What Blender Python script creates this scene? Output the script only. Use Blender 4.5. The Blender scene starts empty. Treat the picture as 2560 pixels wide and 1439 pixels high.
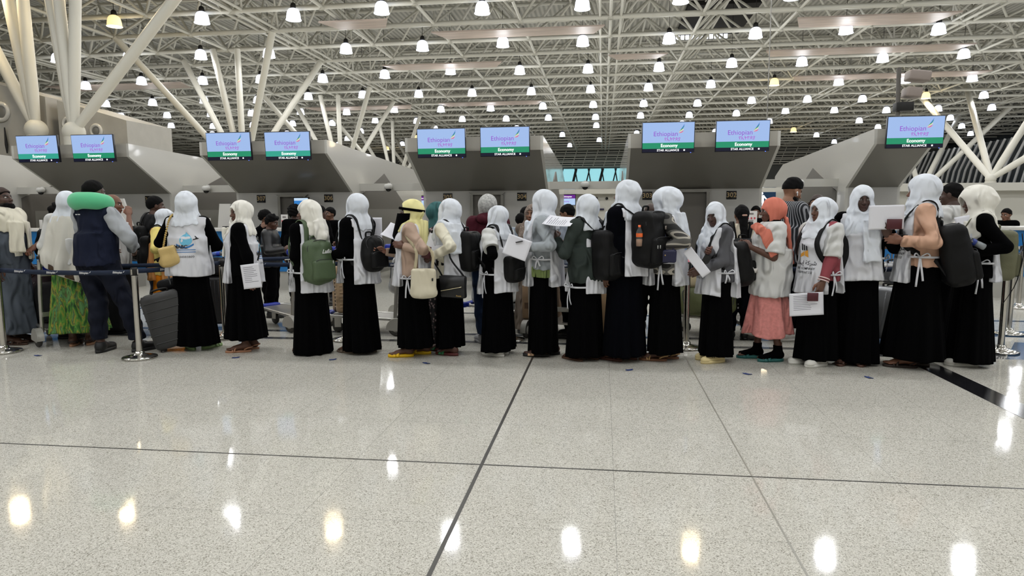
import bpy, bmesh, math, random
import numpy as np
from mathutils import Vector, Matrix
from mathutils.bvhtree import BVHTree

random.seed(7); RNG = np.random.default_rng(5)
S = bpy.context.scene
COL = S.collection
PI = math.pi
R_ = math.radians

# ------------------------------------------------------------------ camera, world, exposure
FPX = 1700.0
YAW, PITCH, ROLL = R_(7.6), R_(-6.5), R_(-0.3)
CAM = np.array([0.0, 0.0, 1.5])
_f = np.array([-math.sin(YAW)*math.cos(PITCH), math.cos(YAW)*math.cos(PITCH), math.sin(PITCH)])
_r = np.array([math.cos(YAW), math.sin(YAW), 0.0]); _u = np.cross(_r, _f)
_r, _u = math.cos(ROLL)*_r + math.sin(ROLL)*_u, -math.sin(ROLL)*_r + math.cos(ROLL)*_u
cd = bpy.data.cameras.new('camera'); cam = bpy.data.objects.new('camera', cd); COL.objects.link(cam)
cd.sensor_width = 36.0; cd.lens = 36.0*FPX/2560.0; cd.clip_end = 400; cd.clip_start = 0.05
cam.matrix_world = Matrix(((_r[0], _u[0], -_f[0], CAM[0]), (_r[1], _u[1], -_f[1], CAM[1]), (_r[2], _u[2], -_f[2], CAM[2]), (0, 0, 0, 1)))
S.camera = cam
w = bpy.data.worlds.new('hall_air'); S.world = w; w.use_nodes = True
w.node_tree.nodes['Background'].inputs[0].default_value = (0.80, 0.85, 0.90, 1)
w.node_tree.nodes['Background'].inputs[1].default_value = 0.25
S.view_settings.view_transform = 'Standard'; S.view_settings.look = 'None'
S.view_settings.gamma = 1.0; S.view_settings.use_curve_mapping = False
S.view_settings.exposure = 0.0
S.cycles.max_bounces = 4; S.cycles.diffuse_bounces = 2; S.cycles.glossy_bounces = 2
S.cycles.use_adaptive_sampling = True; S.cycles.adaptive_threshold = 0.1
S.cycles.transparent_max_bounces = 6; S.cycles.transmission_bounces = 3
S.cycles.sample_clamp_indirect = 6.0; S.cycles.caustics_reflective = False; S.cycles.caustics_refractive = False
LAMP_W = 66.0

def ray(px, py):
    return _f + (px-1280)/FPX*_r + (719.5-py)/FPX*_u
def PG(px, py, z=0.0):                      # the point of the horizontal plane z seen at a photo pixel
    d = ray(px, py); return CAM + (z-CAM[2])/d[2]*d
def PY(px, py, Y):                          # the point of the upright plane y = Y
    d = ray(px, py); return CAM + Y/d[1]*d
def PX(px, py, X):
    d = ray(px, py); return CAM + X/d[0]*d
def project(p):
    d = np.asarray(p, float)-CAM; z = d@_f
    return (1280+FPX*(d@_r)/z, 719.5-FPX*(d@_u)/z, z)

# ------------------------------------------------------------------ objects
def tag(o, label=None, cat=None, group=None, kind=None):
    if label: o['label'] = label
    if cat: o['category'] = cat
    if group: o['group'] = group
    if kind: o['kind'] = kind
    return o
def empty(name, loc=(0, 0, 0), rz=0.0, label=None, cat=None, group=None):
    o = bpy.data.objects.new(name, None); COL.objects.link(o)
    o.location = loc; o.rotation_euler = (0, 0, rz); o.empty_display_size = 0.1
    return tag(o, label, cat, group)
def link(name, me, parent=None):
    o = bpy.data.objects.new(name, me); COL.objects.link(o)
    if parent is not None: o.parent = parent
    return o
def copy_tree(o, parent=None):
    c = o.copy(); COL.objects.link(c)
    if parent is not None: c.parent = parent
    for ch in list(o.children): copy_tree(ch, c)
    return c

def arr_mesh(name, V, F, mats, mi=None, smooth=True, col=None):
    """V (n,3), F an (m,4) or (m,3) index array or a list of index lists"""
    me = bpy.data.meshes.new(name)
    V = np.asarray(V, np.float32)
    if isinstance(F, np.ndarray):
        k = F.shape[1]; m = len(F)
        me.vertices.add(len(V)); me.vertices.foreach_set('co', V.ravel())
        me.loops.add(m*k); me.loops.foreach_set('vertex_index', F.astype(np.int32).ravel())
        me.polygons.add(m); me.polygons.foreach_set('loop_start', np.arange(0, m*k, k, dtype=np.int32))
        me.update(calc_edges=True)
    else:
        me.from_pydata(V.tolist(), [], F)
    for m_ in (mats if isinstance(mats, (list, tuple)) else [mats]): me.materials.append(m_)
    n = len(me.polygons)
    if mi is not None: me.polygons.foreach_set('material_index', np.asarray(mi, np.int32))
    me.polygons.foreach_set('use_smooth', np.full(n, bool(smooth)) if not isinstance(smooth, np.ndarray) else smooth)
    if col is not None:
        at = me.color_attributes.new('Col', 'FLOAT_COLOR', 'POINT')
        c4 = np.ones((len(V), 4), np.float32); c4[:, :3] = col
        at.data.foreach_set('color', c4.ravel())
    me.validate(); me.update()
    return me

class MB:
    """collects shapes, then links them as one mesh"""
    def __init__(s): s.V = []; s.F = []; s.MI = []; s.SM = []; s.n = 0
    def add(s, V, F, mi=0, sm=False):
        V = np.asarray(V, float).reshape(-1, 3)
        s.V.append(V); s.F += [[int(i)+s.n for i in f] for f in F]; s.MI += [mi]*len(F); s.SM += [sm]*len(F); s.n += len(V); return s
    def box(s, lo, hi, mi=0, M=None):
        x0, y0, z0 = lo; x1, y1, z1 = hi
        V = np.array([(x0,y0,z0),(x1,y0,z0),(x1,y1,z0),(x0,y1,z0),(x0,y0,z1),(x1,y0,z1),(x1,y1,z1),(x0,y1,z1)], float)
        if M is not None: V = xf(M, V)
        return s.add(V, [(3,2,1,0),(4,5,6,7),(0,1,5,4),(1,2,6,5),(2,3,7,6),(3,0,4,7)], mi)
    def rbox(s, lo, hi, r=0.02, seg=3, mi=0, M=None):
        bm = bmesh.new(); bmesh.ops.create_cube(bm, size=1.0)
        lo = np.array(lo, float); hi = np.array(hi, float)
        for v in bm.verts: v.co = Vector((lo+hi)/2 + np.array(v.co)*(hi-lo))
        bmesh.ops.bevel(bm, geom=bm.edges[:], offset=min(r, 0.49*float((hi-lo).min())), segments=seg, profile=0.5, affect='EDGES')
        V = np.array([v.co[:] for v in bm.verts]); bm.verts.index_update()
        F = [[v.index for v in f.verts] for f in bm.faces]; bm.free()
        if M is not None: V = xf(M, V)
        return s.add(V, F, mi, True)
    def tube(s, pts, r, n=8, mi=0, cap=True):
        P = np.asarray(pts, float); m = len(P); rr = np.broadcast_to(np.asarray(r, float), (m,))
        T = np.gradient(P, axis=0); T /= np.linalg.norm(T, axis=1, keepdims=True)+1e-12
        up = np.array([0, 0, 1.0]) if abs(T[0][2]) < 0.9 else np.array([1.0, 0, 0])
        N = np.cross(T[0], up); N /= np.linalg.norm(N); V = []
        a = np.linspace(0, 2*PI, n, endpoint=False)
        for i in range(m):
            N = N-(N@T[i])*T[i]; N /= np.linalg.norm(N)+1e-12; B = np.cross(T[i], N)
            V.append(P[i]+rr[i]*(np.cos(a)[:, None]*N+np.sin(a)[:, None]*B))
        F = [(i*n+j, i*n+(j+1) % n, (i+1)*n+(j+1) % n, (i+1)*n+j) for i in range(m-1) for j in range(n)]
        s.add(np.vstack(V), F, mi, True)
        if cap:
            s.add(V[0], [tuple(range(n))[::-1]], mi); s.add(V[-1], [tuple(range(n))], mi)
        return s
    def lathe(s, prof, c=(0, 0, 0), n=24, mi=0, M=None, sm=True):
        a = np.linspace(0, 2*PI, n, endpoint=False); m = len(prof)
        V = np.array([(r*math.cos(t), r*math.sin(t), z) for r, z in prof for t in a])
        if M is not None: V = xf(M, V)
        V = V+np.array(c)
        F = [(i*n+j, i*n+(j+1) % n, (i+1)*n+(j+1) % n, (i+1)*n+j) for i in range(m-1) for j in range(n)]
        s.add(V, F, mi, sm)
        return s
    def prism(s, poly, axis, lo, hi, mi=0):
        """extrude a 2-D polygon along an axis: axis 0 -> poly is (y,z), 1 -> (x,z), 2 -> (x,y)"""
        n = len(poly); V = []
        for t in (lo, hi):
            for p in poly:
                V.append({0: (t, p[0], p[1]), 1: (p[0], t, p[1]), 2: (p[0], p[1], t)}[axis])
        F = [tuple(range(n)), tuple(range(n, 2*n))[::-1]]+[(i, n+i, n+(i+1) % n, (i+1) % n) for i in range(n)]
        return s.add(V, F, mi)
    def grid(s, G, mi=0, sm=True, closed=False, wrap=False):
        G = np.asarray(G, float); nu, nv = G.shape[:2]; F = []
        for i in range(nu-1 if not wrap else nu):
            for j in range(nv if closed else nv-1):
                F.append((i*nv+j, i*nv+(j+1) % nv, ((i+1) % nu)*nv+(j+1) % nv, ((i+1) % nu)*nv+j))
        return s.add(G.reshape(-1, 3), F, mi, sm)
    def sheet(s, G, t=0.002, mi=0):
        """a grid surface given a thickness"""
        G = np.asarray(G, float); nu, nv = G.shape[:2]
        N = np.cross(np.gradient(G, axis=0), np.gradient(G, axis=1)); N /= np.linalg.norm(N, axis=2, keepdims=True)+1e-12
        A = G+N*t/2; B = G-N*t/2; o = nu*nv
        F = [(i*nv+j, i*nv+j+1, (i+1)*nv+j+1, (i+1)*nv+j) for i in range(nu-1) for j in range(nv-1)]
        F2 = [tuple(o+k for k in f[::-1]) for f in F]
        rim = [i*nv for i in range(nu)]+[(nu-1)*nv+j for j in range(1, nv)]+[i*nv+nv-1 for i in range(nu-2, -1, -1)]+[j for j in range(nv-2, 0, -1)]
        E = [(rim[k], rim[(k+1) % len(rim)], o+rim[(k+1) % len(rim)], o+rim[k]) for k in range(len(rim))]
        return s.add(np.vstack([A.reshape(-1, 3), B.reshape(-1, 3)]), F+F2+E, mi, True)
    def ball(s, c, r, n=10, mi=0):
        r = np.broadcast_to(np.asarray(r, float), (3,))
        u = np.linspace(0, PI, n); v = np.linspace(0, 2*PI, 2*n, endpoint=False)
        G = np.array([[(math.sin(a)*math.cos(b)*r[0], math.sin(a)*math.sin(b)*r[1], math.cos(a)*r[2]) for b in v] for a in u])+np.array(c)
        return s.grid(G, mi, True, closed=True)
    def xform(s, M):
        s.V = [xf(M, v) for v in s.V]; return s
    def build(s, name, mats, parent=None, doubles=False):
        V = np.vstack(s.V); me = arr_mesh(name, V, s.F, mats, s.MI, np.array(s.SM, bool))
        return link(name, me, parent)

def xf(M, V):
    M = np.asarray(M, float); V = np.asarray(V, float); return V@M[:3, :3].T+M[:3, 3]
def mat4(R=None, t=(0, 0, 0)):
    M = np.eye(4)
    if R is not None: M[:3, :3] = R
    M[:3, 3] = t; return M
def rx(a): c, s = math.cos(a), math.sin(a); return np.array([[1,0,0],[0,c,-s],[0,s,c]])
def ry(a): c, s = math.cos(a), math.sin(a); return np.array([[c,0,s],[0,1,0],[-s,0,c]])
def rz(a): c, s = math.cos(a), math.sin(a); return np.array([[c,-s,0],[s,c,0],[0,0,1]])
def cr(pts, n=8):
    """Catmull-Rom curve through points"""
    P = np.asarray(pts, float); P = np.vstack([2*P[0]-P[1], P, 2*P[-1]-P[-2]]); out = []
    for i in range(1, len(P)-2):
        for t in np.linspace(0, 1, n, endpoint=False):
            a, b, c, d = P[i-1:i+3]
            out.append(0.5*((2*b)+(-a+c)*t+(2*a-5*b+4*c-d)*t*t+(-a+3*b-3*c+d)*t**3))
    out.append(P[-2]); return np.array(out)
def ribbon(mb, pts, w, t=0.003, nrm=None, n=6, mi=0, smooth=True):
    """a flat strap along a curve; nrm: outward directions per point (or one) that the flat side faces"""
    C = cr(pts, n) if smooth else np.asarray(pts, float); T = np.gradient(C, axis=0); T /= np.linalg.norm(T, axis=1, keepdims=True)+1e-12
    if nrm is None: nrm = (0, 0, 1)
    Nn = np.asarray(nrm, float)
    if Nn.ndim == 2 and smooth: Nn = cr(Nn, n)
    Nn = np.broadcast_to(Nn, C.shape); Wd = np.cross(T, Nn); Wd /= np.linalg.norm(Wd, axis=1, keepdims=True)+1e-12
    ww = np.broadcast_to(np.asarray(w, float), (len(C),))[:, None]
    G = np.stack([C-Wd*ww/2, C, C+Wd*ww/2], axis=1)
    return mb.sheet(G, t, mi)

# ------------------------------------------------------------------ materials
MAT = {}
def srgb(r, g, b):
    f = lambda c: ((c/255+0.055)/1.055)**2.4 if c > 10 else c/255/12.92
    return (f(r), f(g), f(b))
def M(name, c=(200, 200, 200), rough=0.6, metal=0.0, emit=None, es=0.0, bump=0.0, bs=60.0, var=0.0, vs=8.0, coat=0.0, trans=0.0, sheen=0.0, attr=False, alpha=1.0, spec=None, stretch=(1, 1, 1), crease=0.0, cs=14.0, cst=(1, 1, 0.5), cd_=0.05):
    if name in MAT: return MAT[name]
    m = bpy.data.materials.new(name); m.use_nodes = True; nt = m.node_tree; b = nt.nodes['Principled BSDF']
    lin = srgb(*c); b.inputs['Base Color'].default_value = (*lin, 1)
    b.inputs['Roughness'].default_value = rough; b.inputs['Metallic'].default_value = metal
    b.inputs['Coat Weight'].default_value = coat; b.inputs['Transmission Weight'].default_value = trans; b.inputs['Sheen Weight'].default_value = sheen
    b.inputs['Alpha'].default_value = alpha
    if spec is not None: b.inputs['Specular IOR Level'].default_value = spec
    if emit is not None:
        b.inputs['Emission Color'].default_value = (*srgb(*emit), 1); b.inputs['Emission Strength'].default_value = es
    src = None
    if attr:
        a = nt.nodes.new('ShaderNodeAttribute'); a.attribute_name = 'Col'; src = a.outputs['Color']
    if var or bump or crease:
        tc = nt.nodes.new('ShaderNodeTexCoord'); mp = nt.nodes.new('ShaderNodeMapping'); mp.inputs['Scale'].default_value = stretch
        nt.links.new(tc.outputs['Object'], mp.inputs['Vector'])
    if var:
        n = nt.nodes.new('ShaderNodeTexNoise'); n.inputs['Scale'].default_value = vs; n.inputs['Detail'].default_value = 4
        nt.links.new(mp.outputs['Vector'], n.inputs['Vector'])
        mr = nt.nodes.new('ShaderNodeMapRange'); mr.inputs[1].default_value = 0.3; mr.inputs[2].default_value = 0.7; mr.inputs[3].default_value = 1-var; mr.inputs[4].default_value = 1+var
        nt.links.new(n.outputs['Fac'], mr.inputs[0])
        mx = nt.nodes.new('ShaderNodeMix'); mx.data_type = 'RGBA'; mx.blend_type = 'MULTIPLY'; mx.inputs[0].default_value = 1
        if src is not None: nt.links.new(src, mx.inputs[6])
        else: mx.inputs[6].default_value = (*lin, 1)
        nt.links.new(mr.outputs[0], mx.inputs[7]); src = mx.outputs[2]
    if src is not None: nt.links.new(src, b.inputs['Base Color'])
    if bump:
        n2 = nt.nodes.new('ShaderNodeTexNoise'); n2.inputs['Scale'].default_value = bs; n2.inputs['Detail'].default_value = 3
        nt.links.new(mp.outputs['Vector'], n2.inputs['Vector'])
        bp = nt.nodes.new('ShaderNodeBump'); bp.inputs['Strength'].default_value = bump; bp.inputs['Distance'].default_value = 0.01
        nt.links.new(n2.outputs['Fac'], bp.inputs['Height']); nt.links.new(bp.outputs['Normal'], b.inputs['Normal'])
    if crease:
        mp2 = nt.nodes.new('ShaderNodeMapping'); mp2.inputs['Scale'].default_value = cst; nt.links.new(tc.outputs['Object'], mp2.inputs['Vector'])
        n3 = nt.nodes.new('ShaderNodeTexNoise'); n3.noise_type = 'RIDGED_MULTIFRACTAL'; n3.inputs['Scale'].default_value = cs; n3.inputs['Detail'].default_value = 2.5; n3.inputs['Distortion'].default_value = 0.7
        nt.links.new(mp2.outputs['Vector'], n3.inputs['Vector'])
        bp2 = nt.nodes.new('ShaderNodeBump'); bp2.inputs['Strength'].default_value = crease; bp2.inputs['Distance'].default_value = cd_
        nt.links.new(n3.outputs['Fac'], bp2.inputs['Height'])
        if bump: nt.links.new(bp.outputs['Normal'], bp2.inputs['Normal'])
        nt.links.new(bp2.outputs['Normal'], b.inputs['Normal'])
    MAT[name] = m; return m

def text_mesh(body, size=1.0, align='CENTER', bold=0.0, extrude=0.0, spacing=1.0, shear=0.0):
    """letters as a mesh in the xy plane, returned as arrays"""
    c = bpy.data.curves.new('t', 'FONT'); c.body = body; c.size = size; c.align_x = align; c.align_y = 'CENTER'; c.offset = bold*size; c.extrude = extrude
    c.space_character = spacing; c.shear = shear; c.resolution_u = 3
    o = bpy.data.objects.new('t', c); COL.objects.link(o)
    dg = bpy.context.evaluated_depsgraph_get(); me = o.evaluated_get(dg).to_mesh()
    V = np.array([v.co[:] for v in me.vertices]).reshape(-1, 3); F = [list(p.vertices) for p in me.polygons]
    o.evaluated_get(dg).to_mesh_clear(); bpy.data.objects.remove(o); bpy.data.curves.remove(c)
    return V, F

# ================================================================== the hall: floor
def node_mat(name):
    m = bpy.data.materials.new(name); m.use_nodes = True; nt = m.node_tree
    return m, nt, nt.nodes['Principled BSDF'], (lambda t: nt.nodes.new(t)), nt.links.new

def terrazzo():
    m, nt, b, N, L = node_mat('terrazzo')
    tc = N('ShaderNodeTexCoord')
    v = N('ShaderNodeTexVoronoi'); v.inputs['Scale'].default_value = 210; L(tc.outputs['Object'], v.inputs['Vector'])
    r = N('ShaderNodeValToRGB'); e = r.color_ramp.elements
    sep = N('ShaderNodeSeparateColor'); L(v.outputs['Color'], sep.inputs[0]); L(sep.outputs[0], r.inputs[0])
    e[0].position = 0; e[0].color = (*srgb(140, 136, 124), 1); e[1].position = 1; e[1].color = (*srgb(226, 223, 212), 1)
    for p, c in ((0.14, (166, 162, 150)), (0.2, (192, 189, 177)), (0.6, (202, 199, 188)), (0.85, (215, 212, 202))):
        q = e.new(p); q.color = (*srgb(*c), 1)
    n = N('ShaderNodeTexNoise'); n.inputs['Scale'].default_value = 0.9; n.inputs['Detail'].default_value = 3; L(tc.outputs['Object'], n.inputs['Vector'])
    mr = N('ShaderNodeMapRange'); mr.inputs[1].default_value = 0.3; mr.inputs[2].default_value = 0.7; mr.inputs[3].default_value = 0.95; mr.inputs[4].default_value = 1.04; L(n.outputs['Fac'], mr.inputs[0])
    # fine tile joints
    sx = N('ShaderNodeSeparateXYZ'); L(tc.outputs['Object'], sx.inputs[0]); js = []
    for ax, off in ((0, 0.70), (1, -3.84)):
        a = N('ShaderNodeMath'); a.operation = 'ADD'; a.inputs[1].default_value = off+77.5; L(sx.outputs[ax], a.inputs[0])
        d = N('ShaderNodeMath'); d.operation = 'PINGPONG'; d.inputs[1].default_value = 0.3875; L(a.outputs[0], d.inputs[0])
        g = N('ShaderNodeMath'); g.operation = 'LESS_THAN'; g.inputs[1].default_value = 0.0022; L(d.outputs[0], g.inputs[0]); js.append(g)
    mxj = N('ShaderNodeMath'); mxj.operation = 'MAXIMUM'; L(js[0].outputs[0], mxj.inputs[0]); L(js[1].outputs[0], mxj.inputs[1])
    ja = N('ShaderNodeMath'); ja.operation = 'MULTIPLY_ADD'; ja.inputs[1].default_value = -0.28; ja.inputs[2].default_value = 1.0; L(mxj.outputs[0], ja.inputs[0])
    mm = N('ShaderNodeMath'); mm.operation = 'MULTIPLY'; L(mr.outputs[0], mm.inputs[0]); L(ja.outputs[0], mm.inputs[1])
    mx = N('ShaderNodeMix'); mx.data_type = 'RGBA'; mx.blend_type = 'MULTIPLY'; mx.inputs[0].default_value = 1; L(r.outputs[0], mx.inputs[6]); L(mm.outputs[0], mx.inputs[7])
    L(mx.outputs[2], b.inputs['Base Color'])
    b.inputs['Roughness'].default_value = 0.06; b.inputs['Specular IOR Level'].default_value = 0.17
    n3 = N('ShaderNodeTexNoise'); n3.inputs['Scale'].default_value = 2.2; n3.inputs['Detail'].default_value = 2; L(tc.outputs['Object'], n3.inputs['Vector'])
    bp = N('ShaderNodeBump'); bp.inputs['Strength'].default_value = 0.05; bp.inputs['Distance'].default_value = 0.02; L(n3.outputs['Fac'], bp.inputs['Height']); L(bp.outputs['Normal'], b.inputs['Normal'])
    return m
XL, XR, YB, YF = -60.0, 46.0, 100.0, -12.0
fl = MB().box((XL, YF, -0.3), (XR, YB, 0.0)).build('floor', terrazzo()); tag(fl, kind='structure')
granite = M('black_granite', (30, 30, 32), 0.12, var=0.25, vs=60)
granite2 = M('grey_granite', (72, 73, 74), 0.14, var=0.25, vs=60)
blue_gran = M('blue_granite', (47, 74, 104), 0.14, var=0.2, vs=60)
def inlay(n, poly, mat, z=0.0015):
    o = MB().prism(poly, 2, -0.02, z).build('trim_%d' % n, mat); tag(o, kind='structure')
R4 = lambda x0, x1, y0, y1: [(x0, y0), (x1, y0), (x1, y1), (x0, y1)]
joint = M('joint_filler', (62, 60, 55), 0.4)
inlay(1, R4(-0.71, -0.69, -2, 11.9), joint); inlay(2, R4(-16, 12, 3.834, 3.847), joint, 0.0012)
inlay(3, R4(-14, 2.6, 7.52, 7.63), granite2); inlay(4, R4(-14, 2.6, 8.0, 8.11), granite2)
inlay(5, R4(3.0, 3.22, -2, 7.25), granite, 0.002)
inlay(6, [(2.3, 7.25), (4.0, 7.25), (4.35, 7.9), (3.9, 8.9), (2.3, 8.9)], granite2, 0.001)
inlay(7, [(4.0, 7.25), (8.5, 7.25), (8.5, 7.6), (4.6, 8.2)], blue_gran, 0.001)
inlay(8, [(4.5, 8.55), (8.5, 8.15), (8.5, 8.9), (4.1, 8.95)], blue_gran, 0.001)
inlay(9, R4(-14, 10, 9.7, 9.8), granite2)
inlay(10, R4(0.845, 0.855, -2, 11.9), M('joint_faint', (150, 147, 136), 0.3), 0.0008)

# ================================================================== the ceiling and its space frame
steel = M('white_steel', (204, 202, 190), 0.5); tree_m = M('tree_steel', (214, 211, 198), 0.45)
ZB, ZT, ZD = 9.85, 11.9, 12.9
PXc, PYc, X0c, Y0c = 3.93, 3.2, 0.25, 31.0
def deck_mat():
    m, nt, b, N, L = node_mat('roof_deck')
    tc = N('ShaderNodeTexCoord'); wv = N('ShaderNodeTexWave'); wv.bands_direction = 'X'; wv.inputs['Scale'].default_value = 1.1; L(tc.outputs['Object'], wv.inputs['Vector'])
    r = N('ShaderNodeValToRGB'); r.color_ramp.elements[0].color = (*srgb(150, 149, 140), 1); r.color_ramp.elements[1].color = (*srgb(190, 188, 178), 1); L(wv.outputs['Fac'], r.inputs[0])
    L(r.outputs[0], b.inputs['Base Color']); b.inputs['Roughness'].default_value = 0.7
    return m
ceil = MB().box((XL, YF, ZD), (XR, YB, ZD+0.3)).build('ceiling', deck_mat()); tag(ceil, kind='structure')

def tubes_np(A, B, r, n=6):
    A = np.asarray(A, float); B = np.asarray(B, float); r = np.broadcast_to(np.asarray(r, float), (len(A),))
    T = B-A; T /= np.linalg.norm(T, axis=1, keepdims=True)
    up = np.where(np.abs(T[:, 2:3]) < 0.9, np.array([[0, 0, 1.0]]), np.array([[1.0, 0, 0]]))
    N1 = np.cross(T, up); N1 /= np.linalg.norm(N1, axis=1, keepdims=True); N2 = np.cross(T, N1)
    a = np.linspace(0, 2*PI, n, endpoint=False)
    ring = r[:, None, None]*(np.cos(a)[None, :, None]*N1[:, None]+np.sin(a)[None, :, None]*N2[:, None])
    V = np.stack([A[:, None]+ring, B[:, None]+ring], 1).reshape(-1, 3)
    j = np.arange(n); base = (np.arange(len(A))*2*n)[:, None]
    F = np.stack([base+j, base+(j+1) % n, base+n+(j+1) % n, base+n+j], -1).reshape(-1, 4)
    return V, F
i0, i1 = int((XL+2-X0c)//PXc), int((XR-2-X0c)//PXc)
for j in range(-4, 22):
    y = Y0c+j*PYc
    if y < 17 or y > YB-3: continue
    half = max(26, 0.86*y+8); A = []; B = []; rr = []
    for i in range(i0, i1+1):
        x = X0c+i*PXc
        if x < -half or x > half: continue
        p = (x, y, ZB); ty = y+PYc/2
        A.append(p); B.append((x+PXc, y, ZB)); rr.append(0.11)
        A.append(p); B.append((x, y+PYc, ZB)); rr.append(0.07)
        for sx in (-1, 1):
            for sy in (-1, 1):
                A.append(p); B.append((x+sx*PXc/2, y+sy*PYc/2, ZT)); rr.append(0.062)
        t = (x+PXc/2, ty, ZT)
        A.append(t); B.append((t[0]+PXc, ty, ZT)); rr.append(0.09); A.append(t); B.append((t[0], ty+PYc, ZT)); rr.append(0.07)
        A.append(t); B.append((t[0], ty, ZD)); rr.append(0.05)
        A.append((t[0], ty, ZD-0.1)); B.append((t[0]+PXc, ty, ZD-0.1)); rr.append(0.06)
        for q in (0.33, 0.66):
            A.append((x+q*PXc, y, ZD-0.06)); B.append((x+q*PXc, y+PYc, ZD-0.06)); rr.append(0.05)
        if (i % 4) == 0:                    # the doubled trusses along the hall
            for dx in (-0.45, 0.45):
                A.append((x+dx, y, ZB+0.02)); B.append((x+dx, y+PYc, ZB+0.02)); rr.append(0.06)
                A.append((x+dx, y, ZB)); B.append((x+dx*2.2, y+PYc/2, ZT)); rr.append(0.05); A.append((x+dx*2.2, y+PYc/2, ZT)); B.append((x+dx, y+PYc, ZB)); rr.append(0.05)
        if abs(x) < 40:
            A.append((x, y, ZB-0.12)); B.append((x, y, ZB+0.12)); rr.append(0.14)
    V, F = tubes_np(A, B, rr)
    link('roof_truss', arr_mesh('roof_truss', V, F, steel), ceil)
# closed panel, dark colour for the roof opening's shade; row of small lights
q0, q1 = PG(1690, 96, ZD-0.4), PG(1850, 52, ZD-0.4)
rec = MB().box((q0[0], q1[1]-3.0, ZD-0.25), (q1[0]+0.6, q0[1], ZD-0.01)).build('roof_opening_shade', M('void_shade', (22, 20, 19), 0.9), ceil)
led = M('strip_light', (255, 255, 255), 0.5, emit=(235, 240, 255), es=4.0)
mb = MB()
for k in range(11): mb.box((q0[0]+k*(q1[0]-q0[0])/11, q0[1]-0.1, ZD-0.5), (q0[0]+(k+0.7)*(q1[0]-q0[0])/11, q0[1], ZD-0.25))
mb.build('strip_light', led, ceil)

# wood toned flat panels hung under the truss
wood = M('panel_wood', (186, 170, 158), 0.5, var=0.16, vs=2.0, stretch=(0.4, 3, 1))
def hang_panel(x0, x1, y0, d, z=9.62, lab=''):
    p = MB().prism([(x0, y0), (x1, y0), (x1-0.5, y0+d), (x0+0.5, y0+d)], 2, z, z+0.06)
    t = p.build('ceiling_panel', wood)
    tag(t, lab, 'ceiling panel', 'wood toned panels under the roof truss')
    mb = MB()
    for x in (x0+0.8, x1-0.8): mb.tube([(x, y0+d/2, z+0.05), (x, y0+d/2, ZB+1.3)], 0.012, 5)
    mb.build('hanger', steel, t)
for a in ((-12.3, -9.2, 29.2, 1.3, 'short flat wood toned panel under the truss, above the second lamp row at left'),
          (-7.9, 0.0, 31.6, 1.3, 'long wood toned panel under the truss above the middle of the hall'),
          (8.2, 14.8, 31.7, 1.6, 'wood toned roof panel between lamps at upper right, frontmost of the right hand panels'),
          (-12.4, -5.6, 38.2, 1.3, 'wood toned roof panel left of centre in front of the third lamp row'),
          (8.3, 18.4, 37.8, 1.4, 'longest wood toned roof panel at right, second of the right hand panels'),
          (0.2, 3.3, 37.6, 1.1, 'smallest wood toned roof panel right of the hall centre'),
          (11.6, 23.0, 45.2, 1.6, 'wood toned roof panel at far right above the camera post'),
          (-12.6, -4.6, 52.0, 1.6, 'deepest wood toned roof panel, in front of the fifth lamp row'),
          (-36, -26.5, 41, 1.8, 'wood toned roof panel behind the white tree struts at far left'),
          (-23.5, -14.8, 52.5, 1.7, 'wood toned roof panel above the left white block')):
    hang_panel(*a[:4], lab=a[4])

# ================================================================== pendant lamps
def rib_shade_mat(name, c, es):
    m, nt, b, N, L = node_mat(name)
    b.inputs['Base Color'].default_value = (0.85, 0.87, 0.9, 1); b.inputs['Roughness'].default_value = 0.25
    b.inputs['Emission Color'].default_value = (*srgb(*c), 1); b.inputs['Emission Strength'].default_value = es
    m.cycles.emission_sampling = 'NONE'
    return m
sh_w = rib_shade_mat('lamp_glow_white', (228, 235, 255), 2.0); sh_y = rib_shade_mat('lamp_glow_amber', (255, 226, 150), 1.0)
bulb_w = rib_shade_mat('bulb_white', (245, 248, 255), 9.0); bulb_y = rib_shade_mat('bulb_amber', (255, 215, 120), 6.0)
dark_metal = M('dark_metal', (38, 37, 36), 0.5, 0.4)
def lamp_meshes():
    n = 28; prof = [(0.31, 0.0), (0.318, 0.02), (0.295, 0.035), (0.29, 0.06), (0.282, 0.16), (0.265, 0.27), (0.235, 0.36), (0.18, 0.43), (0.10, 0.47)]
    mb = MB(); a = np.linspace(0, 2*PI, n*2, endpoint=False)
    G = np.array([[((r-(0.008 if (q % 2 and 0.04 < z < 0.4) else 0))*math.cos(t), (r-(0.008 if (q % 2 and 0.04 < z < 0.4) else 0))*math.sin(t), z) for q, t in enumerate(a)] for r, z in prof])
    mb.grid(G, 0, True, closed=True)
    shade = arr_mesh('lamp_shade', np.vstack(mb.V), mb.F, sh_w, smooth=True)
    hb = MB().lathe([(0.10, 0.45), (0.115, 0.47), (0.115, 0.58), (0.09, 0.66), (0.03, 0.70), (0.0, 0.70)], n=16)
    housing = arr_mesh('lamp_housing', np.vstack(hb.V), hb.F, dark_metal, smooth=True)
    rd = MB().tube([(0, 0, 0.69), (0, 0, ZD-9.28)], 0.012, 5)
    rod = arr_mesh('hanging_rod', np.vstack(rd.V), rd.F, dark_metal)
    bb = MB().ball((0, 0, 0.17), (0.1, 0.1, 0.14), 8)
    bulb = arr_mesh('bulb', np.vstack(bb.V), bb.F, bulb_w, smooth=True)
    return shade, housing, rod, bulb
LSH, LHO, LRO, LBU = lamp_meshes()
LSHY = LSH.copy(); LSHY.materials.clear(); LSHY.materials.append(sh_y)
LBUY = LBU.copy(); LBUY.materials.clear(); LBUY.materials.append(bulb_y)
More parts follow.
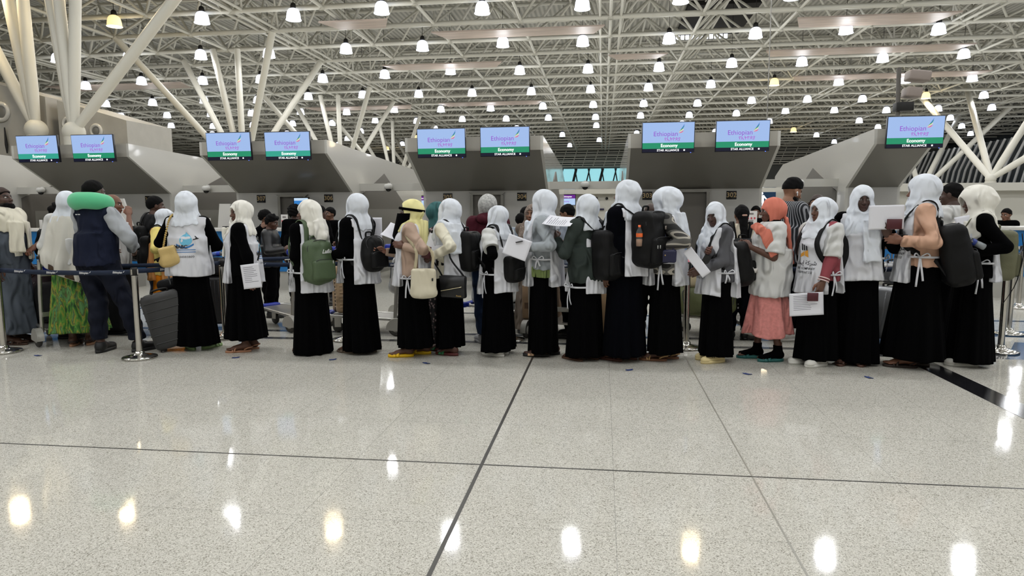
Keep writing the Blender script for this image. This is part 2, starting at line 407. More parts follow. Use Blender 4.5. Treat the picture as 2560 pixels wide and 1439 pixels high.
def light_data(name, c):
    ld = bpy.data.lights.new(name, 'AREA'); ld.shape = 'DISK'; ld.size = 0.5; ld.energy = LAMP_W; ld.color = c; return ld
LDW, LDY = light_data('lamp_light', (0.97, 0.98, 1.0)), light_data('lamp_light_amber', (1.0, 0.80, 0.5))
def spill(name, c):
    ld = bpy.data.lights.new(name, 'POINT'); ld.energy = LAMP_W*0.75; ld.color = c; ld.shadow_soft_size = 0.3; return ld
LPW, LPY = spill('lamp_spill', (0.97, 0.98, 1.0)), spill('lamp_spill_amber', (1.0, 0.80, 0.5))
ZL = 9.3
def mirrored(px, py):
    q = PG(px, py); return q[:2]*(1+ZL/1.5)
AMB = [mirrored(310, 1250), mirrored(935, 1290), mirrored(1640, 1340), PG(215, 10, ZL)[:2]]
LY = [1.5, 8.0, 14.5, 21.0, 27.5, 33.6, 40.0, 46.8, 53.6, 60.2, 66.8, 73.4, 80, 86.6]
ordn = ['first', 'second', 'third', 'fourth', 'fifth', 'sixth', 'seventh', 'eighth', 'ninth', 'tenth', 'eleventh', 'twelfth', 'thirteenth', 'fourteenth']
for r, y in enumerate(LY):
    half = 24 if y < 25 else min(0.80*y+2, 46); row = []
    for i in range(-14, 12):
        x = -0.98+3.93*i+(0.0 if y < 44 else 0.12*(r-7))
        if abs(x) > half or x < XL+1 or x > XR-2: continue
        if y > 62 and (i+r) % 2: continue
        if y < 25 and i % 2 == 0 and y > 2: pass
        rr = random.random()
        row.append((x+random.uniform(-0.12, 0.12), y+random.uniform(-0.25, 0.25), ZL+random.uniform(-0.08, 0.08), rr > 0.955 and y > 40))
    for q in AMB:
        if row and abs(y-q[1]) < 3.4:
            k = min(range(len(row)), key=lambda k: abs(row[k][0]-q[0])); row[k] = row[k][:3]+(True,)
    seen = []
    for k, (x, yy, z, yel) in enumerate(row):
        t = empty('pendant_lamp', (x, yy, z), 0)
        tag(t, None, 'lamp', 'bell shaped pendant lamps under the roof')
        link('lamp_shade', LSHY if yel else LSH, t); link('bulb', LBUY if yel else LBU, t)
        if True:
            link('lamp_housing', LHO, t); link('hanging_rod', LRO, t)
        if y < 60 or k % 2 == 0:
            lo = bpy.data.objects.new('lamp_light', LDY if yel else LDW); COL.objects.link(lo); lo.parent = t; lo.location = (0, 0, -0.01)
            lo = bpy.data.objects.new('lamp_spill', LPY if yel else LPW); COL.objects.link(lo); lo.parent = t; lo.location = (0, 0, -0.36)
        u, v, zc = project((x, yy, z+0.2))
        if yel and y < 30: t['label'] = 'amber bell lamp %s' % ('at the upper left edge of the photo' if y > 25 else 'over the front of the hall, seen only mirrored in the floor'); continue
        if yel: t['label'] = 'amber glowing bell lamp hanging among the white lamps deep in the hall'; continue
        if 25 < y < 50 and -10 < u < 2570 and -20 < v: seen.append((u, t))
        elif y < 25: t['label'] = 'bell lamp hung over the front of the hall, seen only mirrored in the floor'
        else: t['label'] = 'small white bell lamp hanging deep in the hall beyond the fourth visible row'
    seen.sort(key=lambda q: q[0])
    for k, (u, t) in enumerate(seen):
        t['label'] = 'white ribbed bell lamp, %s from left in the %s row of lamps from the front' % (ordn[k] if k < 14 else 'farthest', ordn[r-4])
for i in range(-4, 5):                     # the same lamps over the space behind the camera
    for y in (-9.5, -4.5):
        lo = bpy.data.objects.new('lamp_light', LDW); COL.objects.link(lo); lo.location = (i*5.2, y, ZL)

# ================================================================== white tree columns
def tree(name, node, r, tops, down=0.0, rs=0.17, lab='', parts=True):
    n = np.array(node, float); t = empty(name, (n[0], n[1], 0), 0, lab, 'column', 'white steel tree columns')
    o = np.array([n[0], n[1], 0.0])
    MB().ball(n-o, r, 14).build('node', tree_m, t)
    for p in tops:
        p = np.array(p, float); d = (p-n)/np.linalg.norm(p-n)
        MB().tube([n+d*r*0.6-o, n+d*(r+0.9)-o, p-o], [rs*0.8, rs, rs], 14).build('strut', tree_m, t)
    if down: MB().tube([(0, 0, 0), (0, 0, n[2]-r*0.5)], down, 18).build('column_base', tree_m, t)
    return t
tree('tree_column', (-16.68, 20, 4.05), 0.33, [(-16.95, 20.0, 10), (-16.1, 20.0, 10), (-11.0, 20.0, 10), (-17.6, 20.3, 10)], 0.3, 0.17, 'white tree column whose round node sits above the second left monitor')
tree('tree_column', (-19.44, 21.6, 4.35), 0.36, [(-20.2, 21.5, 10), (-19.4, 21.4, 10), (-22.5, 22, 10)], 0.3, 0.19, 'white tree column at far left with its node behind the first monitor')
for k, (cx, cy) in enumerate(((-19.3, 34.0), (-19.6, 48.3), (-20.0, 62.5), (-20.3, 76.6))):
    tops = [(cx-4, cy-3, ZB), (cx-3.9, cy+2.3, ZB), (cx-0.8, cy, ZB), (cx+0.5, cy+0.1, ZB), (cx+4.0, cy-3.0, ZB), (cx+3.6, cy+3.5, ZB)]
    tree('tree_column', (cx+0.6, cy, 3.3), 0.42, tops, 0.3, 0.16, 'white tree column with spreading struts, %s in the row behind the second and third bulkheads' % ordn[k])
tree('tree_column', (23.2, 45, 3.25), 0.3, [(23.3, 57, ZB+1), (27.4, 57.5, ZB+1), (27.5, 46.5, ZB), (31.0, 40.0, ZB)], 0.3, 0.2, 'white tree column beside the ribbed wall at right, above the rearmost queueing woman')
tree('tree_column', tuple(PY(2300, 480, 60)), 0.3, [tuple(PG(2398, 288, ZB)), tuple(PG(2525, 268, ZB)), tuple(PG(2250, 300, ZB))], 0.3, 0.2, 'deeper white tree column half hidden behind the right end monitor')

# ================================================================== outer walls
wallm = M('pale_wall', (196, 194, 184), 0.6)
whitep = M('white_panel', (206, 204, 196), 0.14, coat=0.4)
def wall(name, lo, hi, mat=None): return tag(MB().box(lo, hi).build(name, mat or wallm), kind='structure')
wall('wall_left', (XL-0.3, YF, 0), (XL, YB, ZD)); wall('wall_front', (XL, YF-0.3, 0), (XR, YF, ZD))
darkw = M('dark_glazing', (58, 64, 68), 0.25)
wall('wall_right', (XR, YF, 0), (XR+0.3, YB, ZD), darkw)
wall('wall_back', (XL, YB, 0), (XR, YB+0.3, ZD), M('dark_end_wall', (96, 97, 92), 0.6))
# lit glass at the far end, with slanted dark posts
glow = M('lit_glass', (150, 215, 225), 0.2, emit=(150, 222, 232), es=0.75)
g = MB().box((-9, YB-0.35, 3.4), (7, YB-0.3, 7.4)).build('window_1', glow); tag(g, kind='structure')
mb = MB()
for k in range(9):
    x = -8.6+k*1.9; mb.tube([(x, YB-0.5, 3.4), (x+0.95, YB-0.5, 7.4)], 0.10 if k % 2 else 0.2, 6); mb.tube([(x+1.5, YB-0.5, 3.4), (x+0.75, YB-0.5, 7.4)], 0.09, 6)
mb.build('window_frame', M('black_steel', (22, 24, 24), 0.5), g)
mb = MB()
for k in range(9): mb.tube([(-30, YB-0.8-0.5*(k % 3), 7.7+k*0.28), (30, YB-0.8-0.5*(k % 3), 7.7+k*0.28)], 0.09, 6)
for k in range(40): mb.tube([(-30+k*1.5, YB-0.9, 7.6), (-29.2+k*1.5, YB-1.6, 10)], 0.07, 5)
mb.build('window_header_truss', tree_m, g)
# ribbed facade at right
fac = MB().box((35.6, 30, 0), (35.9, 90, 7.6)).build('wall_right_facade', darkw); tag(fac, kind='structure')
mb = MB(); rib = M('white_rib', (206, 207, 205), 0.4)
for k in range(50):
    y = 34+k*1.1; mb.tube([(35.45, y+2.6, 3.4), (35.2, y+1.4, 5.2), (35.5, y, 7.6)], 0.12, 6)
mb.build('facade_rib', rib, fac)
mb = MB().box((34.2, 30, 3.3), (35.5, 90, 3.45))
for k in range(26):
    y = 32+k*2.2; mb.tube([(34.3, y, 1.6), (34.3, y+1.1, 3.3)], 0.06, 5); mb.tube([(34.3, y+2.2, 1.6), (34.3, y+1.1, 3.3)], 0.06, 5)
mb.build('facade_ledge', rib, fac)
for k, (x, y) in enumerate(((30.3, 52), (27.3, 64))):
    MB()
# blocks at the left
gm = M('grey_concrete', (170, 167, 158), 0.55, var=0.05, vs=3)
def porthole(c, parent, r=0.36):
    mb = MB().lathe([(r, 0), (r+0.02, 0.05), (r*0.72, 0.09), (r*0.6, 0.03)], n=28, M=mat4(rx(PI/2), (0, 0, 0))); mb.V[-1] = mb.V[-1]+np.array(c); mb.build('vent_ring', whitep, parent)
    mb = MB().ball((c[0], c[1]-0.02, c[2]), (r*0.62, 0.06, r*0.62), 12); mb.build('vent_nozzle', M('vent_grey', (120, 118, 112), 0.4), parent)
b1 = MB().prism([(-24, 0), (-19.36, 0), (-19.36, 5.53), (-21.1, 6.0), (-24, 6.75)], 1, 22, 24.5).build('wall_3', gm); tag(b1, kind='structure')
b2 = MB().prism([(-19.0, 0), (-16.4, 0), (-16.4, 4.67), (-19.0, 5.42)], 1, 22.1, 24.6).build('wall_4', gm); tag(b2, kind='structure')
porthole((-21.1, 22, 5.05), b1, 0.34); porthole((-17.55, 22.1, 4.33), b2, 0.24); porthole((-18.6, 22.1, 4.6), b2, 0.24)
MB().tube([(-20.95, 21.9, 4.5), (-20.93, 21.9, 3.9), (-20.93, 21.9, 3.6)], [0.02, 0.05, 0.02], 8).build('wall_fitting', dark_metal, b1)
# mast with speakers and camera post at right
p = PY(2243, 250, 13.55)
t = empty('speaker_mast', (p[0], 13.55, 2.84), 0, 'dark mast with pale speaker boxes above the right end monitor', 'mast')
MB().tube([(0.03, 0, 0), (0, 0, 1.2)], 0.04, 8).build('pole', M('mast_grey', (96, 92, 86), 0.5), t)
for k, z in enumerate((1.08, 0.78)): MB().rbox((0.02+0.0*k, -0.15, z-0.10), (0.38-0.1*k, 0.15, z+0.08), 0.03, M=mat4(ry(0.12))).build('loudspeaker', M('mast_box', (150, 138, 130), 0.5), t)
MB().rbox((-0.04, -0.1, 0.42), (0.26, 0.1, 0.58), 0.02).build('junction_box', dark_metal, t)

# ================================================================== check-in units
Yf, Yw = 13.0, 14.32
ZF, ZS, ZW = 2.90, 2.635, 1.915
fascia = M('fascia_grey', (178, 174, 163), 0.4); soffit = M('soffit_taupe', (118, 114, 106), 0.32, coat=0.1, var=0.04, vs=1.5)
wallw = M('unit_wall', (186, 184, 178), 0.3, coat=0.2)
recess = M('recess_shade', (104, 100, 92), 0.5)  # dark tone standing for the shade inside openings
greym = M('brushed_grey', (140, 138, 132), 0.35, 0.5)
gold = M('gold_digits', (196, 168, 118), 0.4, 0.2); blackm = M('black_plate', (14, 13, 13), 0.35)
UN = {'Z': (-16.2, -13.97), 'A': (-12.27, -9.69), 'B': (-8.03, -5.44), 'C': (-3.76, -1.18), 'D': (0.50, 3.11), 'E': (4.80, 5.71)}
UL = {'Z': 'desk at the left edge of the photo', 'A': 'far left check-in block over desk 308', 'B': 'check-in block over desks 307 and 306', 'C': 'check-in block over desks 305 and 304', 'D': 'check-in block over desks 303 and 302', 'E': 'narrow right end check-in block over desk 301'}
for u, (x0, x1) in UN.items():
    t = empty('check_in_block', ((x0+x1)/2, Yf, 0), 0, 'grey bulkhead and white side walls of the '+UL[u], 'check-in block', 'check-in blocks')
    o = np.array([(x0+x1)/2, Yf, 0.0]); h = (x1-x0)/2
    MB().box((-h, 0, ZS), (h, 0.12, ZF)).build('fascia', fascia, t)
    x1w = 0.0
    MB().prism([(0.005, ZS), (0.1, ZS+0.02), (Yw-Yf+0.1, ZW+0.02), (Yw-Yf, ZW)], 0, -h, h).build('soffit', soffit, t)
    MB().box((-h, Yw-Yf, 0), (h, Yw-Yf+0.12, ZW+0.01)).build('back_wall', wallw, t)
    side = [(0.0, ZF), (0.0, ZS), (Yw-Yf, ZW), (Yw-Yf, 0), (7.0, 0), (7.0, 2.4), (6.2, 2.68)]
    for sgn, nm in ((-1, 0), (1, 1)):
        xs = sgn*h
        lo, hi = (xs-0.05, xs) if sgn < 0 else (xs, xs+0.05)
        w_ = MB().prism(side, 0, lo, hi).build('side_wall', whitep, t)
        # gable walkway as a flat panel, its shade put into the dark colour
        gx = xs+sgn*0.052
        MB().prism([(1.85, 0.02), (1.85, 1.86), (3.5, 2.42), (5.05, 1.75), (5.05, 0.02)], 0, min(gx, gx+sgn*0.012), max(gx, gx+sgn*0.012)).build('walkway_shade', recess, t)
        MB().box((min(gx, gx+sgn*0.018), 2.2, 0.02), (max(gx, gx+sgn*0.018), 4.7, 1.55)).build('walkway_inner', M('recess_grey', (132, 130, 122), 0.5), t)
    MB().box((-h, 7.0, 0), (h, 7.1, 2.4)).build('rear_wall', wallw, t)
    MB().prism([(0.125, ZF-0.005), (6.2, 2.675), (7.0, 2.395), (7.0, 2.36), (6.2, 2.62), (0.125, ZF-0.05)], 0, -h, h).build('top_cover', whitep, t)
# baggage openings
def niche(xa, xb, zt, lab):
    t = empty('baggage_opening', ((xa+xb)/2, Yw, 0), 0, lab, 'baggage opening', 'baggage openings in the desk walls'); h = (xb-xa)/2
    MB().box((-h, -0.012, 0), (h, 0.02, zt)).build('dark_panel', recess, t)  # flat on the wall; the niche's inner shade is put into its colour
    MB().prism([(-h, zt), (-h-0.06, zt+0.05), (h+0.06, zt+0.05), (h, zt)], 1, -0.09, 0.0).build('head_frame', greym, t)
    for s in (-1, 1): MB().box((s*h-0.03, -0.09, 0), (s*h+0.03, 0.0, zt)).build('jamb_frame', greym, t)
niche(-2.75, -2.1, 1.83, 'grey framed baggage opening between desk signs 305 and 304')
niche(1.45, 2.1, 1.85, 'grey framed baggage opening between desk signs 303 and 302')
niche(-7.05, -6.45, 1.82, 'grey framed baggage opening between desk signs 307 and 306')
# desk number signs
for n, x in ((308, -10.19), (307, -7.5), (306, -5.94), (305, -3.28), (304, -1.69), (303, 0.9), (302, 2.57), (301, 5.16)):
    t = MB().rbox((-0.1, -0.012, -0.085), (0.1, 0.0, 0.085), 0.004, 1).build('number_sign', blackm); t.location = (x, Yw-0.0, 1.785)
    tag(t, 'black desk sign reading %d in gold on the wall under the bulkhead' % n, 'sign', 'desk number signs')
    V, F = text_mesh(str(n), 0.135, bold=0.002); link('digits', arr_mesh('digits', xf(mat4(rx(PI/2), (0, -0.0135, 0)), V), F, gold, smooth=False), t)
# lintels with dome cameras between the blocks
domew = M('camera_white', (214, 213, 208), 0.3); domeb = M('camera_dome', (12, 12, 14), 0.1)
edges = [(-13.92, -12.32), (-9.64, -8.08), (-5.39, -3.81), (-1.13, 0.45), (3.16, 4.75)]
names = ['left of the first block', 'between the first two bulkheads', 'between desk signs 306 and 305', 'over the central gap between desk signs 304 and 303', 'between desk 302 and the right end block']
for k, ((xa, xb), nm) in enumerate(zip(edges, names)):
    l = MB().box((xa, 14.75, 1.95), (xb, 15.05, 2.11)).build('lintel_beam', whitep); tag(l, 'white lintel beam spanning '+nm, 'beam', 'white lintel beams')
    if k in (0,):
        MB()
    cx = [-13.2, -9.0, -4.69, -0.38, 3.99][k]
    t = empty('dome_camera', (cx, 14.74, 2.02), 0, 'white security camera on the lintel '+nm, 'security camera', 'dome security cameras')
    if k < 4:
        MB().lathe([(0.0, 0.075), (0.05, 0.075), (0.085, 0.06), (0.092, 0.0), (0.075, -0.035), (0.0, -0.036)], (0, -0.09, 0.0), 20).build('housing', domew, t)
        MB().ball((0, -0.09, -0.035), (0.062, 0.062, 0.06), 10).build('dome', domeb, t)
        MB().box((-0.03, -0.05, 0.05), (0.03, 0.0, 0.1)).build('bracket', domew, t)
    else:
        MB().ball((0, -0.07, 0.0), 0.075, 12).build('housing', domew, t); MB().ball((0, -0.125, 0.0), 0.042, 10).build('lens', domeb, t)
        MB().lathe([(0.05, 0), (0.05, 0.03), (0.0, 0.03)], (0, 0, 0), 16, M=mat4(rx(PI/2))).build('bracket', domew, t)

# ================================================================== monitors
scr_sky = M('screen_sky', (6, 6, 8), 0.3, emit=(172, 202, 252), es=0.85); scr_green = M('screen_green', (6, 6, 8), 0.3, emit=(38, 168, 122), es=0.7)
scr_teal = M('screen_teal', (6, 6, 8), 0.3, emit=(60, 190, 165), es=0.7)
scr_navy = M('screen_navy', (6, 6, 8), 0.3, emit=(8, 12, 46), es=0.7); ink_w = M('ink_white', (255, 255, 255), 0.4, emit=(255, 255, 255), es=0.95)
ink_pur = M('ink_purple', (124, 60, 170), 0.4, emit=(132, 66, 186), es=0.75); ink_pur2 = M('ink_purple2', (150, 60, 170), 0.4, emit=(150, 64, 180), es=0.75)
bez = M('bezel', (16, 17, 26), 0.3)
f_g = M('feather_green', (50, 130, 90), 0.4, emit=(60, 140, 120), es=0.7); f_b = M('feather_blue', (40, 90, 180), 0.4, emit=(50, 110, 190), es=0.7); f_y = M('feather_yellow', (230, 210, 110), 0.4, emit=(235, 215, 120), es=0.8); f_r = M('feather_red', (215, 60, 70), 0.4, emit=(220, 70, 80), es=0.8)
ARx = rx(PI/2)
def lay(V, F, s, x, z, y): return xf(mat4(ARx, (x, y, z)), np.asarray(V)*s), F
T_ETH = text_mesh('Ethiopian', 1.0); T_AMH = text_mesh('የኢትዮጵያ', 1.0, bold=0.004); T_ECO = text_mesh('Economy', 1.0, bold=0.014); T_STA = text_mesh('STAR ALLIANCE', 1.0, bold=0.01, spacing=1.05)
def feather(p0, p1, p2, wd):
    C = cr([p0, p1, p2], 8); T = np.gradient(C, axis=0); T /= np.linalg.norm(T, axis=1, keepdims=True); N = np.stack([-T[:, 1], T[:, 0]], 1)
    ww = wd*np.sin(np.linspace(0.08, PI*0.93, len(C)))[:, None]; P = np.vstack([C+N*ww, (C-N*ww*0.3)[::-1]])
    return [(p[0], p[1]) for p in P]
def monitor(name, xc, zc, W, H, y, tilt, lab, teal=False):
    t = empty(name, (xc, y, zc), 0, lab, 'monitor', 'flight monitors over the check-in desks'); t.rotation_euler = (tilt, 0, 0)
    MB().rbox((-W/2, 0.0, -H/2), (W/2, 0.055, H/2), 0.008, 2).build('bezel', bez, t)
    w, h = W/2-0.012, H/2-0.014; z1 = -h+2*h*0.315; z2 = -h+2*h*0.115
    sc = MB().box((-w, -0.003, z1), (w, 0, h)).build('screen', scr_sky, t)
    MB().box((-w, -0.003, z2), (w, 0, z1)).build('class_band', scr_teal if teal else scr_green, sc)
    MB().box((-w, -0.003, -h), (w, 0, z2)).build('alliance_band', scr_navy, sc)
    s = 2*w
    V, F = lay(*T_ETH, 0.128*s, -0.05*s, h*0.22, -0.0045); link('airline_lettering', arr_mesh('t', V, F, ink_pur, smooth=False), sc)
    V, F = lay(*T_AMH, 0.088*s, 0.08*s, h*-0.15, -0.0045); link('amharic_lettering', arr_mesh('t', V, F, ink_pur2, smooth=False), sc)
    V, F = lay(*T_ECO, 0.088*s, 0.02*s, (z1+z2)/2, -0.0045); link('class_lettering', arr_mesh('t', V, F, ink_w, smooth=False), sc)
    V, F = lay(*T_STA, 0.058*s, 0.0, (z2-h)/2, -0.0045); link('alliance_lettering', arr_mesh('t', V, F, ink_w, smooth=False), sc)
    # small five pointed star badge
    st = []
    for k in range(10):
        q = 0.022*s if k % 2 == 0 else 0.011*s; st.append((0.315*s+q*math.sin(k*PI/5), (z2-h)/2+q*math.cos(k*PI/5)))
    MB().prism(st, 1, -0.0045, -0.0035).build('star_mark', ink_w, sc)
    fx, fz = 0.21*s, h*0.36
    for nm, m_, a, b, c, wd in (('feather_green', f_g, (0, 0), (0.055, 0.05), (0.1, 0.115), 0.014), ('feather_blue', f_b, (0.03, 0.045), (0.07, 0.085), (0.102, 0.15), 0.01), ('feather_yellow', f_y, (-0.01, -0.012), (0.04, 0.022), (0.09, 0.05), 0.01), ('feather_red', f_r, (-0.01, -0.022), (0.045, -0.012), (0.085, 0.02), 0.011)):
        pl = feather(*[(fx+p[0]*s, fz+p[1]*s) for p in (a, b, c)], wd*s); MB().prism(pl, 1, -0.0045, -0.0035).build(nm, m_, sc)
    MB().box((w-0.06, -0.006, -H/2-0.006), (w-0.045, 0.0, -H/2+0.003)).build('power_light', M('led_blue', (80, 120, 255), 0.4, emit=(90, 120, 255), es=2), t)
    for s_ in (-0.2, 0.2): MB().tube([(s_*W, 0.05, -0.05), (s_*W, 0.3, 0.0)], 0.018, 8).build('mounting_arm', greym, t)
Tm = R_(4)
for k, (xc, zc, dl) in enumerate(((-11.44, 2.795, 'first'), (-10.2, 2.79, 'second'), (-7.28, 2.775, 'third'), (-6.065, 2.765, 'fourth'), (-3.02, 2.762, 'fifth'), (-1.815, 2.768, 'sixth'), (1.15, 2.79, 'seventh'), (2.44, 2.79, 'eighth'), (5.3, 2.80, 'ninth'))):
    desk = (308.5, 308, 307, 306, 305, 304, 303, 302, 301)[k]
    lab = 'wide lit airline monitor, %s from the left, reading Economy' % dl
    monitor('flight_monitor', xc, zc, 0.93, 0.545, 12.7, Tm, lab, teal=k in (0, 3))

# ================================================================== desks
blue = M('desk_blue', (22, 112, 178), 0.35); white_lam = M('white_laminate', (206, 204, 198), 0.35); plinth = M('plinth_grey', (168, 166, 158), 0.5)
def desk(xa, xb, lab):
    t = empty('check_in_desk', ((xa+xb)/2, 12.3, 0), 0, lab, 'desk', 'blue check-in desks'); h = (xb-xa)/2
    MB().box((-h, 0.02, 0.0), (h, 0.5, 0.36)).build('plinth', plinth, t)
    MB().box((-h, 0.0, 0.36), (h, 0.55, 0.82)).build('lower_panel', blue, t)
    MB().box((-h, -0.05, 0.82), (h, 0.55, 0.865)).build('ledge', white_lam, t)
    MB().box((-h, 0.03, 0.865), (h, 0.5, 1.13)).build('upper_panel', blue, t)
    MB().rbox((-h-0.03, -0.04, 1.13), (h+0.03, 0.6, 1.19), 0.01, 2).build('desk_top', white_lam, t)
desk(-13.6, -10.55, 'blue check-in desk behind the man in the grey robe'); desk(-9.95, -9.3, 'short blue desk under the 308 sign')
desk(-8.0, -6.9, 'blue check-in desk left of sign 307 behind the queue'); desk(-6.45, -5.5, 'blue check-in desk under sign 306')
desk(-3.7, -2.8, 'blue check-in desk under sign 305'); desk(-2.0, -1.2, 'blue check-in desk under sign 304'); desk(0.55, 1.4, 'blue check-in desk under sign 303'); desk(2.15, 3.1, 'blue check-in desk under sign 302 with a notice')
desk(4.8, 9.3, 'long blue check-in desk at the right end behind the queue')
# things on the desks
def keyboard(x, w, lab, d=0.14): tag(MB().rbox((x-w/2, 12.45, 1.19), (x+w/2, 12.45+d, 1.225), 0.01, 2).build('keyboard', blackm), lab, 'keyboard')
keyboard(-10.95, 0.5, 'black keyboard on the blue desk at far left'); keyboard(-7.15, 0.42, 'black keyboard on the desk left of sign 307')
tag(MB().prism([(-0.19, 1.19), (0.15, 1.19), (0.09, 1.66), (-0.13, 1.66)], 1, 12.65, 12.7).build('privacy_screen', white_lam), 'tall white tapered screen standing on the desk left of sign 307', 'screen').location = (-7.38, 0, 0)
tag(MB().prism([(-0.2, 1.19), (0.2, 1.19), (0.02, 1.78), (-0.12, 1.78)], 1, 12.65, 12.7).build('privacy_screen', white_lam), 'white slanted screen behind the bald man in the white shirt', 'screen').location = (-9.6, 0, 0)
tag(MB().rbox((-11.36, 12.5, 1.19), (-11.29, 12.52, 1.36), 0.004, 1).build('desk_card', white_lam), 'small white upright card on the far left desk', 'card')

def notice(px, py, wpx, hpx, Y, lab):
    a, b = PY(px, py, Y), PY(px+wpx, py+hpx, Y); w, h = b[0]-a[0], a[2]-b[2]
    t = empty('notice_board', ((a[0]+b[0])/2, Y, b[2]), 0, lab, 'notice', 'desk notices'); 
    MB().box((-w/2, 0, 0), (w/2, 0.012, h)).build('notice_sheet', M('notice_white', (228, 225, 220), 0.4), t)
    red = M('notice_red', (196, 84, 92), 0.5); mb = MB()
    for k in range(4):
        x = -w*0.33+k*w*0.22; mb.prism([(x+0.016*math.cos(q*PI/6), h*0.52+0.02*math.sin(q*PI/6)) for q in range(12)], 1, -0.003, 0)
    mb.box((-w*0.36, -0.003, h*0.14), (-w*0.05, 0, h*0.24)); mb.build('notice_icon', red, t)
    mb = MB()
    for q in (0.82, 0.76, 0.36): mb.box((-w*0.25, -0.003, h*q), (w*0.25, 0, h*q+0.012))
    mb.build('notice_text', M('notice_grey', (120, 112, 110), 0.5), t)
    MB().box((-w*0.4, 0.0, -0.012), (w*0.4, 0.09, 0.0)).build('stand_foot', white_lam, t)
notice(1857, 527, 35, 38, 12.45, 'small white notice with pink symbols on the desk near sign 302')
notice(702, 536, 18, 34, 12.45, 'white notice with a red drawing on the desk between signs 307 and 306')
notice(512, 545, 15, 24, 12.45, 'little white notice behind the woman with the gold bag')
# kiosk screen with a blue and yellow picture behind sign 306
def far_screen(px0, py0, px1, py1, Y, bands, lab):
    a, b = PY(px0, py0, Y), PY(px1, py1, Y); w, h = b[0]-a[0], a[2]-b[2]
    t = empty('information_screen', ((a[0]+b[0])/2, Y, b[2]), 0, lab, 'screen', 'information screens')
    MB().box((-w/2-0.02, 0.0, -0.02), (w/2+0.02, 0.05, h+0.02)).build('screen_case', bez, t)
    z = h
    for nm, fr, m_ in bands:
        MB().box((-w/2, -0.003, z-h*fr), (w/2, 0.0, z)).build(nm, m_, t); z -= h*fr
    MB().box((-0.05, 0.0, -b[2]), (0.05, 0.05, -0.02)).build('screen_post', greym, t)
    return t, w, h
kb = M('kiosk_blue', (6, 6, 8), 0.3, emit=(50, 135, 215), es=0.8); kw = M('kiosk_white', (6, 6, 8), 0.3, emit=(205, 228, 250), es=0.9); ky = M('kiosk_yellow', (6, 6, 8), 0.3, emit=(215, 180, 70), es=0.6); kd = M('kiosk_dark', (6, 6, 8), 0.3, emit=(40, 48, 40), es=0.5)
far_screen(735, 495, 771, 530, 14.0, (('picture_top', 0.18, kw), ('picture_sky', 0.26, kb), ('picture_scene', 0.26, kd), ('picture_letters', 0.3, ky)), 'blue and yellow information screen beside the opening near sign 306')
# opposite island across the central gap
isl = MB().box((-9, 24, 0), (14, 24.3, 2.26)).box((-9, 23.7, 2.05), (14, 24.0, 2.3)).build('wall_5', wallm); tag(isl, kind='structure')
pur = M('screen_purple', (6, 6, 8), 0.3, emit=(112, 24, 150), es=0.8); pale = M('screen_pale', (6, 6, 8), 0.3, emit=(186, 214, 250), es=0.9)
for (a, b, c, d), nm in (((1397, 487, 1438, 512), 'purple headed screen seen through the central gap'), ((1033, 491, 1067, 518), 'purple headed screen to the left of sign 305')):
    t, w, h = far_screen(a, b, c, d, 23.6, (('header', 0.36, pur), ('body_panel', 0.64, pale)), nm)
    V, F = lay(*T_ETH, w*0.14, 0.02, h*0.82, -0.005); link('header_lettering', arr_mesh('t', V, F, ink_w, smooth=False), t)
    V, F = lay(*T_ECO, w*0.13, -0.06, h*0.35, -0.005); link('class_lettering', arr_mesh('t', V, F, ink_pur, smooth=False), t)
for px, py in ((1491, 496), (1517, 496), (1472, 488), (2278, 468)):
    p = PY(px, py, 23.98); mb = MB().ball(p, (0.05, 0.04, 0.05), 10); tag(mb.build('ceiling_spot', domeb), 'far right white wall spot, round and dark, beside the narrow end block' if px > 2000 else 'little round dark spot fitting on the white island wall, at %s of its row' % {1491: 'the middle', 1517: 'the right', 1472: 'the left'}[px], 'spot fitting')
p = PY(1500, 523, 23.96); t = MB().box(p-np.array([0.14, 0.02, 0.03]), p+np.array([0.14, 0.02, 0.03])).build('wall_plate', M('plate_navy', (30, 26, 60), 0.4)); tag(t, 'thin dark blue plate on the white wall in the central gap', 'plate')
# blue pictogram and AUTOMATIC signs
navy = M('sign_navy', (32, 62, 92), 0.4, emit=(30, 66, 100), es=0.25)
def blue_sign(a, b, lab):
    w, h = b[0]-a[0], a[2]-b[2]; t = empty('direction_sign', (float(a[0]+b[0])/2, a[1], float(b[2])), 0, lab, 'sign'); MB().box((-w/2, 0, 0), (w/2, 0.04, h)).build('sign_board', navy, t); return t, w, h
t, w, h = blue_sign(PY(1890, 480, 17.5), PY(1938, 528, 17.5), 'blue sign with a white figure pulling a suitcase, behind the bearded man')
fig = MB(); fx = -w*0.2
fig.ball((fx, -0.004, h*0.93), (0.032, 0.003, 0.032), 8); fig.prism([(fx-0.055, h*0.84), (fx+0.055, h*0.84), (fx+0.05, h*0.45), (fx-0.05, h*0.45)], 1, -0.006, 0)
fig.box((fx-0.045, -0.006, h*0.08), (fx-0.006, 0, h*0.46)); fig.box((fx+0.006, -0.006, h*0.08), (fx+0.045, 0, h*0.46)); fig.prism([(fx+0.05, h*0.84), (fx+0.14, h*0.6), (fx+0.125, h*0.56), (fx+0.04, h*0.74)], 1, -0.006, 0)
fig.build('traveller_mark', ink_w, t)
fig = MB(); cx = w*0.22; fig.prism([(cx-0.055, h*0.12), (cx+0.055, h*0.12), (cx+0.055, h*0.5), (cx-0.055, h*0.5)], 1, -0.006, 0); fig.box((cx-0.03, -0.006, h*0.5), (cx-0.022, 0, h*0.62)); fig.box((cx+0.022, -0.006, h*0.5), (cx+0.03, 0, h*0.62)); fig.box((cx-0.03, -0.006, h*0.6), (cx+0.03, 0, h*0.63)); fig.build('suitcase_mark', ink_w, t)
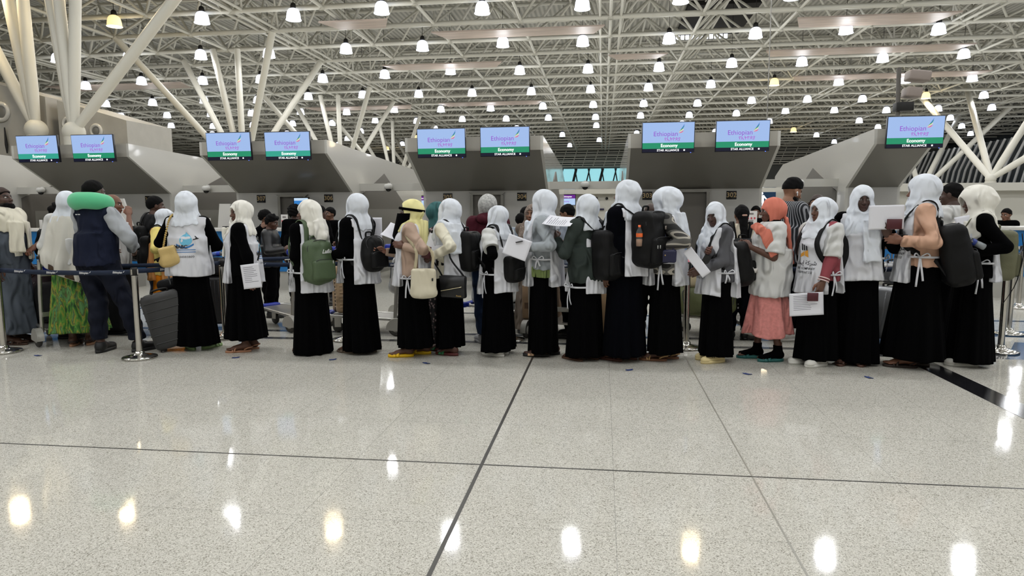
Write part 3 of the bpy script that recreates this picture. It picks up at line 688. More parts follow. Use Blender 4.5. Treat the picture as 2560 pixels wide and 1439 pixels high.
fig = MB(); [fig.box((cx-0.035+k*0.025, -0.008, h*0.2), (cx-0.025+k*0.025, -0.006, h*0.44)) for k in range(3)]; fig.build('suitcase_lines', navy, t)
MB().tube([(0, 0.06, -1.4), (0, 0.06, h)], 0.03, 8).build('sign_post', greym, t)
t, w, h = blue_sign(PY(1893, 456, 17.2), PY(1932, 465, 17.2), 'narrow blue sign reading AUTOMATIC under the block right of desk 302')
V, F = text_mesh('AUTOMATIC', 1.0, bold=0.015); V, F = lay(V, F, w*0.155, 0, h*0.5, -0.004); link('sign_lettering', arr_mesh('t', V, F, ink_w, smooth=False), t)
MB().tube([(0, 0.03, h), (0, 0.03, ZD-float(PY(1893, 465, 17.2)[2]))], 0.012, 6).build('sign_hanger', greym, t)

# ================================================================== soft shapes: distance fields meshed with surface nets
class Field:
    def __init__(s, lo, hi, h):
        s.h = h; s.lo = np.array(lo, float); n = np.ceil((np.array(hi, float)-s.lo)/h).astype(int)+1; s.n = n
        s.x, s.y, s.z = (s.lo[i]+np.arange(n[i])*h for i in range(3)); s.D = np.full(n, 1.0, np.float32)
    def sl(s, lo, hi):
        a = np.clip(np.floor((np.array(lo)-s.lo)/s.h).astype(int), 0, s.n); b = np.clip(np.ceil((np.array(hi)-s.lo)/s.h).astype(int)+1, 0, s.n)
        if (b <= a).any(): return None
        return tuple(slice(i, j) for i, j in zip(a, b))
    def pts(s, k):
        return s.x[k[0]][:, None, None], s.y[k[1]][None, :, None], s.z[k[2]][None, None, :]
    def put(s, k, d, kk, sub=False):
        c = s.D[k]
        if sub: d = -d; hh = np.clip(0.5-0.5*(c-d)/kk, 0, 1); s.D[k] = (c*(1-hh)+d*hh)+kk*hh*(1-hh)
        else: hh = np.clip(0.5+0.5*(d-c)/kk, 0, 1); s.D[k] = d+(c-d)*hh-kk*hh*(1-hh)
        return s
    def cone(s, a, b, ra, rb=None, k=0.02, clip=None, flat=None):
        a = np.array(a, float); b = np.array(b, float); rb = ra if rb is None else rb; m = max(ra, rb)+k+0.03
        q = s.sl(np.minimum(a, b)-m, np.maximum(a, b)+m)
        if q is None: return s
        X, Y, Z = s.pts(q); u = b-a; L = u@u+1e-12
        px, py, pz = X-a[0], Y-a[1], Z-a[2]
        t = np.clip((px*u[0]+py*u[1]+pz*u[2])/L, 0, 1)
        ex, ey, ez = px-t*u[0], py-t*u[1], pz-t*u[2]
        d = np.sqrt(ex*ex+ey*ey+ez*ez)-(ra+t*(rb-ra))
        if clip is not None:
            p, n = clip; d = np.maximum(d, (X-p[0])*n[0]+(Y-p[1])*n[1]+(Z-p[2])*n[2])
        return s.put(q, d, k)
    def loc(s, q, c, R):
        X, Y, Z = s.pts(q); px, py, pz = X-c[0], Y-c[1], Z-c[2]
        if R is None: return px, py, pz
        return (R[0, 0]*px+R[1, 0]*py+R[2, 0]*pz, R[0, 1]*px+R[1, 1]*py+R[2, 1]*pz, R[0, 2]*px+R[1, 2]*py+R[2, 2]*pz)
    def ell(s, c, r, R=None, k=0.02, sub=False, cut=None):
        r = np.array(r, float); m = (r.max() if R is not None else r)+k+0.03
        q = s.sl(np.array(c)-m, np.array(c)+m)
        if q is None: return s
        x, y, z = s.loc(q, c, R)
        k0 = np.sqrt((x/r[0])**2+(y/r[1])**2+(z/r[2])**2); k1 = np.sqrt((x/r[0]**2)**2+(y/r[1]**2)**2+(z/r[2]**2)**2)+1e-9
        d = k0*(k0-1)/k1
        if cut is not None: d = np.maximum(d, cut(x, y, z))
        return s.put(q, d, k, sub)
    def box(s, c, hf, rad=0.02, R=None, k=0.02, sub=False):
        hf = np.array(hf, float); m = (np.linalg.norm(hf) if R is not None else hf)+k+0.03
        q = s.sl(np.array(c)-m, np.array(c)+m)
        if q is None: return s
        x, y, z = s.loc(q, c, R); a, b, e = np.abs(x)-hf[0]+rad, np.abs(y)-hf[1]+rad, np.abs(z)-hf[2]+rad
        d = np.sqrt(np.maximum(a, 0)**2+np.maximum(b, 0)**2+np.maximum(e, 0)**2)+np.minimum(np.maximum(a, np.maximum(b, e)), 0)-rad
        return s.put(q, d, k, sub)
    def fn(s, f):
        X, Y, Z = s.pts((slice(None),)*3); s.D = np.asarray(f(X, Y, Z, s.D), np.float32); return s
    def wrinkle(s, amp, seed, kx=12, kz=26, n=6):
        r = np.random.default_rng(seed); X, Y, Z = s.pts((slice(None),)*3); w_ = 0
        for i in range(n):
            w_ = w_+np.sin(r.normal(0, kx)*X+r.normal(0, kx)*Y+r.normal(0, kz)*Z+r.uniform(0, 6.3))
        s.D = (s.D+amp*w_/math.sqrt(n)).astype(np.float32); return s
    def folds(s, amp, c, ns, seed, z0=0.0, z1=1.0, lo=0.3, wob=1.2, kz=9):
        r = np.random.default_rng(seed+50); X, Y, Z = s.pts((slice(None),)*3); th = np.arctan2(X-c[0], Y-c[1])+0*Z
        g = lo+(1-lo)*np.clip((z1-Z)/(z1-z0), 0, 1); w_ = 0
        for n in ns:
            p = r.uniform(0, 6.3, 3); w_ = w_+np.abs(np.sin(0.5*n*th+p[0]+wob*np.sin(kz*Z+p[1])+0.5*np.sin(2*th+p[2])))-0.6
        s.D = (s.D+amp*g*w_/math.sqrt(len(ns))).astype(np.float32); return s
    def mesh(s, smooth=1):
        D = s.D; n = D.shape; ins = D < 0
        c = [ins[i:n[0]-1+i, j:n[1]-1+j, k:n[2]-1+k] for i in (0, 1) for j in (0, 1) for k in (0, 1)]
        cnt = sum(a.astype(np.int8) for a in c); act = (cnt > 0) & (cnt < 8)
        idx = np.full(act.shape, -1, np.int64); I = np.argwhere(act)
        if len(I) == 0: return np.zeros((0, 3)), np.zeros((0, 4), int)
        idx[act] = np.arange(len(I)); P = np.zeros((len(I), 3)); N = np.zeros(len(I))
        off = np.array([(i, j, k) for i in (0, 1) for j in (0, 1) for k in (0, 1)])
        vals = [D[I[:, 0]+o[0], I[:, 1]+o[1], I[:, 2]+o[2]] for o in off]
        for a in range(8):
            for b in range(a+1, 8):
                if np.abs(off[a]-off[b]).sum() != 1: continue
                va, vb = vals[a], vals[b]; m = (va < 0) != (vb < 0)
                t = va[m]/(va[m]-vb[m]); P[m] += off[a]+t[:, None]*(off[b]-off[a]); N[m] += 1
        V = s.lo+(I+P/N[:, None])*s.h; F = []
        for ax in range(3):
            o1, o2 = [(1, 2), (2, 0), (0, 1)][ax]
            A = ins; sl1 = [slice(None)]*3; sl2 = [slice(None)]*3; sl1[ax] = slice(0, n[ax]-1); sl2[ax] = slice(1, n[ax])
            for o in (o1, o2):
                sl1[o] = slice(1, n[o]-1); sl2[o] = slice(1, n[o]-1)
            e1, e2 = A[tuple(sl1)], A[tuple(sl2)]
            for flip, m in ((False, e1 & ~e2), (True, ~e1 & e2)):
                E = np.argwhere(m)
                if len(E) == 0: continue
                E[:, o1] += 1; E[:, o2] += 1; q = []
                for d1, d2 in ((-1, -1), (0, -1), (0, 0), (-1, 0)):
                    g = E.copy(); g[:, o1] += d1; g[:, o2] += d2; q.append(idx[g[:, 0], g[:, 1], g[:, 2]])
                q = np.stack(q, 1)
                F.append(q[:, ::-1] if flip else q)
        F = np.vstack(F)
        for _ in range(smooth):
            acc = np.zeros_like(V); cn = np.zeros(len(V))
            for a in range(4):
                for b in ((a+1) % 4, (a-1) % 4):
                    np.add.at(acc, F[:, a], V[F[:, b]]); np.add.at(cn, F[:, a], 1)
            V = 0.5*V+0.5*acc/np.maximum(cn, 1)[:, None]
        return V, F

def cat(parts):
    Vs, Fs, Cs, n = [], [], [], 0
    for V, F, C in parts:
        Vs.append(V); Fs.append(F+n); Cs.append(np.broadcast_to(C, (len(V), 3))); n += len(V)
    return np.vstack(Vs), np.vstack(Fs), np.vstack(Cs)

# ------------------------------------------------------------------ hands, made once per curl
HANDS = {}
def hand(curl, spread=0.0, thumb=0.5):
    key = (round(curl, 2), round(thumb, 2))
    if key in HANDS: return HANDS[key]
    f = Field((-0.05, -0.065, -0.11), (0.20, 0.085, 0.045), 0.0042)
    f.cone((-0.06, 0, 0), (0.0, 0, 0), 0.025, 0.024, 0.01).cone((0, 0, 0), (0.03, 0, 0), 0.024, 0.02, 0.015)
    f.box((0.05, 0.001, -0.002), (0.042, 0.036, 0.0135), 0.013, k=0.02).ell((0.035, 0.022, -0.012), (0.03, 0.018, 0.014), k=0.015).ell((0.035, -0.022, -0.012), (0.03, 0.013, 0.012), k=0.015)
    for j, (bx, by, ln, r) in enumerate(((0.088, 0.028, 0.072, 0.0088), (0.093, 0.0095, 0.080, 0.009), (0.089, -0.0095, 0.074, 0.0086), (0.080, -0.027, 0.058, 0.0076))):
        p = np.array([bx-0.012, by, 0.0]); a = 0.12+0.25*curl+0.04*j*curl; az = (1.4-j)*0.05*(1-curl)
        for q, frac in enumerate((0.46, 0.30, 0.24)):
            e = p+ln*frac*1.08*np.array([math.cos(a)*math.cos(az), math.cos(a)*math.sin(az), -math.sin(a)])
            f.cone(p, e, r*(1-0.08*q), r*(0.94-0.08*q), 0.004); p = e; a += 0.2+1.15*curl
    t = thumb; p = [(0.018, 0.026, -0.008), (0.045, 0.048-0.004*t, -0.02-0.012*t), (0.072, 0.054-0.02*t, -0.028-0.022*t), (0.094, 0.052-0.032*t, -0.032-0.028*t)]
    for q in range(3): f.cone(p[q], p[q+1], (0.0155, 0.012, 0.0098)[q], (0.012, 0.0098, 0.0078)[q], 0.008)
    V, F = f.mesh(1); HANDS[key] = (V, F); return V, F

UPA, FOA = 0.275, 0.245
def nrm(v): v = np.asarray(v, float); return v/(np.linalg.norm(v)+1e-12)

def tg(xy, yaw, H, px, py, dy=0.0):
    """photo pixel, taken on the upright plane dy behind a person, in that person's own frame"""
    p = PY(px, py, xy[1]+dy)-np.array([xy[0], xy[1], 0]); return (rz(-R_(yaw))@p)/(H/1.65)

class Person:
    def __init__(s, xy, yaw, H=1.62, skin=(92, 62, 46), sw=1.0, head=(0, 0, 0), bow=0.0, L=None, R=None, feet=None, bw=1.0, label='', male=False, res=1.0):
        s.loc = np.array([xy[0], xy[1], 0.0]); s.yaw = R_(yaw); s.s = H/1.65; s.skin = np.array(srgb(*skin)); s.sw = sw; s.bw = bw; s.male = male; s.res = res
        s.slim = 0.7
        s.root = empty('person', s.loc, s.yaw, label, 'person', None)
        s.bow = R_(bow)                         # upper body tilt forward
        s.RB = rx(-s.bow); s.pb = np.array([0, 0, 0.95])
        b = s.B
        s.sh = {-1: b((-0.165*sw, -0.008, 1.345)), 1: b((0.165*sw, -0.008, 1.345))}
        s.arm = {}
        for sd, spec in ((-1, L), (1, R)):
            spec = dict(spec or {}); tgt = np.array(spec.get('to', (sd*0.235*sw, 0.04, 0.83)), float)
            pole = nrm(spec.get('pole', (sd*0.45, -0.75, -0.5))); A = s.sh[sd]; v = tgt-A; dist = min(np.linalg.norm(v), (UPA+FOA)*0.995); u = nrm(v); Wp = A+u*dist
            ca = (UPA**2+dist**2-FOA**2)/(2*UPA*dist); ca = max(-1, min(1, ca)); h = UPA*math.sqrt(max(0, 1-ca*ca)); pl = nrm(pole-(pole@u)*u)
            E_ = A+u*UPA*ca+pl*h; fd = nrm(Wp-E_); hd = nrm(np.array(spec.get('dir', fd), float)*0.6+fd*0.4) if 'dir' in spec else fd
            z = np.array(spec.get('back', (sd*0.9, 0.1, 0.15)), float); z = nrm(z-(z@hd)*hd); y = np.cross(z, hd)
            s.arm[sd] = dict(E=E_, W=Wp, fd=fd, X=hd, Y=y, Z=z, curl=spec.get('curl', 0.3), thumb=spec.get('thumb', 0.4), bare=spec.get('bare', False))
        s.hd = np.radians(np.array(head, float))  # yaw (left +), pitch (up +), roll
        s.RH = s.RB@rz(s.hd[0])@rx(s.hd[1])@ry(s.hd[2]); s.hp = b((0, 0.0, 1.425))
        f0 = feet or {}
        s.foot = {-1: dict(p=f0.get('l', (-0.085, 0.0)), a=R_(f0.get('la', 6))), 1: dict(p=f0.get('r', (0.085, 0.0)), a=R_(f0.get('ra', -6)))}
        s.fz = f0.get('z', 0.022)
    def B(s, p):
        return s.RB@(np.array(p, float)-s.pb)+s.pb
    def Hh(s, p): return s.RH@np.array(p, float)+s.hp          # head frame -> person frame
    def world(s, V): return np.asarray(V)*s.s@rz(s.yaw).T+s.loc
    # pieces ---------------------------------------------------------
    def add(s, name, V, F, mat, col=None, parent=None, label=None, smooth=True):
        me = arr_mesh(name, np.asarray(V)*s.s, F, mat, smooth=smooth, col=col); o = link(name, me, parent or s.root)
        if label: o['label'] = label
        return o
    def addmb(s, name, mb, mat, parent=None, label=None):
        o = s.add(name, np.vstack(mb.V), mb.F, mat, parent=parent, label=label); return o
    def torso(s, f, e=0.0, low=True):
        b, w, t = s.B, s.sw, s.bw; R = s.RB
        f.ell(b((0, 0.0, 1.24)), (0.150*w+e, 0.108*t+e, 0.165+e), R, 0.05); f.ell(b((0, 0.0, 1.06)), (0.128*t+e, 0.098*t+e, 0.15+e), R, 0.06)
        f.cone(s.sh[-1]*0.88+b((0, -0.01, 1.345))*0.12, s.sh[1]*0.88+b((0, -0.01, 1.345))*0.12, 0.052+e, k=0.05)
        f.cone(b((0, -0.02, 1.34)), b((0, -0.008, 1.43)), 0.075+e*0.8, 0.056+e*0.6, 0.05)
        if not s.male:
            for sd in (-1, 1): f.ell(b((sd*0.066, 0.072*t, 1.235)), (0.06+e, 0.052+e, 0.06+e), R, 0.04)
        f.ell((0, -0.008, 0.92), (0.158*t+e, 0.115*t+e, 0.13+e), None, 0.06)
        for sd in (-1, 1): f.ell((sd*0.065, -0.055, 0.88), (0.085*t+e, 0.08*t+e, 0.09+e), None, 0.05)
        return f
    def arms(s, f, e=0.0, clip=0.0, sides=(-1, 1), short=None):
        for sd in sides:
            a = s.arm[sd]; A = s.sh[sd]
            if short:
                q = A+(a['E']-A)*short; f.cone(A, q, 0.054+e, 0.05+e*1.2, 0.04, clip=(q, nrm(a['E']-A))); continue
            f.cone(A, a['E'], 0.050+e, 0.040+e, 0.022)
            f.cone(a['E'], a['W'], 0.040+e, 0.027+e, 0.008, clip=(a['W']+a['fd']*(clip-0.012), a['fd']) if e else None)
        return f
    def legs(s, f, e=0.0, cut=None, m=1.0):
        for sd in (-1, 1):
            p = s.foot[sd]['p']; hip = np.array([sd*0.085, 0, 0.86]); an = np.array([p[0], p[1]-0.03, 0.085+s.fz]); kn = (hip+an)/2+np.array([0, 0.025*m, 0.02])
            f.cone(hip, kn, 0.088*m+e, 0.058*m+e, 0.04); f.cone(kn, an, 0.055*m+e, 0.037*(m if m == 1 else 0.95)+e*1.15, 0.02, clip=(an+np.array([0, 0, (cut or 0)]), (0, 0, -1)) if e else None)
            if m == 1: f.ell((kn+an)/2+np.array([0, -0.02, 0.07]), (0.05+e, 0.052+e, 0.11+e), None, 0.03)
        return f
    def box(s):
        pts = np.array([s.sh[-1], s.sh[1]]+[s.arm[q][k] for q in (-1, 1) for k in 'EW']); return pts.min(0), pts.max(0)
    def body(s, eyes=True, beard=None, hair=None, brows=True, toes=True):
        parts = []; lo, hi = s.box(); fx = np.array([s.foot[q]['p'] for q in (-1, 1)])
        lo = np.minimum(lo, (-0.24, min(-0.22, fx[:, 1].min()-0.12), 0))-0.07; hi = np.maximum(hi, (0.24, max(0.2, fx[:, 1].max()+0.1), 1.45))+0.07; lo[2] = 0.03; hi[2] = s.hp[2]+0.05
        f = Field(lo, hi, 0.0135*s.res); s.torso(f); s.arms(f); s.legs(f, m=1.0 if s.male or s.slim is None else s.slim); f.cone(s.B((0, -0.015, 1.38)), s.Hh((0, -0.008, 0.06)), 0.054, 0.05, 0.03)
        V, F = f.mesh(1); parts.append((V, F, s.skin))
        # head
        c = s.Hh((0, 0, 0.1)); f = Field(c-0.165, c+0.165, 0.0052*max(1, s.res*0.8)); H, R = s.Hh, s.RH
        f.ell(H((0, -0.012, 0.14)), (0.073, 0.093, 0.087), R, 0.03).ell(H((0, 0.028, 0.08)), (0.056, 0.062, 0.085), R, 0.03).ell(H((0, 0.062, 0.024)), (0.027, 0.024, 0.022), R, 0.03)
        for sd in (-1, 1):
            f.ell(H((sd*0.042, 0.05, 0.088)), (0.024, 0.028, 0.022), R, 0.02); f.ell(H((sd*0.076, -0.006, 0.108)), (0.010, 0.020, 0.033), R, 0.008)
            f.ell(H((sd*0.031, 0.094, 0.117)), (0.019, 0.014, 0.012), R, 0.014, sub=True)
        f.cone(H((-0.03, 0.076, 0.136)), H((0.03, 0.076, 0.136)), 0.010, k=0.02)
        f.cone(H((0, 0.086, 0.118)), H((0, 0.108, 0.084)), 0.008, 0.0125, 0.012)
        for sd in (-1, 1): f.ell(H((sd*0.014, 0.097, 0.079)), (0.009, 0.01, 0.008), R, 0.008)
        f.ell(H((0, 0.089, 0.056)), (0.024, 0.012, 0.0065), R, 0.008).ell(H((0, 0.087, 0.045)), (0.021, 0.012, 0.0075), R, 0.008)
        f.cone(H((0, -0.02, -0.07)), H((0, -0.008, 0.06)), 0.054, 0.05, 0.03)
        V, F = f.mesh(1); q = (V-s.hp)@s.RH; C = np.tile(s.skin, (len(V), 1)); x, y, z = np.abs(q[:, 0]), q[:, 1], q[:, 2]
        lips = (x < 0.024) & (y > 0.084) & (np.abs(z-0.05) < 0.0105); C[lips] = s.skin*np.array([0.88, 0.66, 0.64])
        if brows: C[(y > 0.06) & (np.abs(z-0.138-0.08*(0.03-x)*0) < 0.0058) & (x > 0.013) & (x < 0.05)] = 0.006
        dk = ((x-0.031)/0.02)**2+((z-0.117)/0.009)**2 < 1.25; C[dk & (y > 0.06)] = s.skin*0.35
        if beard: C[(z < 0.062) & (y > 0.0) & ~lips & (z > -0.01)] = np.array(srgb(*beard))
        parts.append((V, F, C))
        if eyes:
            mb = MB().ball((0, 0, 0), 1, 10); G = np.vstack(mb.V); Fq = np.array(mb.F)
            for sd in (-1, 1):
                g = G*0.0125+np.array([sd*0.031, 0.0745, 0.117]); cc = np.tile(np.array([0.62, 0.6, 0.57]), (len(g), 1)); d = g-np.array([sd*0.031, 0.0745, 0.117]); cc[np.hypot(d[:, 0], d[:, 2]) < 0.0066] = (0.018, 0.01, 0.007)
                lid = (d[:, 2] > 0.0042) | (d[:, 2] < -0.0066); cc[lid] = s.skin*0.7
                parts.append((g@s.RH.T+s.hp, Fq, cc))
        for sd in (-1, 1):
            a = s.arm[sd]; V, F = hand(a['curl'], thumb=a['thumb']); V = V.copy()
            if sd < 0: V[:, 1] *= -1; F = F[:, ::-1]
            M_ = np.stack([a['X'], np.cross(a['Z'], a['X']), a['Z']], 1); Vw = V@M_.T+a['W']
            palm = V[:, 2] < -0.012; C = np.tile(s.skin, (len(V), 1)); C[palm] = np.minimum(s.skin*1.7+np.array([0.03, 0.012, 0.01]), 0.6); parts.append((Vw, F, C))
        for sd in (-1, 1):
            ft = s.foot[sd]; p = np.array([ft['p'][0], ft['p'][1], s.fz]); Rz = rz(ft['a']); g = lambda v: Rz@np.array(v, float)+p
            f = Field(p+np.array([-0.16, -0.16, -0.03]), p+np.array([0.16, 0.24, 0.17]), 0.0065)
            f.ell(g((0, -0.055, 0.036)), (0.031, 0.036, 0.036), None, 0.02).cone(g((0, -0.03, 0.05)), g((0, 0.085, 0.026)), 0.036, 0.026, 0.03).ell(g((0.0, 0.095, 0.018)), (0.042, 0.045, 0.018), Rz, 0.02)
            for j in range(5 if toes else 0):
                xx = (-0.030+0.0155*j)*(-sd); ln = (0.165, 0.170, 0.162, 0.152, 0.140)[4-j if True else j]; rr_ = (0.0095, 0.009, 0.009, 0.0095, 0.0135)[j]
                ln = (0.140, 0.150, 0.158, 0.164, 0.166)[j]
                f.cone(g((xx, 0.11, 0.014)), g((xx*1.05, ln, 0.010)), rr_, rr_*0.85, 0.005)
            f.cone(g((0, -0.03, 0.05)), g((0, -0.03, 0.16)), 0.036, 0.036, 0.02).fn(lambda X, Y, Z, D: np.maximum(D, s.fz-0.001-Z))
            V, F = f.mesh(1); parts.append((V, F, s.skin))
        V, F, C = cat(parts); s.bodyo = s.add('body', V, F, M('skin', (255, 255, 255), 0.5, attr=True), col=C); return s
    def top(s, mat, e=0.02, hem=0.8, sleeves=True, short=None, wr=0.006, seed=1, name='top', clip=0.0, flare=0.0, collar=0.0, sides=(-1, 1), wrinkle_k=(14, 26), boxy=0.008, fold=0.009):
        if name == 'top': s.te = e
        lo, hi = s.box(); lo = np.minimum(lo, (-0.26, -0.26, 0))-0.09; hi = np.maximum(hi, (0.26, 0.26, 0))+0.09; lo[2] = min(hem-0.03, lo[2]); hi[2] = max(s.hp[2]+0.05, hi[2])
        f = Field(lo, hi, 0.0105*s.res); s.torso(f, e)
        if boxy is not None:
            X, Y, Z = f.pts((slice(None),)*3); a = 0.158*s.bw+e+boxy; bq = 0.128*s.bw+e+boxy; r_ = np.sqrt((X/a)**2+((Y+0.012)/bq)**2); f.put((slice(None),)*3, np.maximum((r_-1)*min(a, bq), Z-1.16)+0*Z, 0.06)
        if flare: f.ell((0, 0, hem), (0.17*s.bw+flare, 0.14*s.bw+flare, 0.22), None, 0.06)
        nk = s.B((0, 0, 1.425))
        f.fn(lambda X, Y, Z, D: np.maximum(D, np.maximum(hem+0.006*np.sin(9*X+7*Y)-Z, Z-nk[2]-collar)))
        if sleeves: s.arms(f, e*0.7, clip=clip, sides=sides, short=short)
        f.wrinkle(wr, seed, *wrinkle_k).folds(fold, (0, 0), (9, 16), seed, hem, 1.2, 0.0, 1.5); V, F = f.mesh(1)
        return s.add(name, V, F, mat)
    def sleeves(s, mat, e=0.022, wr=0.007, seed=8, sides=(-1, 1), name='sleeve', clip=0.0, short=None):
        for sd in sides:
            a = s.arm[sd]; pts = np.array([s.sh[sd], a['E'], a['W']]); f = Field(pts.min(0)-0.1, pts.max(0)+0.1, 0.0095*s.res); s.arms(f, e, clip, (sd,), short); f.wrinkle(wr, seed+sd, 24, 34); V, F = f.mesh(1); s.add(name, V, F, mat)
    def vest(s, mat, hem=0.80, e=0.031, seed=3, gap=0.42, back=True, front=True, lift=0.0, under=False):
        if not under: e = max(e, getattr(s, 'te', 0)+0.013)
        f = Field((-0.32, -0.36, hem-0.06), (0.32, 0.36, s.hp[2]+0.06), 0.0098*s.res); s.torso(f, e); t = s.bw
        X, Y, Z = f.pts((slice(None),)*3); zz = np.clip((1.2-Z)/(1.2-hem), 0, 1.1)
        a = 0.158*t+e*0.9+0.008+0.05*zz; bb = 0.128*t+e*0.9+0.008+0.045*zz; r = np.sqrt((X/a)**2+((Y+0.005)/bb)**2); d = np.maximum((r-1)*np.minimum(a, bb), Z-1.2)
        f.put((slice(None),)*3, d, 0.06)
        f.wrinkle(0.0035, seed, 14, 14).folds(0.014, (0, 0), (15, 26), seed, hem, 1.25, 0.0, 0.8)
        nz = s.B((0, 0, 1.42))[2]
        def cut(X, Y, Z, D):
            k = (gap*np.abs(X)-np.abs(Y+0.005))*0.9; k = np.minimum(k, np.maximum(1.33-Z, np.abs(X)-0.16*s.sw)*0.9)
            D = np.maximum(np.maximum(D, k), np.abs(X)-0.20*s.sw-0.03*(Z < 1.2)); D = np.maximum(D, np.maximum(hem+lift*Y+0.008*np.sin(14*X+3)-Z, Z-nz+0.005))
            if not back: D = np.maximum(D, -0.01-Y)
            return D
        f.fn(cut); V, F = f.mesh(2); s.vV, s.vF = V, F; s.vesto = s.add('vest', V, F, mat); return s.vesto
    def skirt(s, mat, z0=1.04, hem=0.03, a=(0.155, 0.24), b=(0.125, 0.21), amp=0.02, nf=9, seed=2, name='skirt', off=(0, 0), wavy=0.004, pw=1.0, twist=0.0, tilt=(0, 0)):
        r = np.random.default_rng(seed); nt, nz = 132, 46; th = np.linspace(0, 2*PI, nt, endpoint=False); ph = r.uniform(0, 6.3, 6); G = []
        fr = [nf, nf+3, nf*2+1, 3, 2]; wt = [1.0, 0.7, 0.35, 0.7, 0.5]
        fold0 = lambda tt: sum(w_*np.cos(q*tt+p) for q, w_, p in zip(fr, wt, ph))
        for i in range(nz+3):
            u = min(i/(nz-1), 1.0); z = z0+(hem-z0)*u
            hip = math.exp(-((z-0.9)/0.1)**2)*0.02; A = a[0]+(a[1]-a[0])*u**pw+hip; Bq = b[0]+(b[1]-b[0])*u**pw+hip
            fold = fold0(th+twist*u)*amp*(0.12+0.88*u**1.2)*0.62
            k = 1.0 if i < nz else (0.985, 0.97, 0.95)[i-nz]; zz = z+wavy*np.cos(3*th+ph[2])*u + u*(tilt[0]*A*np.cos(th)+tilt[1]*Bq*np.sin(th)) + (0 if i < nz else (0.0, 0.004, 0.06)[i-nz])
            G.append(np.stack([off[0]*u**1.5+k*(A+fold)*np.cos(th), off[1]*u**1.5+k*(Bq+fold)*np.sin(th), np.broadcast_to(zz, th.shape)], 1))
        mb = MB().grid(np.array(G), 0, True, closed=True)
        # closed waist
        c = np.array(G[0]); mb.add(c, [tuple(range(nt))], 0)
        return s.addmb(name, mb, mat)
    def pants(s, mat, e=0.018, seed=4, cut=0.0, name='trousers', zt=0.9):
        fx = np.array([s.foot[q]['p'] for q in (-1, 1)]); lo = (min(-0.26, fx[:, 0].min()-0.12), min(-0.24, fx[:, 1].min()-0.14), 0.03); hi = (max(0.26, fx[:, 0].max()+0.12), max(0.24, fx[:, 1].max()+0.12), zt+0.03)
        f = Field(lo, hi, 0.0105*s.res); s.torso(f, e); s.legs(f, e, cut); f.fn(lambda X, Y, Z, D: np.maximum(D, Z-zt)); f.wrinkle(0.007, seed, 14, 30); V, F = f.mesh(1); return s.add(name, V, F, mat)
    def hijab(s, mat, e=0.012, zf=1.33, zb=1.34, side=0.0, bun=0.0, tails=(), seed=5, face=True, fold=0.0048, kf=(22, 30), neck=0.0, open_=(0.062, 0.087, 0.088), hood=0.0, name='hijab', shoulders=True, ez=0.0, long=None, open_c=(0.118, 0.083), cw=0.125):
        H, R = s.Hh, s.RH; lo = np.array([-0.27, -0.30, min([zf, zb]+[t[1][2] for t in tails]+[t[0][2] for t in tails]+([long[2]] if long else []))-0.08]); hi = np.array([0.27, 0.27, s.hp[2]+0.34])
        c = H((0, 0, 0.15)); lo = np.minimum(lo, c-0.22); hi = np.maximum(hi, c+0.2)
        f = Field(lo, hi, 0.0068*s.res)
        f.ell(H((0, -0.018, 0.140)), (0.087+e, 0.108+e, 0.098+e+ez), R, 0.03).ell(H((0, -0.085, 0.12)), (0.06+bun*0.6, 0.05+bun, 0.065+bun*0.6), R, 0.06)
        f.ell(H((0, 0.0, 0.07)), (0.082+e, 0.086+e, 0.105), R, 0.04)
        if hood: f.ell(H((0, 0.02, 0.14)), (0.092+hood, 0.10+hood, 0.10+hood), R, 0.03)
        f.cone(s.B((0, -0.012, 1.40)), H((0, 0, 0.05)), 0.092+neck, 0.082+neck, 0.04)
        if neck: f.ell(s.B((0, 0.0, 1.425)), (0.115+neck, 0.112+neck, 0.05), R*0+s.RB, 0.03)
        if shoulders:
            q = (slice(None),)*3; g = Field(lo, hi, 0.0068*s.res); s.torso(g, max(0.042, getattr(s, 'te', 0)+0.022))
            X, Y, Z = g.pts(q); t = np.clip((Y+0.1)/0.2, 0, 1); zc = zb+(zf-zb)*t+side*X+0.012*np.sin(11*X+5*Y)
            g.D = np.maximum(np.maximum(g.D, zc-Z), np.abs(X)-cw-0.01*np.sin(25*Z)); f.put(q, g.D, 0.035)
        if long: f.cone(H((0, -0.06, 0.1)), np.array(long), 0.085, 0.07, 0.05)
        for (p, q, w_, t) in tails:             # hanging ends of the scarf
            p = np.array(p, float); q = np.array(q, float); ax = nrm(q-p); m = (p+q)/2; out = nrm(np.array([m[0], m[1], 0])+1e-6); xx = nrm(np.cross(ax, out)); Rt = np.stack([xx, np.cross(ax, xx), ax], 1)
            f.box(m, (w_, t, np.linalg.norm(q-p)/2), t*0.9, Rt, 0.02)
        f.folds(fold*2.3, (s.hp[0], s.hp[1]-0.01), (7, 12), seed, 1.28, s.hp[2]+0.22, 0.12, 2.0, 7).wrinkle(0.0016, seed+1, 42, 42).wrinkle(fold*0.55, seed, 10, 34, n=5)
        if face:
            f.ell(H((0, open_c[0], open_c[1])), (open_[0], open_[2] if len(open_) > 2 else 0.086, open_[1]), R, 0.008, sub=True)
        V, F = f.mesh(1); s.hij = s.add(name, V, F, mat); return s.hij
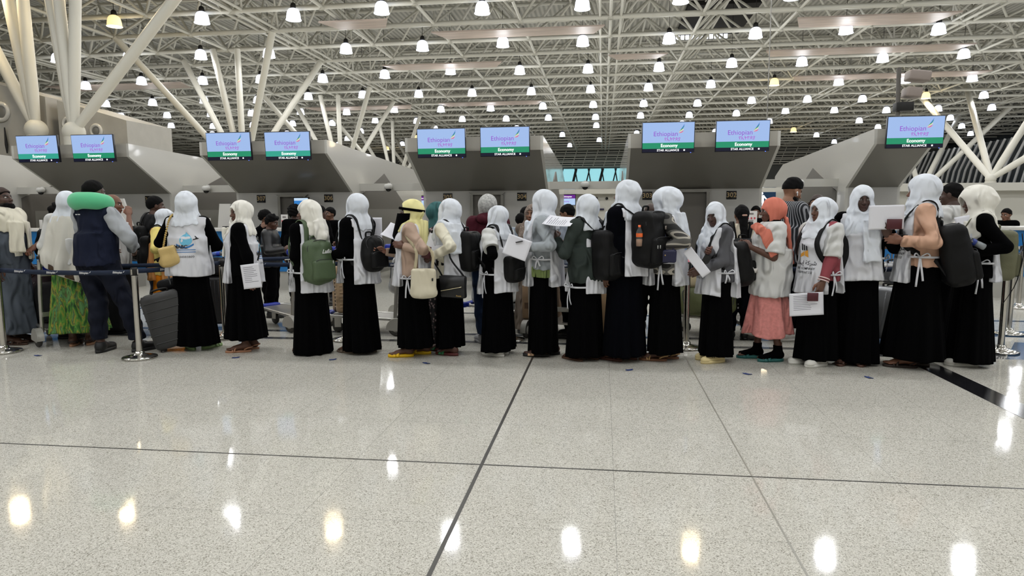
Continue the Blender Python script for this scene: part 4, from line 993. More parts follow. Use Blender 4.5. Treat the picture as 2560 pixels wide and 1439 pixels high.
    def drape(s, mat, zf=1.2, zb=1.2, e=0.045, tails=(), seed=5, name='shawl', side=0.0, neck=0.02):
        lo = np.array([-0.34, -0.34, min([zf, zb]+[t[1][2] for t in tails])-0.1]); hi = np.array([0.34, 0.34, s.hp[2]+0.12]); q = (slice(None),)*3
        f = Field(lo, hi, 0.008*s.res); s.torso(f, e); X, Y, Z = f.pts(q); t = np.clip((Y+0.1)/0.2, 0, 1); f.D = np.maximum(f.D, zb+(zf-zb)*t+side*X+0.012*np.sin(11*X+5*Y)-Z).astype(np.float32)
        f.fn(lambda X, Y, Z, D: np.maximum(D, Z-s.hp[2]-0.02))
        f.ell(s.B((0, -0.01, 1.42)), (0.095+neck, 0.09+neck, 0.045), s.RB, 0.03)
        for (p, k, w_, th) in tails:
            p = np.array(p, float); k = np.array(k, float); ax = nrm(k-p); m = (p+k)/2; out = nrm(np.array([m[0], m[1], 0])+1e-6); xx = nrm(np.cross(ax, out)); Rt = np.stack([xx, np.cross(ax, xx), ax], 1); f.box(m, (w_, th, np.linalg.norm(k-p)/2), th*0.9, Rt, 0.02)
        f.folds(0.012, (0, 0), (15, 24), seed, lo[2], 1.4, 0.2).wrinkle(0.003, seed, 12, 30); V, F = f.mesh(1); return s.add(name, V, F, mat)
    def hair(s, mat, e=0.012, plane=(0.075, 0.172, 0.6, -0.8), lump=0.002, long=None, name='hair', top=0.0):
        H, R = s.Hh, s.RH; c = H((0, -0.02, 0.12)); lo, hi = c-0.18, c+0.2
        if long is not None: lo = np.minimum(lo, np.array(long)-0.12)
        f = Field(lo, hi, 0.006); y0, z0, ny, nz = plane
        f.ell(H((0, -0.012, 0.14)), (0.073+e, 0.093+e, 0.087+e+top), R, 0.002, cut=None)
        if top: f.ell(H((0, 0.0, 0.19)), (0.062+e, 0.075+e, 0.05+top), R, 0.02)
        g = (slice(None),)*3; x, y, z = f.loc(g, s.hp, R); f.D = np.maximum(f.D, ny*(y-y0)+nz*(z-z0)).astype(np.float32)
        if long is not None:
            f.cone(H((0, -0.07, 0.12)), np.array(long), 0.06, 0.035, 0.04)
        f.wrinkle(lump, 9, 60, 60); V, F = f.mesh(1); return s.add(name, V, F, mat)
    def shoe(s, kind, mat, mat2=None, label=None):
        out = []
        for sd in (-1, 1):
            ft = s.foot[sd]; p = np.array([ft['p'][0], ft['p'][1], 0.0]); Rz = rz(ft['a']); g = lambda v: Rz@np.array(v, float)+p
            n = 28; ang = np.linspace(0, 2*PI, n, endpoint=False)
            def outline(gr=0.0):
                pts = []
                for a in ang:
                    y = math.sin(a); x = math.cos(a); wd = 0.036+0.012*max(0, y)**0.8 - 0.004*(abs(y) < 0.3); yy = 0.045+y*(0.132+gr)
                    pts.append((x*(wd+gr)*(1.0 if abs(y) < 0.95 else 0.9) - sd*0.004*y, yy))
                return pts
            if kind in ('sneaker', 'clog'):
                f = Field(p+np.array([-0.17, -0.17, -0.03]), p+np.array([0.17, 0.25, 0.17]), 0.0065)
                f.ell(g((0, -0.05, 0.05)), (0.042, 0.045, 0.05), Rz, 0.02).cone(g((0, -0.03, 0.06)), g((0, 0.09, 0.045)), 0.044, 0.036, 0.03).ell(g((0, 0.122, 0.036)), (0.05, 0.072, 0.04), Rz, 0.02)
                f.cone(g((0, -0.03, 0.06)), g((0, -0.035, 0.115)), 0.045, 0.043, 0.02)
                f.fn(lambda X, Y, Z, D: np.maximum(D, np.maximum(0.016-Z, Z-0.105)))
                V, F = f.mesh(1); o = s.add('shoe', V, F, mat, label=label)
                po = outline(0.016); mb = MB(); V2 = [g((x, y, 0.0)) for x, y in po]+[g((x*1.02, y, 0.03)) for x, y in po]
                mb.add(V2, [tuple(range(n))[::-1], tuple(range(n, 2*n))]+[(i, (i+1) % n, n+(i+1) % n, n+i) for i in range(n)]); s.addmb('shoe_sole', mb, mat2 or mat, parent=o)
                if kind == 'sneaker':
                    mb = MB()
                    for k in range(4): mb.tube([g((-0.022, 0.03+k*0.018, 0.094-k*0.008)), g((0, 0.033+k*0.018, 0.101-k*0.008)), g((0.022, 0.036+k*0.018, 0.094-k*0.008))], 0.003, 5)
                    s.addmb('lace', mb, M('lace_white', (225, 225, 222), 0.6), parent=o)
                else:
                    mb = MB(); mk = M('clog_hole', (70, 62, 48), 0.7)
                    for k in range(5):
                        for sx in (-1, 1): mb.ball(g((sx*0.028, 0.03+k*0.024, 0.066-k*0.004)), (0.012, 0.006, 0.014), 6)
                    s.addmb('cut_out', mb, mk, parent=o)
            else:
                th = {'slide': 0.030, 'flip': 0.018, 'sandal': 0.020}[kind]; po = outline(0.006); mb = MB()
                V2 = [g((x, y, 0.0)) for x, y in po]+[g((x*1.03, y, th)) for x, y in po]
                mb.add(V2, [tuple(range(n))[::-1], tuple(range(n, 2*n))]+[(i, (i+1) % n, n+(i+1) % n, n+i) for i in range(n)]); o = s.addmb('sandal', mb, mat, label=label)
                def band(y0, w_, lift=0.0, skew=0.0, m_=None, t_=0.004):
                    q = [(-0.05, y0-skew, 0.012), (-0.045, y0-skew*0.7, 0.038+lift), (-0.02, y0, 0.062+lift), (0.02, y0, 0.062+lift), (0.045, y0+skew*0.7, 0.038+lift), (0.05, y0+skew, 0.012)]
                    b_ = MB(); ribbon(b_, [g(v) for v in q], w_, t_, [g(v)-g((0, y0, 0.0)) for v in q]); s.addmb('strap', b_, m_ or mat2 or mat, parent=o)
                if kind == 'slide':
                    for k in range(2): band(0.075+k*0.035, 0.03, -0.008-k*0.006)
                elif kind == 'flip':
                    b_ = MB()
                    for sx in (-1, 1): b_.tube(cr([g((0.0, 0.125, th)), g((sx*0.012, 0.11, 0.042)), g((sx*0.038, 0.07, 0.045)), g((sx*0.046, 0.02, th))], 5), 0.005, 6)
                    s.addmb('strap', b_, mat2 or mat, parent=o)
                else:
                    band(0.105, 0.016, -0.016, 0.012); band(0.065, 0.016, -0.004, -0.014)
                    b_ = MB(); q = [(-0.04, -0.02, 0.03), (-0.043, -0.06, 0.05), (-0.025, -0.098, 0.055), (0.025, -0.098, 0.055), (0.043, -0.06, 0.05), (0.04, -0.02, 0.03)]
                    ribbon(b_, [g(v) for v in q], 0.012, 0.004, [g(v)-g((0, -0.05, 0.05)) for v in q]); s.addmb('strap', b_, mat2 or mat, parent=o)
            out.append(o)
        return out
    # surface print on the vest
    def stamp(s, items, front=True):
        if not hasattr(s, 'bvh'): s.bvh = BVHTree.FromPolygons([tuple(v) for v in s.vV], [tuple(int(i) for i in q) for q in s.vF])
        for nm, V, F, mat, off in items:
            V = np.asarray(V, float); out = []
            for p in V:
                x = -p[0] if front else p[0]
                hit = s.bvh.ray_cast(Vector((x, 0.7 if front else -0.7, p[1])), Vector((0, -1 if front else 1, 0)))
                y = hit[0][1] if hit[0] is not None else (0.16 if front else -0.16)
                out.append((x, y+(off if front else -off), p[1]))
            F2 = [f[::-1] for f in F] if front else F
            s.add(nm, out, [list(f) for f in F2], mat, parent=s.vesto, smooth=False)
    def tie(s, mat, sd, z=0.98, hang=0.2, y=0.02, name='vest_tie', dx=0.0):
        x = sd*(0.155*s.bw+0.03+getattr(s, 'te', 0.02)+dx); mb = MB()
        ribbon(mb, [(sd*0.13, 0.15, z+0.02), (x*0.95, 0.09, z+0.005), (x, y, z)], 0.018, 0.003, (sd, 0.5, 0)); ribbon(mb, [(sd*0.13, -0.15, z), (x*0.97, -0.08, z), (x, y, z)], 0.018, 0.003, (sd, -0.5, 0))
        for k, dy in ((1, 0.02), (-1, -0.03)):
            mb.tube(cr([(x, y, z), (x+sd*0.02, y+dy*1.6, z+0.035), (x+sd*0.03, y+dy*2.2, z+0.01), (x+sd*0.01, y, z)], 5), 0.006, 6)
            ribbon(mb, [(x, y, z), (x+sd*0.018, y+dy*0.6, z-hang*0.5), (x+sd*0.008, y+dy, z-hang*(1.0 if k > 0 else 0.8))], 0.016, 0.003, (sd, 0.2, 0))
        return s.addmb(name, mb, mat)
    def held(s, name, mb_or_V, mat, label, cat, F=None, group=None, center=None):
        """a thing carried by this person: its own top-level object, built in the person's frame"""
        V = np.vstack(mb_or_V.V) if isinstance(mb_or_V, MB) else np.asarray(mb_or_V); Fq = mb_or_V.F if isinstance(mb_or_V, MB) else F
        c = V.mean(0) if center is None else np.asarray(center, float)
        o = link(name, arr_mesh(name, (V-c)*s.s, Fq, mat)); o.location = s.world(c); o.rotation_euler = (0, 0, s.yaw)
        tag(o, label, cat, group); o['_c'] = [float(q) for q in c]; return o
    def on(s, o, name, mb_or_V, mat, F=None, label=None):
        V = np.vstack(mb_or_V.V) if isinstance(mb_or_V, MB) else np.asarray(mb_or_V); Fq = mb_or_V.F if isinstance(mb_or_V, MB) else F
        c = np.array(o['_c']); p = link(name, arr_mesh(name, (V-c)*s.s, Fq, mat), o)
        if label: p['label'] = label
        return p
    def paper(s, c, R, w=0.21, h=0.297, bend=0.3, label='', lines=True, roll=0.0, cat='paper', name='paper_sheet', fold=None):
        nu, nv = 10, 14; c = np.array(c, float); u = np.linspace(-0.5, 0.5, nu); v = np.linspace(-0.5, 0.5, nv)
        def P(a, b_, o=0.0): return c+R@np.array([a*w, b_*h, o+bend*h*(b_*b_-0.1)*0.5+roll*w*(a*a)])
        mb = MB().sheet(np.array([[P(a, b_) for b_ in v] for a in u]), 0.0016)
        o = s.held(name, mb, M('paper', (232, 232, 238), 0.55), label, cat)
        if lines:
            t = MB(); r = random.Random(int(c[2]*1000))
            for sd_ in (1,) if lines is True else (1, -1):
                for k in range(9):
                    b0 = 0.36-k*0.075; ln = r.uniform(0.4, 0.75)
                    t.add([P(-0.38, b0, 0.0018*sd_), P(-0.38+ln, b0, 0.0018*sd_), P(-0.38+ln, b0+0.018, 0.0018*sd_), P(-0.38, b0+0.018, 0.0018*sd_)], [(0, 1, 2, 3)])
            s.on(o, 'printed_line', t, M('print_grey', (120, 120, 128), 0.7))
        return o

# ================================================================== bags
def backpack(P, mat, label, size=(0.31, 0.17, 0.45), z=1.13, y=None, x=0.0, tilt=0.0, straps=(-1, 1), pocket=True, mat2=None, extras=None, rad=0.055, cat='backpack', roll=0.0, topz=0.0, pull=(200, 200, 196)):
    w_, d_, h_ = size; yb = (-0.135*P.bw if y is None else y); c = P.B((x, yb-d_/2, z)); Rb = P.RB@rx(tilt)@ry(roll)
    g = lambda v: Rb@np.array(v, float)+c
    f = Field(c-np.array([w_, d_+0.05, h_])*0.75-0.06, c+np.array([w_, d_+0.05, h_])*0.75+0.06, 0.0088)
    f.box(g((0, 0, 0)), (w_/2, d_/2, h_/2), rad, Rb, 0.02).ell(g((0, -0.01, -h_*0.12)), (w_*0.5, d_*0.58, h_*0.40), Rb, 0.05)
    if topz: f.ell(g((0, 0.0, h_*0.46)), (w_*0.34, d_*0.38, topz), Rb, 0.05)
    f.wrinkle(0.0035, int(abs(z*1000)), 20, 20); V, F = f.mesh(2)
    t = empty('backpack', P.world(c), P.yaw, label, cat); cc = c
    def part(nm, V, F, m_, par=None, lab=None):
        o = link(nm, arr_mesh(nm, (np.asarray(V)-cc)*P.s, F, m_), par or t)
        if lab: o['label'] = lab
        return o
    def partmb(nm, mb, m_, par=None, lab=None): return part(nm, np.vstack(mb.V), mb.F, m_, par, lab)
    bo = part('bag_body', V, F, mat)
    if pocket:
        f = Field(g((0, -d_/2, -h_*0.2))-np.array([w_*0.6, 0.12, h_*0.4]), g((0, -d_/2, -h_*0.2))+np.array([w_*0.6, 0.12, h_*0.4]), 0.008)
        f.box(g((0, -d_/2-0.01, -h_*0.2)), (w_*0.41, 0.035, h_*0.235), 0.03, Rb).wrinkle(0.002, 5, 20, 20); V, F = f.mesh(2); po = part('front_pocket', V, F, mat2 or mat)
        mb = MB(); mb.tube(cr([g((-w_*0.39, -d_/2-0.028, -0.02*h_)), g((-w_*0.2, -d_/2-0.042, 0.035*h_)), g((w_*0.2, -d_/2-0.042, 0.035*h_)), g((w_*0.39, -d_/2-0.028, -0.02*h_))], 5), 0.0035, 5); partmb('zip', mb, M('zip_dark', (40, 40, 42), 0.5), po)
        mb = MB(); mb.rbox((-0.006, -0.004, -0.03), (0.006, 0.004, 0.0), 0.003, 1, M=mat4(Rb, g((w_*0.3, -d_/2-0.046, 0.0)))); partmb('zip_pull', mb, M('zip_metal%d' % pull[0], pull, 0.3, 0.6), po)
    mb = MB(); mb.tube(cr([g((-w_*0.3, -d_*0.42, -h_*0.05)), g((-w_*0.46, -d_*0.3, h_*0.3)), g((-w_*0.2, -d_*0.34, h_*0.47)), g((w_*0.2, -d_*0.34, h_*0.47)), g((w_*0.46, -d_*0.3, h_*0.3)), g((w_*0.3, -d_*0.42, -h_*0.05))], 6), 0.0045, 5); partmb('main_zip', mb, M('zip_dark', (40, 40, 42), 0.5), bo)
    mb = MB(); mb.tube(cr([g((-0.04, d_*0.25, h_*0.48+topz*0.5)), g((-0.035, d_*0.2, h_*0.48+topz+0.045)), g((0.035, d_*0.2, h_*0.48+topz+0.045)), g((0.04, d_*0.25, h_*0.48+topz*0.5))], 6), 0.009, 7); partmb('handle', mb, mat2 or mat)
    k = 1.0
    for sd in straps:
        q = [g((sd*0.07, d_*0.42, h_*0.40)), P.B((sd*0.105, -0.10, 1.40)), P.B((sd*0.11, -0.01, 1.455)), P.B((sd*0.115, 0.10, 1.36)), P.B((sd*0.125, 0.165, 1.22)), P.B((sd*0.165, 0.13, 1.08)), P.B((sd*0.195, 0.02, 1.0)), P.B((sd*0.17, -0.1, 0.96)), g((sd*w_*0.36, d_*0.3, -h_*0.42))]
        nn = [(0, 0, 1), (0, -0.4, 1), (0, 0, 1), (0, 1, 0.6), (sd*0.2, 1, 0.1), (sd*0.7, 0.8, 0), (sd, 0.1, 0), (sd*0.8, -0.5, 0), (sd*0.5, -0.5, 0)]
        mb = MB(); ribbon(mb, q, 0.05, 0.010, nn); partmb('shoulder_strap', mb, mat2 or mat)
    return t, g, partmb
def bottle(M_, h, r, liquid, capc, label, level=0.6, name='water_bottle'):
    """a small drink bottle; M_ maps its own axis (z up) into the world"""
    body = MB().lathe([(0.0, 0.0), (r*0.85, 0.0), (r, 0.01), (r, h*0.3), (r*0.93, h*0.36), (r, h*0.42), (r*0.98, h*0.68), (r*0.5, h*0.84), (r*0.36, h*0.88), (r*0.36, h*0.93)], n=20).build(name, M('bottle_clear', (225, 232, 236), 0.08, trans=0.85, alpha=0.55))
    tag(body, label, 'bottle'); body.matrix_world = Matrix(M_)
    MB().lathe([(0, h*0.02), (r*0.9, h*0.02), (r*0.9, h*level), (0, h*level)], n=16).build('drink', M('drink_%d_%d' % liquid[:2], liquid, 0.15), body)
    MB().lathe([(r*0.42, h*0.9), (r*0.42, h), (0, h)], n=14).build('cap', M('cap_%d_%d' % capc[:2], capc, 0.4), body)
    MB().lathe([(r*1.01, h*0.44), (r*1.01, h*0.62)], n=20).build('label_wrap', M('wrap_%d_%d' % capc[:2], capc, 0.4), body)
    return body

# ------------------------------------------------------------------ shared cloth and skin tones
white_h = M('scarf_white', (224, 229, 236), 0.75, sheen=0.1, crease=0.8, cs=11, cst=(1, 1, 0.5), cd_=0.06)
cream_h = M('scarf_cream', (236, 233, 222), 0.75, sheen=0.1, crease=0.8, cs=11, cst=(1, 1, 0.5), cd_=0.06)
black_c = M('cloth_black', (4, 4, 5), 1.0, spec=0.06)
navy_c = M('cloth_navy_black', (6, 7, 12), 1.0, spec=0.06)
vest_w = M('vest_white', (220, 221, 226), 0.6, crease=0.9, cs=7, cst=(1, 1, 0.7), cd_=0.1)
shirt_w = M('shirt_white', (214, 214, 211), 0.8, crease=1.0, cs=8, cd_=0.1)
ny_black = M('nylon_black', (8, 8, 9), 0.6, spec=0.25, crease=0.35, cs=10)
dark_skin, mid_skin, light_skin = (84, 56, 42), (112, 76, 56), (142, 100, 76)
hair_b = M('hair_black', (8, 7, 7), 0.8, spec=0.15, bump=0.6, bs=300)
ink_dark = M('ink_black', (34, 34, 38), 0.7); ink_blue = M('ink_blue', (40, 120, 190), 0.6); ink_lblue = M('ink_pale_blue', (110, 190, 220), 0.6); ink_or = M('ink_orange', (236, 166, 60), 0.6)
def T2(body, size, x, z, **k):
    V, F = text_mesh(body, size, **k); return V[:, [0, 1]]+np.array([x, z]), F
def poly2(p): return np.array(p), [list(range(len(p)))]
def grid_poly(p0, p1, n=6):
    (x0, z0), (x1, z1) = p0, p1; V = [(x0+(x1-x0)*i/n, z) for z in (z0, z1) for i in range(n+1)]
    return np.array(V), [[i, i+1, n+2+i, n+1+i] for i in range(n)]
def back_print(P, z=1.14, x=0.0, k=1.0):
    drop = [(0.075*math.cos(a)*(1-0.15*math.sin(a)), 0.075*math.sin(a)) for a in np.linspace(0, 2*PI, 26, endpoint=False)]; drop[6] = (0.0, 0.10)
    V = np.array([(0, 0)]+[(q[0], q[1]) for q in drop])*0.8*k+np.array([x+0.02, z+0.06]); F = [[0, 1+i, 1+(i+1) % 26] for i in range(26)]
    sw = np.array([(-0.085+0.17*i/8, -0.055+0.035*math.sin(i/8*PI)*(-1)+w_) for w_ in (0, 0.018) for i in range(9)])*k+np.array([x+0.01, z+0.06]); swF = [[i, i+1, 10+i, 9+i] for i in range(8)]
    pl = np.array([(0, 0), (0.05, 0.012), (0.055, 0.02), (0.045, 0.022), (0.02, 0.045), (0.014, 0.044), (0.026, 0.016), (0.006, 0.012)])*k+np.array([x+0.085, z+0.055])
    items = [('drop_mark', V, F, ink_lblue, 0.003), ('swoosh_mark', sw, swF, ink_blue, 0.0045), ('plane_mark', pl, [[0, 1, 2, 3], [0, 3, 6, 7], [3, 4, 5, 6]], ink_dark, 0.0045)]
    items.append(('vest_lettering', *T2('MABC', 0.05*k, x-0.03, z-0.012, bold=0.03), ink_dark, 0.0055))
    items.append(('vest_small_lettering', *T2('5 04083800', 0.03*k, x+0.015, z-0.115, spacing=1.2), ink_dark, 0.004))
    for q in (0.045, 0.068): items.append(('vest_line', *grid_poly((x-0.085*k, z-q*k), (x+0.11*k, z-(q-0.006)*k)), ink_blue, 0.004))
    P.stamp(items, front=False)
AR = '\uFEA9\uFE8E\uFEA0\uFEF3\uFE87 \uFE94\uFEDB\uFEAE\uFEB7'
def front_print(P, z=1.05, x=0.0, k=1.0, logo=True):
    items = [('arabic_lettering', *T2(AR, 0.055*k, x, z, bold=0.006), ink_dark, 0.004), ('company_lettering', *T2('ENT COMPANY', 0.031*k, x, z-0.052*k, bold=0.01), ink_dark, 0.004), ('phone_lettering', *T2('5 0090067222', 0.029*k, x, z-0.088*k, spacing=1.1), ink_dark, 0.004)]
    if logo:
        lx = x-0.02
        for j in range(3): items.append(('tower_mark', *poly2([(lx-0.03+j*0.028, z+0.125), (lx-0.012+j*0.028, z+0.12), (lx-0.018+j*0.03, z+0.185-0.01*j), (lx-0.036+j*0.03, z+0.19-0.01*j)]), ink_dark, 0.004))
        items += [('arrow_mark', *poly2([(lx-0.055, z+0.05), (lx+0.005, z+0.075), (lx+0.005, z+0.115), (lx-0.05, z+0.085)]), ink_or, 0.004), ('arrow_mark', *poly2([(lx+0.012, z+0.07), (lx+0.055, z+0.055), (lx+0.05, z+0.13), (lx+0.012, z+0.11)]), ink_or, 0.004)]
    P.stamp(items, front=True)

# ================================================================== the people
def mk(xy, yaw, H, **k):
    """hands given as photo pixels: L=(px, py, dy, options)"""
    for sd in ('L', 'R'):
        v = k.get(sd)
        if isinstance(v, tuple): k[sd] = dict(v[3] if len(v) > 3 else {}, to=tg(xy, yaw, H, *v[:3]))
    P = Person(xy, yaw, H, **k); P.key = (xy, yaw, H); return P
def lc(P, px, py, dy=0.0): return tg(*P.key, px, py, dy)
def C_(n, c, r=0.8, **k): return M('cloth_'+n, c, r, **dict(dict(spec=0.2, crease=1.0, cs=8, cd_=0.1), **k))

# --- man in the grey robe, at the left edge
robe = C_('robe_grey', (88, 95, 104))
P = mk((-6.74, 6.95), -80, 1.78, skin=(74, 50, 38), sw=1.1, bw=1.1, male=True, head=(-8, 10, 0), label='person with dark beard and brown cap in long grey robe at the left edge')
P.body(beard=(12, 10, 10)); P.top(robe, hem=0.85, e=0.028); P.skirt(robe, z0=1.06, hem=0.12, a=(0.175, 0.23), b=(0.145, 0.2), amp=0.02, nf=7, name='robe_skirt'); P.hair(hair_b, e=0.008)
P.hair(M('cap_brown', (62, 48, 42), 0.8), e=0.016, plane=(0.07, 0.175, 0.25, -0.97), name='cap', lump=0.001)
f = Field(P.Hh((0, 0.04, 0.02))-0.12, P.Hh((0, 0.04, 0.02))+0.12, 0.006); f.ell(P.Hh((0, 0.045, 0.02)), (0.062, 0.066, 0.06), P.RH, 0.02, cut=lambda x, y, z: z-0.028+0*y); f.wrinkle(0.003, 3, 90, 90); V, F = f.mesh(1); P.add('beard', V, F, hair_b)
P.drape(C_('scarf_ivory', (226, 220, 200)), zf=1.18, zb=1.25, e=0.055, tails=[((0.09, 0.16, 1.3), (0.13, 0.19, 0.98), 0.075, 0.014), ((-0.08, 0.17, 1.3), (-0.06, 0.2, 0.9), 0.06, 0.014)], name='scarf')
mb = MB()
for k in range(13): x = 0.07+k*0.0095; mb.tube([(x, 0.19, 0.985), (x+0.004, 0.196, 0.945)], 0.0028, 4)
P.addmb('scarf_fringe', mb, C_('scarf_ivory', (226, 220, 200)))
P.shoe('sandal', M('leather_brown', (70, 46, 32), 0.6))

# --- boy in the blue jacket, hand on the trolley
P = mk((-6.42, 7.35), -50, 1.62, skin=(112, 72, 52), male=True, head=(-25, 18, 0), bow=6, L=(78, 622, -0.35, dict(curl=0.7, bare=True, back=(0, 0, 1))), label='person in bright blue jacket leaning with one bare forearm on a trolley handle', res=1.2)
P.body(); P.top(C_('jacket_blue', (18, 40, 150)), hem=0.85, e=0.03, sides=(1,), sleeves=True); P.sleeves(C_('jacket_blue', (18, 40, 150)), sides=(-1,), short=0.9); P.pants(black_c); P.shoe('sneaker', M('shoe_black', (20, 20, 20), 0.5)); P.hair(hair_b, e=0.022, lump=0.010)
P.top(C_('collar_blue', (24, 48, 170)), e=0.036, hem=1.34, sleeves=False, collar=0.05, name='jacket_collar', boxy=None)
backpack(P, ny_black, 'small black bag on the back of the person in the bright blue jacket', (0.24, 0.12, 0.32), z=1.16, straps=(-1,), pocket=False)

# --- woman in the white shawl and green patterned skirt
def green_print():
    m, nt, b, N, L = node_mat('skirt_green_print'); tc = N('ShaderNodeTexCoord'); mp = N('ShaderNodeMapping'); mp.inputs['Scale'].default_value = (15, 15, 4.0); L(tc.outputs['Object'], mp.inputs[0])
    n = N('ShaderNodeTexNoise'); n.inputs['Scale'].default_value = 1.4; n.inputs['Detail'].default_value = 5; n.inputs['Distortion'].default_value = 0.6; L(mp.outputs[0], n.inputs['Vector'])
    r = N('ShaderNodeValToRGB'); e = r.color_ramp.elements; e[0].position = 0.30; e[0].color = (*srgb(16, 30, 14), 1); e[1].position = 0.78; e[1].color = (*srgb(150, 190, 140), 1)
    for p, c in ((0.40, (40, 92, 28)), (0.48, (86, 142, 50)), (0.53, (150, 140, 46)), (0.57, (60, 80, 46)), (0.63, (96, 150, 80)), (0.70, (46, 84, 80))):
        q = e.new(p); q.color = (*srgb(*c), 1)
    L(n.outputs['Fac'], r.inputs[0]); L(r.outputs[0], b.inputs['Base Color']); b.inputs['Roughness'].default_value = 0.75; return m
P = mk((-5.93, 6.93), 18, 1.73, skin=dark_skin, head=(8, 0, 0), sw=1.02, bw=1.08, L=dict(to=(-0.2, 0.16, 0.95)), R=dict(to=(0.18, 0.2, 1.0)), label='person in long white shawl with woven border over green patterned skirt', feet=dict(l=(-0.03, -0.02), r=(0.12, 0.03)))
shawl_w = C_('shawl_white', (216, 213, 202), 0.85, crease=0.5, cs=10, cst=(1, 1, 0.25), cd_=0.1)
P.body(); P.top(shirt_w, hem=0.9); P.skirt(green_print(), z0=1.04, hem=0.16, a=(0.16, 0.27), b=(0.13, 0.23), amp=0.032, nf=11, name='skirt', off=(0.04, 0))
P.hijab(white_h, e=0.006, zf=1.33, zb=1.33, seed=11)
P.skirt(shawl_w, z0=1.40, hem=0.80, a=(0.15, 0.265), b=(0.12, 0.215), amp=0.02, nf=9, seed=8, name='shawl', pw=0.5, off=(-0.03, 0.01), tilt=(-0.55, 0.1))
bord = M('woven_border', (70, 52, 34), 0.8, var=0.5, vs=60); P.skirt(bord, z0=0.815, hem=0.765, a=(0.262, 0.27), b=(0.213, 0.22), amp=0.021, nf=9, seed=8, name='shawl_border', pw=0.5, off=(-0.03, 0.01), tilt=(-0.55, 0.1)) if False else None
mb = MB(); th = np.linspace(0, 2*PI, 90, endpoint=False); mb_pts = []
for t in th: mb_pts.append((-0.03+0.272*math.cos(t), 0.01+0.222*math.sin(t), 0.83-0.55*0.265*math.cos(t)+0.02*math.sin(t)))
ribbon(mb, mb_pts+[mb_pts[0]], 0.05, 0.008, [(math.cos(t), math.sin(t), 0.0) for t in list(th)+[0]], smooth=False); P.addmb('shawl_border', mb, bord)
P.shoe('sandal', M('sandal_tan', (176, 132, 100), 0.6), M('strap_dark', (40, 34, 32), 0.6))

# --- man in the navy varsity jacket with green neck pillow
P = mk((-5.35, 6.62), -4, 1.83, skin=(80, 54, 42), sw=1.0, bw=0.98, male=True, head=(-12, -4, 0), feet=dict(l=(-0.02, 0.0), r=(0.33, 0.10), la=12, ra=-18), L=dict(to=(-0.2, 0.32, 1.0)), R=dict(to=(0.2, 0.24, 1.0), pole=(1, -0.4, -0.6)), label='person seen from behind in navy jacket with grey sleeves and dark trousers')
nv = C_('jacket_navy', (22, 28, 48)); P.body(toes=False); P.top(nv, hem=0.86, e=0.026, sleeves=False, wr=0.006, boxy=0.012); P.sleeves(C_('sleeve_grey', (176, 180, 184)), e=0.028, clip=-0.02)
P.top(C_('rib_teal', (28, 70, 84)), e=0.036, hem=0.845, sleeves=False, name='shirt_hem', boxy=0.004) if False else None
P.pants(C_('trousers_navy', (18, 22, 36)), e=0.03, cut=0.02); P.shoe('sneaker', M('shoe_black', (20, 20, 20), 0.5)); P.hair(hair_b, e=0.010, plane=(0.07, 0.18, 0.5, -0.86))
mb = MB(); c0 = P.B((0, -0.192, 1.31)); mb.prism([(-0.022, -0.004), (-0.01, -0.004), (-0.008, 0.0), (0.008, 0.0), (0.01, -0.004), (0.022, -0.004), (0.022, 0.006), (0.008, 0.004), (-0.008, 0.004), (-0.022, 0.006)], 1, -0.205, -0.196)
P.addmb('jacket_mark', mb.xform(mat4(None, (0, 0, 1.335))), M('mark_white', (220, 220, 220), 0.5))
f = Field((-0.3, -0.3, 1.30), (0.3, 0.3, 1.62), 0.0085)
for t in np.linspace(R_(-215), R_(35), 26):
    f.ell(P.B((0.125*math.cos(t), -0.03+0.105*math.sin(t), 1.45+0.018*(-math.sin(t)))), (0.066, 0.062, 0.060), None, 0.04)
f.wrinkle(0.0025, 2, 18, 18); V, F = f.mesh(2)
P.held('neck_pillow', V, M('pillow_green', (92, 196, 142), 0.85, sheen=0.3, bump=0.1, bs=200), 'mint green travel pillow around the neck of the person in the navy jacket', 'neck pillow', F=F.tolist())

# --- bald man in a white shirt, hand at his mouth
P = mk((-6.02, 7.75), -62, 1.72, skin=(118, 78, 58), male=True, sw=1.1, bw=1.05, head=(-5, -6, 0), R=(322, 535, -0.05, dict(curl=0.75, pole=(0.6, -0.2, -1), bare=True)), label='bald person in white shirt touching mouth, behind the navy jacket', res=1.2)
P.body(); P.top(shirt_w, hem=0.8, e=0.03, sleeves=False); P.sleeves(shirt_w, short=0.75, e=0.03); P.pants(black_c); P.shoe('sneaker', M('shoe_black', (20, 20, 20), 0.5))

# --- man in the black football shirt
P = mk((-5.80, 8.25), -22, 1.70, skin=dark_skin, male=True, sw=1.1, bw=1.08, head=(-25, -5, 0), label='person with short black hair and black shirt looking away, under sign 308', res=1.2)
P.body(); P.top(C_('shirt_black2', (26, 26, 28)), hem=0.82, e=0.03, sleeves=False); P.sleeves(C_('shirt_black2', (26, 26, 28)), short=0.9); P.pants(C_('jeans_dark', (34, 46, 68))); P.shoe('sneaker', M('shoe_black', (20, 20, 20), 0.5)); P.hair(hair_b, e=0.012)
backpack(P, ny_black, 'black backpack of the person in the black shirt under sign 308', (0.28, 0.15, 0.42), z=1.08, straps=(-1,), x=-0.05)

